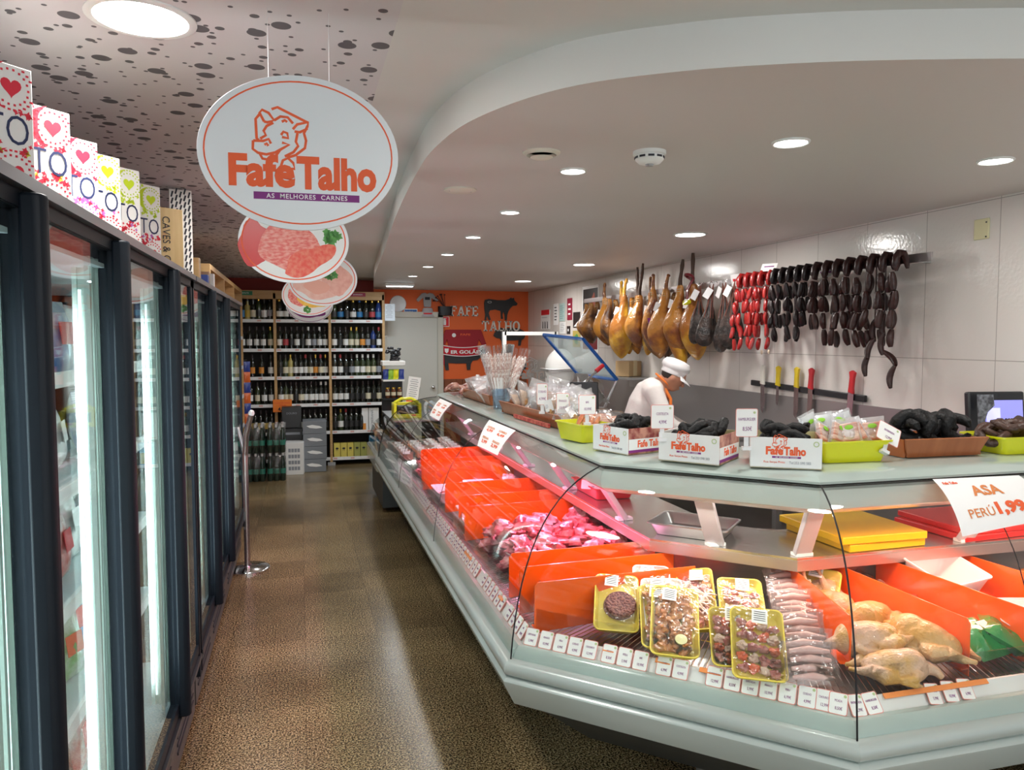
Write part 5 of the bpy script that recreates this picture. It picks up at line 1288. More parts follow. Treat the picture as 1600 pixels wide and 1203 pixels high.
# price tags in the rail
tag_cards = []
def tag_print(t, i, w, h, slot=True, d=0):
    names = ['BIFE','LOMBO','COSTELETA','ENTREMEADA','HAMBURGUER','ESPETADAS','FRANGO','PERU','COELHO','CHOURICO','PICADA','VITELA']
    pr = ['10,99€','6,99€','4,99€','12,99€','8,50€','5,99€']
    o = text(names[i % 12], h*.15, purple_ink, t, T(0, -.0012-d, h*.62, R(90)), sx=.62); text(pr[i % 6], h*.2, purple_ink, t, T(.002, -.0012-d, h*.28, R(90)), sx=.7)
tag_border = mat('tag_red_border', (.8,.3,.25), .5)
TAGM = {}
def price_tag(loc, rot, w, h, i, label, group='price tags in the ticket rail', stick=False, cat='price tag'):
    t = thing('price_tag', label, cat, loc, rot, group)
    key = (w, h, stick)
    if key not in TAGM:
        def rr(a, b, r):
            P = []
            for cx, cy, q in ((a/2-r,b/2-r,0),(-a/2+r,b/2-r,90),(-a/2+r,-b/2+r,180),(a/2-r,-b/2+r,270)):
                for k in range(4): P.append((cx+r*math.cos(R(q+k*30)), cy+r*math.sin(R(q+k*30))))
            return P
        a = MB().prism(rr(w, h, .006), .0012, T(0, .0006, h/2, R(90))).mesh('border', tag_border)
        b = MB().prism(rr(w-.004, h-.004, .005), .0006, T(0, -.0004, h/2, R(90))); b.lathe([(.0045,0),(.0045,.0008),(.0001,.0009)], 10, T(w*.34, -.0008, h*.86, R(90)), 1)
        TAGM[key] = (a, b.mesh('card', [card, mat('tag_green_dot', (.5,.6,.3), .5)]))
        if stick: TAGM[key] += (MB().box((0,.002,-.02), (.016,.003,.05)).box((0,.0,-.04),(.03,.02,.012)).mesh('clip', mat('clear_clip', (.75,.75,.75), .2)),)
    for me, nm in zip(TAGM[key], ('border', 'card', 'clip')):
        o = bpy.data.objects.new(nm, me); COL.objects.link(o); o.parent = t
    tag_print(t, i, w, h)
    return t
def along(k, s, o, z):
    p = P3(k, o, z); q = P3(k+1, o, z); d = (q-p).normalized(); return p + d*s, math.atan2(d.y, d.x)
tn = [0]
L0 = (P3(1,.045,0)-P3(0,.045,0)).length
s = 0
cnt = 0
for j in range(46):
    d = .06 + j*.062 + (.05 if j > 3 else 0) + (.08 if j > 9 else 0) + (.06 if j > 20 else 0) + (.05 if j > 30 else 0)
    if L0-d < .1 or d > 3.4: break
    p, a = along(0, L0-d, .048, .612)
    price_tag(p, (R(-32), 0, a), .052, .062, j, '%s price tag from the corner along the aisle ticket rail' % ordn(j).capitalize())
    cnt += 1
gaps = [.03,.085,.14,.195,.25,.36,.415,.47,.56,.615,.755,.81,.865,.92,.975,1.03,1.07]
L1 = (P3(2,.045,0)-P3(1,.045,0)).length
gg = [0.035,.092,.149,.206,.263,.372,.428,.484,.568,.624]
px = [(826,), ]
ds = [.028,.085,.142,.199,.256,.366,.424,.482,.572,.632,.735,.79,.845,.90,.955,1.01,1.05]
ds = [d*L1/1.11 for d in (.03,.09,.148,.205,.262,.335,.392,.449,.532,.588,.70,.757,.813,.868,.925,.982,1.03,1.07)]
for j, d in enumerate(ds):
    p, a = along(1, d, .045 if j < 16 else .047-.002*(j-16), .612)
    price_tag(p, (R(-32), 0, a), .052, .062, j+5, '%s price tag from the left on the angled front of the counter' % ordn(j).capitalize())
for j, d in enumerate((.03,.085,.30,.36,.42)):
    p, a = along(2, d, .045, .612)
    price_tag(p, (R(-38), R((4,-3,8,8,8)[j]), a), .052, .062, j+3, '%s price tag from the left on the right front, before the chickens' % ordn(j).capitalize())
for j, (k, d0, d1) in enumerate(((1,.29,.33),(1,.475,.525),(1,.62,.69),(2,.12,.5),(0,L0-1.1,L0-.95),(0,L0-.42,L0-.36))):
    p, a = along(k, (d0+d1)/2, .07, .644)
    tag(MB().box((0,0,0), (d1-d0,.016,.004)).build('orange_rail_card', rail_orange, loc=p+Vector((0,0,.004)), rot=(R(40),0,a)), 'bare orange strip in the ticket rail, %s of the strips' % ordn(j), 'strip', 'bare orange strips in the ticket rail')

# yellow foam trays of prepared meat
tray_y = mat('yellow_foam', (.82,.66,.08), .55, coat=.1); tray_w = mat('white_foam', (.85,.82,.8), .55)
cook = mat('spiced_meat', (.42,.13,.03), .35, var=((.62,.28,.07), 30, .15), bump=(40,.5), coat=.4); burger = mat('burger_meat', (.10,.02,.015), .5, var=((.26,.1,.07), 120, .06), bump=(120,1))
skew_r = mat('skewer_meat_red', (.32,.03,.03), .3, var=((.55,.25,.2), 20, .2), coat=.5); skew_o = mat('skewer_pepper', (.7,.12,.03), .3, coat=.4); pale_skin = mat('chicken_feet_skin', (.72,.55,.42), .4, var=((.6,.38,.3), 12, .2), coat=.3)
def foam_tray(bot, top, w, label, m, fill, seed, yaw=0, group=None):
    """bot and top are the middles of the lower and upper edge"""
    B, Tp = Vector(bot), Vector(top); up = (Tp-B); h = up.length; up.normalize()
    rt = Vector((math.cos(yaw), math.sin(yaw), 0)); rt = (rt - up*rt.dot(up)).normalized()
    M = frame(B, rt, up)
    t = thing('foam_tray', label, 'meat tray', group=group or 'foam trays of prepared meat'); t.matrix_world = M
    t.location = M.translation; t.rotation_euler = M.to_euler()
    def ring(s, z, r=.022):
        a, b = w/2*s-r, h/2*(1-(1-s)*w/h)-r; P = []
        for cx, cy, q in ((a,b,0),(-a,b,90),(-a,-b,180),(a,-b,270)):
            for k in range(5): P.append((cx+r*math.cos(R(q+k*22.5)), h/2+cy+r*math.sin(R(q+k*22.5)), z))
        return P
    rings = [ring(.82,-.004), ring(1.,.022), ring(1.0,.026), ring(.95,.026), ring(.80,.002)]; n = 20; vs = sum(rings, [])
    fs = [(i*n+j, i*n+(j+1)%n, (i+1)*n+(j+1)%n, (i+1)*n+j) for i in range(4) for j in range(n)] + [tuple(range(n))[::-1], tuple(4*n+j for j in range(n))]
    MB().add(vs, fs, 0, True).build('foam_shell', m, t)
    fill(t, w, h, random.Random(seed))
    def fl(u, v):
        b = math.sin(math.pi*u)*math.sin(math.pi*v); return ((u-.5)*w*.97, v*h*.97+.015*h, .026+.012*b**.5+.003*noise.noise(Vector((u*7, v*7, seed))))
    MB().grid(fl, 14, 16).build('film', wrap, t)
    MB().box((0,0,0), (.048,.052,.0008)).build('price_label', card, t, loc=(w*(-.12 if seed % 2 else .05), h*.84, .0395), rot=(0,0,R(-4)))
    w2 = MB()
    for k in range(5): w2.box((0,.017-.008*k,0), (.036,.0022,.0005))
    w2.build('label_print', ink, t, loc=(w*(-.12 if seed % 2 else .05), h*.84, .0402), rot=(0,0,R(-4)))
    return t
def f_burger(t, w, h, r):
    for k in range(2):
        mb = MB().lathe([(.0001,0),(.05,0),(.056,.006),(.056,.014),(.05,.019),(.0001,.020)], 30, T(.01+.004*k, h*.46-.006*k, .004+.019*k)); mb.build('burger', burger, t)
def f_bits(mats, n, s, nm):
    def f(t, w, h, r):
        me = [chunk_mesh(nm, mats[i % len(mats)], s*1.2, s*.9, s*.75, i*2.3, 16) for i in range(3)]
        cols = max(2, int(w*.8/(s*1.8))); rows_ = max(2, int(h*.86/(s*1.8))); k = 0
        for a in range(rows_):
            for b in range(cols):
                o = bpy.data.objects.new(nm, me[(k*7+a) % 3]); COL.objects.link(o); o.parent = t; k += 1
                o.location = (-w*.36+w*.72*(b+.5)/cols+r.uniform(-.006,.006), h*.09+h*.8*(a+.5)/rows_+r.uniform(-.006,.006), .008+s*.5); o.rotation_euler = (r.uniform(-.5,.5), r.uniform(-.5,.5), r.uniform(0,6.3))
    return f
def f_skewer(t, w, h, r):
    for k in range(5):
        y = h*.16+k*h*.15; MB().tube([(-w*.38,y+.006,.016),(w*.42,y-.012,.018)], .0018, 5).build('skewer_stick', mat('bamboo', (.7,.5,.25), .6), t)
        for q in range(4):
            m = (skew_r, skew_o, pale_skin, skew_r)[(q+k) % 4]; o = bpy.data.objects.new('skewer_piece', chunk_mesh('skewer_piece', m, .017, .013, .012, k*3+q, 14)); COL.objects.link(o); o.parent = t
            o.location = (-w*.28+q*w*.19, y+.004-.005*q, .017); o.rotation_euler = (0,0,r.uniform(-.6,.6))
def f_feet(t, w, h, r):
    f_bits([pale_skin, skew_r, cook], 12, .017, 'poultry_piece')(t, w, h, r)
    for k in range(3):
        x, y = -w*.12+k*w*.17, h*.30+.03*k; mb = MB()
        mb.tube([(x-.045,y+.05,.03),(x,y,.034)], [.008,.006], 8)
        for a in (-.9,-.3,.3,.9): mb.tube([(x,y,.034),(x+.025*math.sin(a+.7),y-.025*math.cos(a+.7),.036),(x+.045*math.sin(a+.6),y-.045*math.cos(a+.6),.033)], [.005,.0038,.0022], 6)
        mb.build('chicken_foot', pale_skin, t)
foam_tray((1.04,2.42,.668), (1.125,2.615,.80), .158, 'yellow tray with two round dark burgers, leftmost of the foam trays', tray_y, f_burger, 1, R(-18))
foam_tray((1.20,2.46,.67), (1.285,2.66,.81), .14, 'white foam tray partly hidden behind the yellow ones', tray_w, f_bits([pale_skin], 8, .02, 'poultry_piece'), 3, R(-20))
foam_tray((1.19,2.32,.68), (1.262,2.53,.80), .15, 'second white foam tray, just behind the spiced meat trays', tray_w, f_bits([pale_skin], 8, .02, 'poultry_piece'), 5, R(-20))
foam_tray((1.145,2.255,.66), (1.235,2.475,.795), .155, 'yellow tray of spiced meat hidden behind an equal one', tray_y, f_bits([cook], 12, .019, 'spiced_piece'), 7, R(-20))
tt = foam_tray((1.15,2.20,.656), (1.265,2.425,.80), .16, 'front yellow tray of orange spiced meat with a lemon slice', tray_y, f_bits([cook], 12, .019, 'spiced_piece'), 9, R(-20))
MB().lathe([(.0001,0),(.02,0),(.02,.004),(.0001,.004)], 18, T(.02,.06,.034)).build('lemon_slice', mat('lemon', (.75,.72,.35), .3), tt)
foam_tray((1.335,2.36,.664), (1.44,2.60,.80), .135, 'yellow tray of chicken feet and giblets', tray_y, f_feet, 10, R(-45))
foam_tray((1.455,2.27,.664), (1.54,2.46,.80), .158, 'yellow tray of skewers behind the front right one', tray_y, f_skewer, 12, R(-22))
foam_tray((1.30,2.085,.655), (1.37,2.24,.785), .14, 'yellow tray of skewers mostly hidden behind the front right one', tray_y, f_skewer, 14, R(-26))
foam_tray((1.325,1.985,.652), (1.425,2.17,.80), .165, 'front right yellow tray of meat skewers with a white label', tray_y, f_skewer, 16, R(-26))
# vacuum pack of small chorizos leaning at the back
t = thing('chorizo_pack', 'long vacuum pack of red chorizos with green label leaning at the back', 'sausage pack')
M = frame((1.82,2.60,.70), (math.cos(R(-30)), math.sin(R(-30)), 0), (.42,.62,.62)); t.location = M.translation; t.rotation_euler = M.to_euler()
def slab(mb, w, h, d, M=None):
    return pillow(mb, w, h, d, seed=1, nz=.1, M=(M or Matrix()) @ T(0,0,0,R(-90)))
slab(MB(), .16, .30, .03).build('film', thinfilm, t)
for k in range(4): MB().tube([(-.045+.03*k,.03,.004),(-.045+.03*k,.09,.008),(-.042+.028*k,.16,.004)], [.009,.014,.009], 10).build('chorizo', sau['red'], t)
MB().box((.01,.205,.017), (.085,.075,.001)).build('white_label', card, t); MB().box((-.045,.21,.0165), (.03,.08,.001)).build('green_label', mat('lime_label', (.3,.55,.05), .5), t)
w = MB()
for k in range(6): w.box((.01,.232-.01*k,.018), (.07,.003,.0006))
w.build('label_print', ink, t)
# stacked pale sausage packs
pinks = mat('pale_sausage', (.62,.36,.33), .35, var=((.74,.5,.46), 30, .2), coat=.4)
sp = None
for i in range(11):
    u = i/10; x = 1.79-.335*u; y = 2.50-.60*u; o_ = min((x+y-XA-YA)/1.414, y-YBc)
    lab = 'pale pink sausage pack standing in the long row, %s from the front' % ordn(10-i)
    z = dk(o_)+.006+.01*math.sin(i*2.1)+.02
    if sp is None:
        sp = thing('sausage_pack', lab, 'sausage pack', (x, y, z), (R(-35),0,R(-22)), 'row of pale sausage packs')
        slab(MB(), .17, .13, .03, T(0,0,.0,R(90))).build('film', thinfilm, sp)
        for k in range(4): MB().tube([(-.06,0,.022+.026*k),(0,-.004,.026+.026*k),(.06,0,.022+.026*k)], [.006,.0125,.006], 10).build('sausage', pinks, sp)
    else: copytree(sp, (x, y, z), (R(-40+3*(i % 3)),R(random.uniform(-5,5)),R(-22+random.uniform(-6,6))), lab)

# chickens
chick = [mat('plucked_chicken', (.62,.40,.27), .38, var=((.60,.33,.08), 11, .1), bump=(70,.8), coat=.2), mat('plucked_chicken_yellow', (.55,.30,.06), .38, var=((.66,.42,.2), 9, .1), bump=(70,.8), coat=.2), mat('wrapped_chicken', (.72,.42,.36), .35, var=((.78,.55,.48), 9, .2), bump=(70,.4), coat=.4)]
def chicken_mesh(m, legs='tucked'):
    mb = MB()
    mb.ell((0,0,.055), (.095,.058,.055), 18); mb.ell((-.035,0,.066), (.055,.05,.05), 16); mb.ell((.055,0,.055), (.05,.046,.042), 14)
    for s in (-1, 1):
        if legs == 'tucked':
            mb.tube([(.02,s*.05,.045),(.055,s*.062,.05),(.085,s*.05,.06)], [.022,.028,.02], 10); mb.tube([(.085,s*.05,.06),(.115,s*.03,.05),(.14,s*.018,.05)], [.02,.013,.007], 10); mb.ell((.143,s*.017,.05), (.009,.008,.009), 8)
        else:
            mb.tube([(.02,s*.045,.05),(.06,s*.05,.075),(.075,s*.05,.085)], [.022,.026,.02], 10); mb.tube([(.075,s*.05,.085),(.10,s*.045,.13),(.11,s*.04,.155)], [.019,.011,.007], 10); mb.ell((.112,s*.04,.16), (.011,.009,.010), 8)
        mb.tube([(-.05,s*.05,.06),(-.03,s*.072,.05),(.01,s*.068,.04)], [.016,.013,.011], 8); mb.tube([(.01,s*.068,.04),(-.03,s*.077,.032),(-.055,s*.068,.028)], [.011,.009,.004], 8)
    mb.tube([(-.08,0,.06),(-.115,.008,.05),(-.13,.02,.035)], [.022,.015,.010], 10)
    o = blob(mb, 'plucked_body', m, voxel=.004, smooth=3); me = o.data; bpy.data.objects.remove(o); return me
CHM = {(0,'t'): chicken_mesh(chick[0]), (1,'t'): chicken_mesh(chick[1]), (0,'u'): chicken_mesh(chick[0], 'up')}
def chicken(x, y, z, rz, key, label, sc=1, rx=0, ry=0):
    o = bpy.data.objects.new('plucked_chicken', CHM[key]); COL.objects.link(o); o.location = (x, y, z); o.rotation_euler = (rx, ry, rz); o.scale = (sc,)*3
    return tag(o, label, 'chicken', 'whole plucked chickens in the right counter')
f2 = lambda y: dk(y-YBc)
chicken(1.925, 2.0, f2(1.96)+.02, R(-62), (1,'t'), 'large golden plucked chicken lying at the right against the orange divider', 1.12, ry=R(6))
chicken(1.745, 1.90, f2(1.88), R(158), (0,'t'), 'pale plucked chicken in front, nearest the price tags', .98)
chicken(1.745, 2.03, f2(2.0)+.025, R(-15), (0,'t'), 'pale chicken with yellow streak in the middle of the group', 1.05, ry=R(-8))
chicken(1.86, 2.16, f2(2.16)+.02, R(20), (1,'t'), 'browned yellow chicken lying behind the front ones', 1.08)
chicken(1.86, 2.34, f2(2.34), R(100), (0,'u'), 'chicken with raised legs, standing behind the glass seam', .95)
chicken(1.90, 2.47, f2(2.47), R(120), (0,'u'), 'rearmost chicken with one leg up behind the yellow tray', .9)
chicken(1.80, 2.24, f2(2.24), R(70), (0,'t'), 'chicken half hidden between the divider and the yellow tray', .85)
foam_tray((1.80,2.40,.70), (1.90,2.50,.80), .2, 'empty yellow foam tray leaning among the chickens', tray_y, lambda *a: None, 2, R(-40), 'lone foam tray among the chickens')
MB_w = [(2.10,2.50),(2.11,2.38),(2.12,2.26),(2.12,2.13),(2.13,2.02)]
for i, (x, y) in enumerate(MB_w):
    t = thing('wrapped_chicken_piece', 'film wrapped pink poultry piece between two orange dividers, %s from the back' % ordn(i), 'poultry', (x, y, f2(y)), (0,0,R(20*i)), 'wrapped poultry pieces')
    o = bpy.data.objects.new('meat', chunk_mesh('meat', chick[2], .075, .05, .04, i*2.7, 20, .3, .15)); COL.objects.link(o); o.parent = t; o.location = (0,0,.045)
    o = bpy.data.objects.new('film', chunk_mesh('film', wrap, .085, .06, .05, i*2.7+.1, 18, .3, .3)); COL.objects.link(o); o.parent = t; o.location = (0,0,.046)
    if i == 4: MB().box((0,0,.095), (.06,.04,.001), T(0,0,0,.1,.1)).build('price_label', card, t)
tub(2.38, 2.39, .26, .20, .11, 'pale pink-lit white tub lying tilted at the back right', R(12), (R(18),0), f2(2.4)+.04, group='white tubs on the right')
tub(2.44, 2.10, .28, .24, .06, 'large white tub at the right front beside the orange divider', R(-15), (R(4),0), f2(2.1)+.015, group='white tubs on the right')
scatter('p', 'orange-red minced meat clump at the far right', 'minced meat', [cook], 22, 2.64, 2.95, 2.22, 2.5, lambda x, y: f2(y)+.01, (.04,.035,.025), 71, 'clumps of minced meat at the far right', 2, 'minced_meat')
gr = mat('green_film', (.02,.28,.06), .2, bump=(20,1), coat=.8)
for i, (x, y, a) in enumerate([(2.16,1.915,.2),(2.30,1.93,.9)]):
    t = thing('green_bag', 'shiny green film bag of meat in the right front, %s' % ['left one', 'right one'][i], 'bag', (x, y, f2(y)+.03), (R(-62),0,a), 'green bags'); pillow(MB(), .17, .16, .07, seed=i, nz=.3).build('bag', gr, t); MB().box((.02,-.04,.09), (.05,.001,.05)).build('printed_label', card, t)

# boards and trays on the worktop
yb = mat('yellow_board', (.85,.52,.01), .4); rb = mat('red_board', (.7,.02,.02), .4)
for i, (x, y, z, rz, sx, sy) in enumerate([(2.17,2.62,.8865,R(2),.36,.38),(2.155,2.62,.9185,R(0),.39,.40)]):
    tag(MB().box((0,0,.015), (sx,sy,.03)).build('cutting_board', yb, loc=(x,y,z), rot=(0,0,rz), bevel=.004), '%s of two thick yellow cutting boards on the steel worktop' % ['lower','upper'][i], 'cutting board', 'yellow cutting boards')
for i, (x, y, z, rz) in enumerate([(2.76,2.62,.8865,R(4)),(2.78,2.62,.9125,R(0))]):
    tag(MB().box((0,0,.0125), (.46,.36,.025)).build('cutting_board', rb, loc=(x,y,z), rot=(0,0,rz), bevel=.004), '%s of two red cutting boards at the right end of the worktop' % ['lower','upper'][i], 'cutting board', 'red cutting boards')
tub(1.52, 3.72, .22, .36, .06, 'red tray with a pink price card under the ledge of the aisle counter', 0, (0,0), .888, mat('red_tray', (.75,.02,.04), .35), 'red_tray', 'tray')
price_tag((1.42,3.62,.93), (R(-20),0,R(-35)), .12, .05, 2, 'pink-lit price card leaning on the red tray', 'price card on the red tray')
tub(1.58, 2.86, .32, .24, .05, 'grey steel tray on the corner of the worktop', R(-45), (0,0), .887, steel_sat, 'steel_tray', 'tray')

# printed sheets stuck on the curved glass
def glass_pt(k, s, t, off=.004):
    p0, q0 = P3(k,0,0), P3(k+1,0,0); d = (q0-p0).normalized(); n = Vector((-d.y, d.x, 0))
    o, z = bez(t); o2, z2 = bez(min(t+.01, 1)) if t < .99 else bez(t); o1, z1 = bez(t-.01); to, tz = o2-o1, z2-z1; l = math.hypot(to, tz)
    o -= tz/l*off; z += to/l*off
    base = p0 if k != 2 else P3(2,0,0)
    return Vector((p0.x, p0.y, 0)) + d*s + n*o + Vector((0,0,z))
def glass_sheet(k, cs, label, items, aspect):
    """cs: (s, t) of bottom left, bottom right, top right, top left"""
    def at(u, v, off=.004):
        a = [(cs[0][j]*(1-u)+cs[1][j]*u)*(1-v)+(cs[3][j]*(1-u)+cs[2][j]*u)*v for j in (0, 1)]
        return glass_pt(k, a[0], a[1], off+.006*math.sin(3*u+1)*(1-v))
    t = thing('price_sheet', label, 'price sheet', group='printed sheets stuck on the counter glass')
    c = at(.5, .5); t.location = c
    mb = MB().grid(lambda u, v: at(u, v)-c, 12, 12); mb.build('sheet', paper, t)
    for s_, cx, cy, w, h, m, bold in items:
        o = textbox(s_, w, h, m, None, Matrix(), bold=bold); me = o.data.copy(); Mx = o.matrix_basis.copy()
        for v in me.vertices:
            q = Mx @ v.co; v.co = at(cx+q.x, cy+q.y, .0052 if q.z < .0001 else .0056)-c
        o.data = me; o.parent = t; o.matrix_local = Matrix()
    return t
oi = mat('orange_brown_ink', (.72,.22,.05), .5)
L2x = XB
glass_sheet(2, [(2.0-L2x,.64),(2.42-L2x,.70),(2.47-L2x,.985),(2.10-L2x,.995)], 'white sheet reading ASA PERÚ 1,99 stuck on the right glass',
    [('ASA',.46,.68,.34,.22,oi,.03), ('PERÚ',.27,.30,.27,.18,oi,.0), ('1,99',.60,.30,.32,.26,orange_ink,.05), ('KG/€',.86,.25,.15,.09,ink,.03), ('Fafe Talho',.14,.88,.16,.06,orange_ink,.03)], 1)
Y0_ = 7.35
for cs, lab in (([(Y0_-4.0,.73),(Y0_-3.63,.75),(Y0_-3.88,.995),(Y0_-4.45,.99)], 'white sheet with four printed prices stuck on the aisle glass'), ([(Y0_-5.62,.74),(Y0_-5.28,.75),(Y0_-5.62,.99),(Y0_-6.12,.99)], 'white price sheet on the far part of the aisle glass')):
    glass_sheet(0, cs, lab, [('COSTELETA',.27,.72,.3,.08,oi,.03), ('4,99',.27,.60,.26,.12,orange_ink,.04), ('LOMBO',.73,.74,.28,.08,oi,.03), ('6,49',.73,.60,.26,.12,orange_ink,.04), ('PERNA',.27,.32,.28,.08,oi,.03), ('3,99',.27,.19,.26,.12,orange_ink,.04), ('FRANGO',.73,.32,.28,.08,oi,.03), ('2,99',.73,.19,.26,.12,orange_ink,.04)], 1)
# ------------------------------------------------------------------ goods on top of the ledge
LZ = 1.2455  # most positions and sizes of these goods were scaled about the camera
blackp = mat('blood_sausage_skin', (.004,.0045,.005), .5, var=((.014,.013,.013), 14, .2), bump=(60,.7), spec=.25)
brownp = mat('smoked_sausage_skin', (.035,.016,.011), .42, var=((.09,.04,.025), 14, .2), bump=(60,.7))
meatphoto = mat('printed_meat_photo', (.25,.03,.03), .4, var=((.6,.3,.22), 28, .12))
def loop_sausage(loc, rot, r, rad, m, label, group, gap=.8, sq=.6):
    t = MB(); pts = []; n = 16
    for k in range(n+1):
        a = gap/2 + (2*math.pi-gap)*k/n; pts.append((rad*math.cos(a), rad*sq*math.sin(a), .012*math.sin(3*a)))
    rs = [r*(.35 if k in (0, n) else .8 if k in (1, n-1) else 1+.1*math.sin(k*1.9)) for k in range(n+1)]
    return tag(t.tube(pts, rs, 10).build('ring_sausage', m, loc=loc, rot=rot), label, 'sausage', group)
def shop_box(fl, ang, w, d, h, label, heap, hm, seed, which):
    t = thing('card_box', label, 'box', (fl[0], fl[1], LZ), (0,0,ang), 'printed card boxes of black sausages')
    th = .004; mb = MB()
    mb.box((w/2,th/2,h/2), (w,th,h)); o1 = mb.build('front_panel', white, t)
    mb = MB().box((w/2,d-th/2,h/2), (w,th,h)); mb.box((w/2,d/2,th/2), (w,d,th)); mb.build('back_panel', mat('card_inside', (.6,.55,.3), .6), t)
    mb = MB().box((w-th/2,d/2,h/2), (th,d-2*th,h)); mb.build('side_panel', meatphoto, t); MB().box((th/2,d/2,h/2), (th,d-2*th,h)).build('side_panel', white, t)
    logo(t, T(w*.50, -.0006, h*.58, R(90)), w*.56)
    textbox('Rua Serpa Pinto', w*.30, h*.085, orange_ink, t, T(w*.34, -.0006, h*.2, R(90)), bold=.0); textbox('Tel.253 590 583', w*.30, h*.085, MATS['label_grey'], t, T(w*.70, -.0006, h*.2, R(90)))
    ring_mb(h*.09, h*.09, h*.03, .0008, T(w*.92,-.0003,h*.82,R(90))).build('green_seal', mat('tag_green_dot', (.5,.6,.3), .5), t)
    Ms = T(w+.0006, d*.5, h*.5, R(90), 0, R(90))
    b = MB().box((0,0,0), (d-.012,h*.5,.0006)).build('white_band', white, t); b.matrix_local = T(w+.0004, d*.5, h*.34, R(90), 0, R(90))
    textbox('Fafe Talho', d*.62, h*.28, orange_ink, t, T(w+.001, d*.55, h*.40, R(90), 0, R(90)), bold=.03); b = MB().box((0,0,0), (d-.012,h*.1,.0006)).build('purple_band', purple_ink, t); b.matrix_local = T(w+.0008, d*.5, h*.13, R(90), 0, R(90))
    Mt = T(fl[0], fl[1], LZ, 0, 0, ang); rnd = random.Random(seed)
    for i in range(heap):
        p = Mt @ Vector((w*(.33+.34*((i*.37) % 1)), d*(.33+.36*((i*.61) % 1)), h*(.55+.55*(i/heap))+.012))
        loop_sausage(p, (rnd.uniform(-.35,.35), rnd.uniform(-.35,.35), rnd.uniform(0,6.3)), .0165, .057, hm, 'black ring sausage in the heap of the %s printed card box' % which, 'black sausages in the %s card box' % which)
    return t
shop_box((1.15,2.925), R(-71.5), .207, .22, .103, 'leftmost white printed card box of black sausages on the ledge', 11, blackp, 1, 'left')
shop_box((1.282,2.595), R(-49.8), .23, .22, .105, 'middle white printed card box of dark sausages, photo on its side', 10, blackp, 2, 'middle')
shop_box((1.523,2.366), R(-31.5), .235, .22, .108, 'rightmost white printed card box, over the counter corner seam', 10, blackp, 3, 'right')
def basin(x, y, w, d, h, label, rz=0, m=None, z=LZ):
    return tub(x, y, w, d, h, label, rz, (0,0), z, m or mat('yellow_basin', (.72,.74,.01), .3, coat=.4), 'plastic_basin', 'basin')
basin(1.22, 3.22, .16, .24, .08, 'small yellow basin left of the leftmost card box', R(12))
basin(1.96, 2.45, .29, .21, .08, 'yellow basin of bacon packs right of the rightmost card box', R(-3))
basin(2.775, 2.44, .32, .21, .07, 'yellow basin of brown sausages at the right edge', R(-1))
def wooden_tray(x, y, L, d, h, label, rz):
    t = thing('wooden_tray', label, 'tray', (x, y, LZ), (0,0,rz))
    a, b = L/2, d/2; s = .03
    for sg in (-1, 1):
        mb = MB(); mb.prism([(-a,0),(a,0),(a+s,h),(-a-s,h)], .008, T(0, sg*b, .004, R(90-sg*18), 0, 0)); mb.build('side_board', wood_dark, t, bevel=.001)
        MB().box((sg*(a+.012),0,h*.45), (.008,d+.01,h*.9), T(0,0,.002,0,0,0)).build('end_board', wood_dark, t)
    MB().box((0,0,.006), (L,d,.008)).build('base_board', wood_dark, t)
    return t
wooden_tray(2.373, 2.467, .32, .16, .075, 'reddish wooden tray of thick black rings on the right ledge', R(-2))
wooden_tray(1.313, 3.96, 1.15, .18, .07, 'long reddish wooden tray of snack bags on the aisle ledge', R(93))
wooden_tray(1.313, 5.42, .8, .18, .07, 'far reddish wooden tray of wrapped meats on the aisle ledge', R(91))
rnd = random.Random(4)
for i in range(9):
    loop_sausage((2.25+.031*i, 2.457+rnd.uniform(-.02,.02), LZ+.075+rnd.uniform(0,.035)), (R(75)+rnd.uniform(-.3,.3), rnd.uniform(-.3,.3), rnd.uniform(-.9,.9)), .023, .055, blackp, 'thick black ring sausage in the reddish wooden tray on the right', 'black rings in the right wooden tray', .5, .9)
for i in range(9):
    loop_sausage((2.655+.033*i, 2.44+rnd.uniform(-.04,.04), LZ+.07+.012*(i % 4)), (rnd.uniform(-.3,.3), rnd.uniform(-.3,.3), rnd.uniform(0,6)), .016, .065, brownp, 'brown ring sausage in the yellow basin at the right edge', 'brown rings in the right yellow basin', .9, .7)
# bacon packs
bacon = mat('bacon', (.5,.16,.1), .35, var=((.75,.52,.42), 14, .08), coat=.4, stretch=(1,1,5))
for i in range(9):
    x = 1.857+.052*(i % 5)+rnd.uniform(-.01,.01); y = 2.40+.066*(i//5); front = i < 5
    t = thing('bacon_pack' if front and i % 2 == 1 or i == 3 else 'snack_pack', ('%s pack with a green dot in the yellow basin, %s from the left' % ('bacon' if front else 'white film', ordn(i % 5))), 'food pack', (x, y, LZ+.055+.02*(i//5)), (R(-25+10*(i % 3)), R(rnd.uniform(-25,25)), rnd.uniform(-.5,.5)), 'packs in the yellow basin')
    pillow(MB(), .10, .105, .03, seed=i).build('film', bagfilm, t)
    if front: MB().box((0,-.004,.05), (.07,.018,.07)).build('bacon_slab', bacon, t, bevel=.004)
    else: pillow(MB(), .09, .095, .024, seed=i).build('white_wrap', mat('white_wrap_film', (.7,.74,.72), .35, bump=(30,.8), coat=.4), t)
    MB().ell((0,-.0165,.07), (.016,.0012,.009), 10).build('green_dot', mat('bright_green_dot', (.3,.65,.05), .5), t)
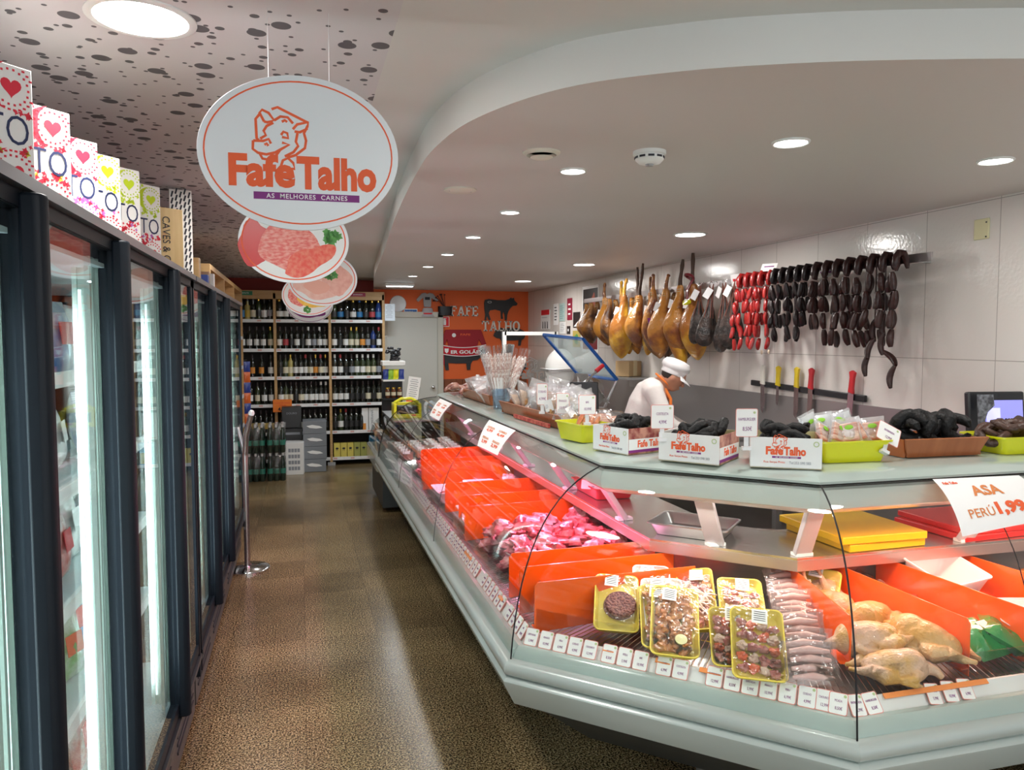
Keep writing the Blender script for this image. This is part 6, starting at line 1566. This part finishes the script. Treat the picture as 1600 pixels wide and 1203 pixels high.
# snack bags and wrapped meats in the long trays
nutty = mat('crackling_snack', (.42,.2,.07), .5, var=((.62,.36,.14), 40, .15), bump=(60,1)); pepp = mat('pepper_grains', (.03,.03,.03), .6, var=((.3,.28,.25), 160, .03)); dryham = mat('dry_ham_strip', (.22,.04,.03), .4, var=((.55,.3,.22), 12, .12), bump=(20,.5), coat=.3)
kinds = [('nut-brown', nutty), ('pepper-grey', pepp), ('white', MATS['white_wrap_film']), ('dark red', dryham)]
n = 0
for i in range(20):
    y = 3.41+i*.056; x = 1.275+.065*(i % 2)+rnd.uniform(-.01,.01); k = (0, 2, 0, 3, 2, 1, 0, 2)[i % 8]
    t = thing('snack_bag', 'clear bag of %s pieces in the long ledge tray, %s from the near end' % (kinds[k][0], ordn(i)), 'snack bag', (x, y, LZ+.03), (R(rnd.uniform(-50,10)), R(rnd.uniform(-25,25)), rnd.uniform(-1,1)), 'bags in the long ledge tray')
    h = .15+.03*(i % 3); pillow(MB(), .13, h, .06, seed=i, nz=.3).build('film', bagfilm, t); pillow(MB(), .105, h*.62, .05, seed=i+2, nz=.3).build('contents', kinds[k][1], t, loc=(0,0,.01))
    if i % 3 == 0: MB().box((0,-.032,h*.55), (.05,.001,.06)).build('paper_label', card, t)
for i in range(16):
    y = 5.06+i*.046; x = 1.275+.065*(i % 2)
    t = thing('wrapped_meat', 'wrapped %s meat in the far ledge tray, %s from the near end' % (['dry red','pale'][i % 2], ordn(i)), 'wrapped meat', (x, y, LZ+.03), (R(rnd.uniform(-50,10)), R(rnd.uniform(-25,25)), rnd.uniform(-1,1)), 'wrapped meats in the far ledge tray')
    pillow(MB(), .12, .14, .06, seed=i, nz=.3).build('film', bagfilm, t); pillow(MB(), .10, .10, .05, seed=i+2, nz=.3).build('contents', [dryham, MATS['white_wrap_film']][i % 2], t, loc=(0,0,.01))
for i in range(9):
    a = i*.7; mb = MB(); y = 5.78+.065*i
    mb.tube([(-.06,-.05,.0),(-.02,.0,.05),(.03,.03,.06),(.06,.0,.03),(.05,-.05,.02)], [.012,.03,.034,.028,.012], 8, M=Matrix.Diagonal((1,1,.7,1)))
    tag(mb.build('dry_ham_slice', dryham, loc=(1.22+.10*(i % 2), y, LZ+.025), rot=(R(10*(i % 3)),0,a), sub=1), 'curled dry ham piece at the far ledge end, %s from the near side' % ordn(i), 'dried ham', 'dry ham heap')
t = thing('cream_bottle_stick', 'white label stick standing in the dry ham heap', 'label stick', (1.33, 5.85, LZ)); MB().box((0,0,.1), (.02,.003,.14)).build('stick', card, t); MB().lathe([(.012,0),(.012,.01),(.0001,.011)], 10).build('stick_base', white, t)
t = thing('sausage_pack', 'clear pack of orange-red sausages leaning in the small yellow basin', 'sausage pack', (1.21, 3.20, LZ+.03), (R(-40), R(20), R(-30)))
pillow(MB(), .11, .13, .05, seed=3, nz=.2).build('film', wrap, t)
for k in range(4): MB().tube([(-.036+.024*k,0,.015),(-.036+.024*k,-.01,.06),(-.036+.024*k,0,.11)], [.006,.013,.006], 8).build('sausage', mat('orange_sausage', (.5,.13,.05), .35, coat=.5, var=((.65,.25,.1), 30, .1)), t)
for i, (x, y) in enumerate(((1.33,3.22),(1.42,3.12),(1.36,3.34))):
    t = thing('meat_pack', 'film-wrapped red and cream meat slice behind the left card box, %s of three' % ordn(i), 'meat pack', (x, y, LZ+.05), (R(-60), 0, R(30*i)), 'slices behind the left card box')
    pillow(MB(), .12, .11, .03, seed=i+9, nz=.3).build('meat', bacon, t); pillow(MB(), .15, .14, .045, seed=i+9, nz=.3).build('film', wrap, t)
# salami sticks in a clear vase
t = thing('clear_vase', 'clear bluish plastic vase holding the wrapped salami sticks', 'vase', (1.25, 4.80, LZ))
MB().lathe([(.0001,.002),(.05,.002),(.052,.0),(.062,.13),(.06,.131),(.048,.006),(.0001,.006)], 24).build('vase_wall', film('blue_clear_plastic', (.75,.85,.95), .08, .05, body=((.6,.75,.85), .12)), t)
MB().ell((0,-.058,.07), (.0012,.0012,.0012), 6).build('mould_mark', white, t)
salami = mat('salami_speckled', (.55,.34,.28), .45, var=((.78,.68,.62), 70, .06)); casing = mat('white_casing', (.85,.82,.78), .5, var=((.5,.3,.26), 60, .1))
for i in range(32):
    a = i*2.4; rr_ = .012+.03*((i*.618) % 1); f = .35+.1*((i*.37) % 1); x, y = rr_*math.cos(a), rr_*math.sin(a)
    lean = .8*rr_/.042
    t = thing('salami_stick', 'wrapped speckled salami stick fanning out of the vase, %s of the bunch' % ordn(i), 'salami', (1.25+x*.6, 4.80+y*.6, LZ+.01), (-lean*math.sin(a)*.55, lean*math.cos(a)*.55, 0), 'wrapped salami sticks in the vase')
    MB().tube([(0,0,0),(0,0,.02),(0,0,.33),(0,0,.355)], [.006,.0135,.0135,.005], 8).build('salami', (salami, casing)[i % 2], t)
    pillow(MB(), .040, .41, .026, 4, 8, seed=i, nz=.2, M=T(0,0,0,0,0,a)).build('film', wrap, t)
    if i % 4 == 0: MB().box((0,-.0145,.14), (.02,.001,.12)).build('paper_label', card, t)
# price tags on sticks
for i, (x, y, z, rz, w, h, lab) in enumerate([(1.189,3.095,LZ+.125,R(-10),.075,.085,'price tag on a stick in the small yellow basin'), (1.29,2.585,LZ+.118,R(-15),.085,.09,'price tag on a stick between the left and middle card boxes'),
      (1.505,2.365,LZ+.108,R(-15),.078,.10,'price tag on a stick between the middle and right card boxes'), (1.215,3.49,LZ+.09,R(-20),.062,.10,'pale price tag in front of the long ledge tray'), (1.20,3.77,LZ+.11,R(-25),.055,.11,'narrow white tag standing over the long ledge tray')]):
    price_tag((x, y, z), (0,0,rz), w, h, i*2, lab, 'price tags on sticks above the ledge', True)
price_tag((2.078,2.345,LZ+.07), (R(-25),R(28),R(-12)), .095, .075, 3, 'tilted price tag clipped on the yellow basin of bacon', 'price tags on sticks above the ledge', True)
tag(MB().box((0,0,0), (.55,.012,.02)).build('red_cloth_edge', mat('red_cloth', (.4,.03,.03), .7, var=((.6,.15,.1), 30, .1)), loc=(1.19,3.94,LZ+.011), rot=(0,0,R(93))), 'folded red patterned cloth in front of the long ledge tray', 'cloth')

# ------------------------------------------------------------------ machines and furniture behind the counter
t = thing('work_table', 'steel work table along the tiled wall before the butcher', 'table', (2.95, 5.2, 0))
MB().box((0,0,.90), (.5,2.6,.04)).build('table_top', worktop, t, bevel=.004)
for x in (-.22,.22):
    for y in (-1.25,1.25): MB().box((x,y,.44), (.04,.04,.88)).build('leg', steel_sat, t)
t = thing('back_counter', 'steel back counter carrying the scale and the slicer', 'counter', (2.45, 6.9, 0))
MB().box((0,0,.99), (.62,1.9,.04)).build('counter_top', worktop, t, bevel=.004); MB().box((0,0,.485), (.58,1.84,.97)).build('cabinet_body', dark_base, t)
t = thing('meat_slicer', 'steel meat slicer with a red handle and tilted guard beside the butcher', 'slicer', (2.33, 6.15, 1.011), (0,0,R(10)))
MB().box((0,0,.05), (.34,.26,.10)).build('slicer_base', steel_sat, t, bevel=.02)
MB().lathe([(.0001,-.012),(.12,-.01),(.13,0),(.12,.006),(.0001,.008)], 32, T(.06,-.03,.22,R(90),R(-25))).build('blade_guard', steel, t)
MB().box((.0,0,0), (.34,.2,.008), T(.10,.02,.26,0,R(48),0)).build('feed_plate', chrome, t, bevel=.003)
MB().tube([(-.10,-.08,.20),(-.02,-.1,.34),(.08,-.1,.42)], .009, 8).build('arm', chrome, t)
MB().tube([(.06,-.1,.41),(.13,-.1,.46)], [.02,.018], 10).build('red_handle', mat('red_handle_plastic', (.55,.01,.02), .35), t)
MB().box((-.12,-.1,.21), (.12,.06,.05), T(0,0,0,0,R(-20))).build('red_pusher', MATS['red_handle_plastic'], t, bevel=.01)
t = thing('glass_lid', 'tilted open glass lid with a blue frame before the tiled wall', 'lid', (2.45, 6.5, 1.011))
P = [Vector(p)-Vector((2.45,6.5,1.011)) for p in ((2.16,6.75,1.73),(2.38,6.3,1.69),(2.70,6.3,1.33),(2.50,6.75,1.36))]
mb = MB()
for a, b in zip(P, P[1:]+P[:1]): mb.tube([a, b], .016, 6)
mb.build('blue_frame', mat('blue_frame_plastic', (.01,.10,.38), .3, coat=.4), t)
nrm = (P[1]-P[0]).cross(P[2]-P[1]).normalized()*.003
MB().add([p+nrm for p in P]+[p-nrm for p in P], [(0,1,2,3),(7,6,5,4),(0,4,5,1),(1,5,6,2),(2,6,7,3),(3,7,4,0)]).build('lid_pane', film('milky_glass', (.95,1,1), .1, .05, body=((.75,.9,.95), .3)), t)
MB().tube([P[2], (.12,-.15,0)], .012, 6).build('support_arm', steel_sat, t); MB().tube([P[3], (.05,.2,0)], .012, 6).build('support_arm', steel_sat, t)
t = thing('scale', 'white domed scale on a flat steel plate at the back counter', 'scale', (2.57, 7.45, 1.011))
MB().box((0,0,.365), (.36,.3,.03)).build('plate', steel_sat, t, bevel=.006); MB().tube([(0,0,.0),(0,0,.35)], .06, 16).build('pillar', steel_sat, t)
MB().ell((0,0,.38), (.165,.12,.20), 24).build('dome', white, t); MB().box((-.12,-.1,.15), (.1,.05,.12)).build('display', black, t, bevel=.005)
t = thing('till_monitor', 'black back of a till monitor behind the snack bags', 'monitor', (2.27, 6.06, 1.011), (0,0,R(-12)))
t.location = (2.22, 5.78, .0)
MB().box((0,0,1.22), (.24,.03,.26), T(0,0,0,R(-8),0,0)).build('screen_back', black, t, bevel=.01); MB().tube([(0,.0,0.0),(0,.0,1.15)], .03, 12).build('pole', black, t); MB().lathe([(.14,0),(.14,.015),(.03,.02)], 24).build('base', black, t)
t = thing('customer_monitor', 'black monitor with a lit blue price screen at the right edge', 'monitor', (3.075, 2.76, .886), (0,0,R(-8)))
MB().box((0,0,.45), (.28,.035,.24), T(0,0,0,R(-6),0,0)).build('casing', black, t, bevel=.008); MB().box((.0,.03,.18), (.05,.04,.36)).build('stand', black, t); MB().box((0,.0,.008), (.2,.08,.016)).build('base', black, t, bevel=.003)
sc = MB().box((.03,-.021,.455), (.19,.002,.15), T(0,0,0,R(-6),0,0)).build('screen', mat('lit_screen', (.2,.2,.5), .3, emit=((.25,.25,.75), .8)), t)
MB().box((-.025,-.0225,.445), (.07,.001,.10), T(0,0,0,R(-6),0,0)).build('screen_panel', mat('lit_screen_pale', (.5,.5,.8), .3, emit=((.5,.5,.95), .9)), t)
text('002', .03, ink, t, T(-.025,-.0685,.445,R(84)), bold=.001)
mb = MB(); rn = random.Random(2)
mb.prism([(-.14,.11),(-.06,.11),(-.055,.06),(-.09,.03),(-.11,-.02),(-.12,-.08),(-.14,-.11)], .002, T(0,-.02,.45,R(84))); mb.build('worn_patch', mat('scuffed_edge', (.22,.23,.26), .5, var=((.05,.05,.06), 40, .1)), t)
t = thing('taped_carton', 'brown taped carton on a wall shelf beside the hams', 'box', (3.12, 7.0, 1.325), (0,0,R(20)))
MB().box((0,0,.075), (.17,.19,.15)).build('carton_body', mat('kraft_card', (.42,.28,.14), .7), t, bevel=.003); MB().box((0,-.0955,.08), (.05,.001,.15)).build('tape', MATS['packing_tape'], t)
t = thing('wall_shelf', 'narrow steel wall shelf under the taped carton', 'shelf', (3.12, 7.0, 1.31)); MB().box((0,0,.0), (.24,.5,.02)).build('shelf_board', steel_sat, t)
MB().box((.11,0,-.05), (.02,.4,.1)).build('shelf_bracket', steel_sat, t)

# ------------------------------------------------------------------ display case and stands at the far end of the aisle counter
t = thing('end_display_case', 'low dark rounded display case past the end of the meat counter', 'display case', (.72, 7.45, 0))
prof = [(.0,.38),(.0,.57),(.02,.70),(.08,.80),(.2,.87),(.6,.89),(.6,.38)]
mb = MB(); mb.prism([(x, z) for x, z in [(.03,.05),(.03,.38),(.6,.38),(.6,.05)]], 1.1, T(0,1.1,0,R(90))); mb.build('base', dark_base, t)
mb = MB(); mb.prism([(-.03,.40),(-.03,.56),(.62,.56),(.62,.40)], 1.1, T(0,1.1,0,R(90))); mb.build('bumper', case_paint, t, bevel=.02)
mb = MB(); vs = []
gp = [(.0,.565),(.01,.68),(.05,.78),(.14,.85),(.3,.885)]
mb.prism(gp+[(x+.005,z-.005) for x, z in gp[::-1]], 1.08, T(0,1.09,0,R(90)), smooth=True); mb.build('curved_glass', glass, t)
MB().box((.38,.55,.89), (.48,1.08,.012)).build('top_plate', steel_sat, t); MB().box((.59,.55,.72), (.02,1.08,.33)).build('back_panel', dark_base, t)
for i in range(10):
    clear_pack(.86+.16*(i % 3), 7.58+.11*i, .575, .14, .15, .05, 'dark packed sausage in the low end case, %s from the near side' % ordn(i), (R(-40),0,R(60)), pk_m[i % 2], True, group='packs in the low end case')
yc = thing('yellow_caddy', 'bright yellow moulded caddy on the low end case', 'caddy', (1.03, 7.78, .896))
mb = MB(); mb.box((0,0,.02), (.28,.2,.04)); mb.box((-.125,0,.09), (.03,.2,.12)); mb.box((.125,0,.09), (.03,.2,.12)); mb.box((0,.09,.09), (.28,.02,.12)); mb.build('caddy_body', yellow_pl, yc, bevel=.008)
MB().tube([(-.12,-.0,.15),(-.05,0,.19),(.05,0,.19),(.12,0,.15)], .016, 8).build('handle', yellow_pl, yc); MB().box((0,.0,.08), (.2,.14,.08)).build('dark_contents', black, yc, bevel=.01); MB().ell((.06,-.1,.03), (.025,.002,.01), 10).build('red_badge', red_ink, yc)
ls = thing('list_sign', 'white tilted price list with an orange foot on the low end case', 'sign', (1.13, 8.15, .99), (R(-8), R(9), R(-4)))
MB().box((0,.02,-.045), (.02,.02,.1)).build('stand_foot', black, ls)
MB().box((0,0,.15), (.13,.006,.30)).build('sheet', paper, ls); MB().box((0,-.0036,.025), (.12,.001,.04)).build('orange_foot', orange_ink, ls); MB().prism([(0,0),(.05,0),(0,.2)], .004, T(.065,.004,.0,R(90),0,R(90))).build('stand_leg', black, ls)
mb = MB()
for k in range(9): mb.box((0,-.0036,.27-.022*k), (.09 if k % 2 else .07,.001,.006))
mb.build('printed_lines', MATS['label_grey'], ls)
t = thing('snack_stand', 'small stand of blue, green and yellow packets beside the wine shelf', 'display stand', (1.06, 9.2, 0))
MB().box((0,0,.4), (.24,.2,.8)).build('cabinet_body', black, t); MB().box((0,0,.98), (.25,.22,.02)).build('shelf', black, t); MB().box((0,.1,1.05), (.25,.01,.5)).build('back_panel', black, t); MB().box((0,-.0,1.2), (.25,.22,.02)).build('shelf', white, t); MB().box((0,0,1.40), (.27,.24,.06)).build('top_tray', white, t, bevel=.01)
for i, (x, c, nm) in enumerate([(-.09,'packet_blue','blue'),(-.03,'lime_label','green'),(.03,'yellow_plastic','yellow'),(.09,'packet_blue','blue')]):
    tag(pillow(MB(), .07, .12, .04, 5, 5, seed=i).build('snack_packet', MATS[c], loc=(1.06+x, 9.13, 1.212)), '%s packet on the upper shelf of the small snack stand, %s from left' % (nm, ordn(i)), 'packet', 'packets on the snack stand')
for i, x in enumerate((-.07,.0,.07)):
    t = thing('preserve_jar', 'brown preserve jar on the snack stand, %s from left' % ordn(i), 'jar', (1.06+x, 9.14, .991), group='jars on the snack stand')
    MB().lathe([(.026,0),(.028,.004),(.028,.09),(.02,.105),(.02,.11)], 14).build('jar_glass', mat('brown_preserve', (.12,.04,.015), .12, coat=.6), t); MB().lathe([(.023,.108),(.023,.125),(.0001,.126)], 14).build('lid', caps_m['gold'], t); MB().lathe([(.0285,.03),(.0285,.07)], 14).build('label_paper', labels_m['cream'], t)
t = thing('black_ornament', 'ragged black dried flower ornament on top of the snack stand', 'ornament', (1.08, 9.2, 1.43))
mb = MB(); rn = random.Random(6)
for k in range(26): mb.ell((rn.uniform(-.09,.09), rn.uniform(-.06,.06), rn.uniform(.02,.13)*(1+.3*math.cos(k))), (.025,.02,.018), 6)
mb.build('petals', black, t); MB().lathe([(.06,0),(.05,.03),(.0001,.03)], 12).build('pot', black, t)
# ------------------------------------------------------------------ the butcher
skin = mat('skin', (.50,.24,.15), .5, sss=.1); coatm = mat('white_work_coat', (.82,.79,.76), .85, var=((.76,.70,.66), 5, .3), bump=(7,1)); orange_trim = mat('orange_trim_cloth', (.8,.2,.03), .8)
hairm = mat('dark_hair', (.02,.013,.01), .7, bump=(90,.8)); trous = mat('white_trousers', (.6,.58,.55), .85)
b = thing('person', 'butcher in a white coat with orange collar and white cap, bending over his work', 'person', (2.42, 5.25, 0), (0, 0, R(-24)), scale=.99)
V = Vector
hip = V((0,0,.94)); chest = V((.09,-.01,1.22)); neck = V((.165,-.02,1.39)); head = V((.26,-.03,1.435))
mb = MB()
mb.tube([hip+V((0,0,-.04)), hip+V((.02,0,.1)), chest, V((.13,-.015,1.32)), neck+V((-.01,0,0))], [.12,.115,.13,.11,.055], 16)
mb.tube([V((.13,0,1.36)), V((.205,-.025,1.41)), head+V((-.03,0,-.03))], [.058,.052,.06], 12)
mb.ell(head, (.088,.074,.098), 20, Matrix.Translation(head) @ Euler((0, R(38), 0)).to_matrix().to_4x4() @ Matrix.Translation(-head))
Hm = Matrix.Translation(head) @ Euler((0, R(38), 0)).to_matrix().to_4x4()          # head space: +X face, +Z crown
mb.ell((.035,0,-.06), (.050,.048,.045), 14, Hm)          # jaw
mb.tube([(.078,0,.01),(.098,0,-.018),(.094,0,-.028)], [.010,.013,.011], 8, M=Hm)   # nose
mb.ell((.083,0,-.052), (.012,.022,.006), 8, Hm); mb.ell((.081,0,-.064), (.011,.019,.006), 8, Hm)   # lips
mb.ell((.078,0,.026), (.014,.05,.010), 10, Hm)           # brow
for s in (-1, 1):
    mb.ell((-.002,s*.074,-.012), (.020,.008,.028), 10, Hm)       # ear
    sh = V((.12,s*.17,1.33)); el = V((.22,s*.20,1.09)); wr = V((.42,s*.12,1.0)); hd = V((.475,s*.10,.985))
    mb.tube([V((.12,s*.06,1.33)), sh, sh.lerp(el,.5), el], [.07,.056,.047,.040], 12); mb.tube([el, el.lerp(wr,.4), wr, hd], [.040,.038,.026,.030], 12)
    mb.ell(hd, (.042,.036,.018), 12)
    for k in range(4):
        o_ = s*(-.027+.018*k); p = hd+V((.032,o_,0)); mb.tube([p, p+V((.03,0,-.004)), p+V((.052-.004*abs(k-1.5),0,-.018)), p+V((.06-.005*abs(k-1.5),0,-.036))], [.0095,.009,.0085,.006], 8)
    mb.tube([hd+V((.0,-s*.03,0)), hd+V((.025,-s*.05,-.008)), hd+V((.045,-s*.052,-.02))], [.011,.010,.007], 8)
    kn_ = V((.03,s*.10,.50)); an = V((-.02,s*.11,.09))
    mb.tube([V((0,s*.08,.94)), V((.02,s*.09,.72)), kn_, kn_.lerp(an,.35), an], [.10,.082,.055,.052,.036], 12); mb.tube([an, V((.04,s*.115,.045)), V((.15,s*.125,.035))], [.038,.036,.026], 10)
body = blob(mb, 'body', skin, b, voxel=.007, smooth=4)
# coat follows the body
mb = MB()
mb.tube([V((-.02,0,.70)), hip+V((-.01,0,-.02)), hip+V((.015,0,.12)), chest+V((-.01,0,0)), V((.11,-.01,1.33)), V((.15,-.02,1.38))], [.175,.155,.14,.155,.125,.07], 20)
mb.ell((.03,0,1.2), (.10,.15,.15), 16)
for s in (-1, 1):
    sh = V((.11,s*.165,1.325)); el = V((.215,s*.205,1.09)); wr = V((.385,s*.135,1.01))
    mb.tube([V((.10,s*.05,1.33)), sh, sh.lerp(el,.5), el], [.095,.074,.066,.060], 14); mb.tube([el, el.lerp(wr,.5), wr], [.062,.054,.047], 14)
coat = blob(mb, 'coat', coatm, b, voxel=.011, smooth=5)
MB().tube([(neck.x+.022+.056*math.cos(a), neck.y+.058*math.sin(a), neck.z+.012-.055*math.cos(a)*.9) for a in [k*2*math.pi/20 for k in range(20)]], .008, 8, closed=True).build('collar', orange_trim, b)
MB().tube([V((.185,-.045,1.36)), V((.235,-.09,1.27)), V((.235,-.11,1.17)), V((.225,-.13,1.06))], .012, 6, M=None).build('front_trim', orange_trim, b)
mb = MB()
for s in (-1, 1):
    kn_ = V((.03,s*.10,.50)); an = V((-.02,s*.11,.12)); mb.tube([V((0,s*.08,.90)), V((.02,s*.09,.72)), kn_, kn_.lerp(an,.4), an], [.12,.10,.078,.07,.062], 14)
blob(mb, 'trousers', trous, b, voxel=.012, smooth=4)
for s in (-1, 1): MB().tube([(-.05,s*.112,.05),(.03,s*.116,.05),(.12,s*.124,.042),(.175,s*.13,.034)], [.04,.05,.042,.026], 12, M=None).build('shoe', white, b)
mb = MB(); mb.ell((-.022,0,.0), (.074,.0745,.074), 18, Hm); o = mb.build('hair', hairm, b)
# cap: soft crown, band and peak
mb = MB().lathe([(.086,.008),(.090,.014),(.089,.046),(.102,.062),(.104,.092),(.086,.122),(.045,.135),(.0001,.137)], 28, Hm @ T(-.012,0,-.002,0,R(-16),0) @ Matrix.Diagonal((1.04,.93,.92,1))); mb.build('cap', mat('white_cap_cloth', (.82,.82,.82), .85, bump=(14,.3)), b)
def peak(u, v):
    a = R(-62+124*u); r = .084+.062*v*math.cos(a*.9); return Hm @ T(0,0,.012) @ V((-.006+r*math.cos(a), .93*r*math.sin(a), .016-.016*v-.012*v*(1-math.cos(a))))
MB().grid(peak, 16, 5).build('cap_peak', MATS['white_cap_cloth'], b, solid=.004)
for s in (-1, 1):
    MB().ell((.078,s*.029,.006), (.009,.013,.006), 10, Hm).build('eye', mat('eye_dark', (.03,.02,.015), .2), b)
    MB().ell((.083,s*.029,.026), (.006,.018,.004), 8, Hm).build('eyebrow', hairm, b)
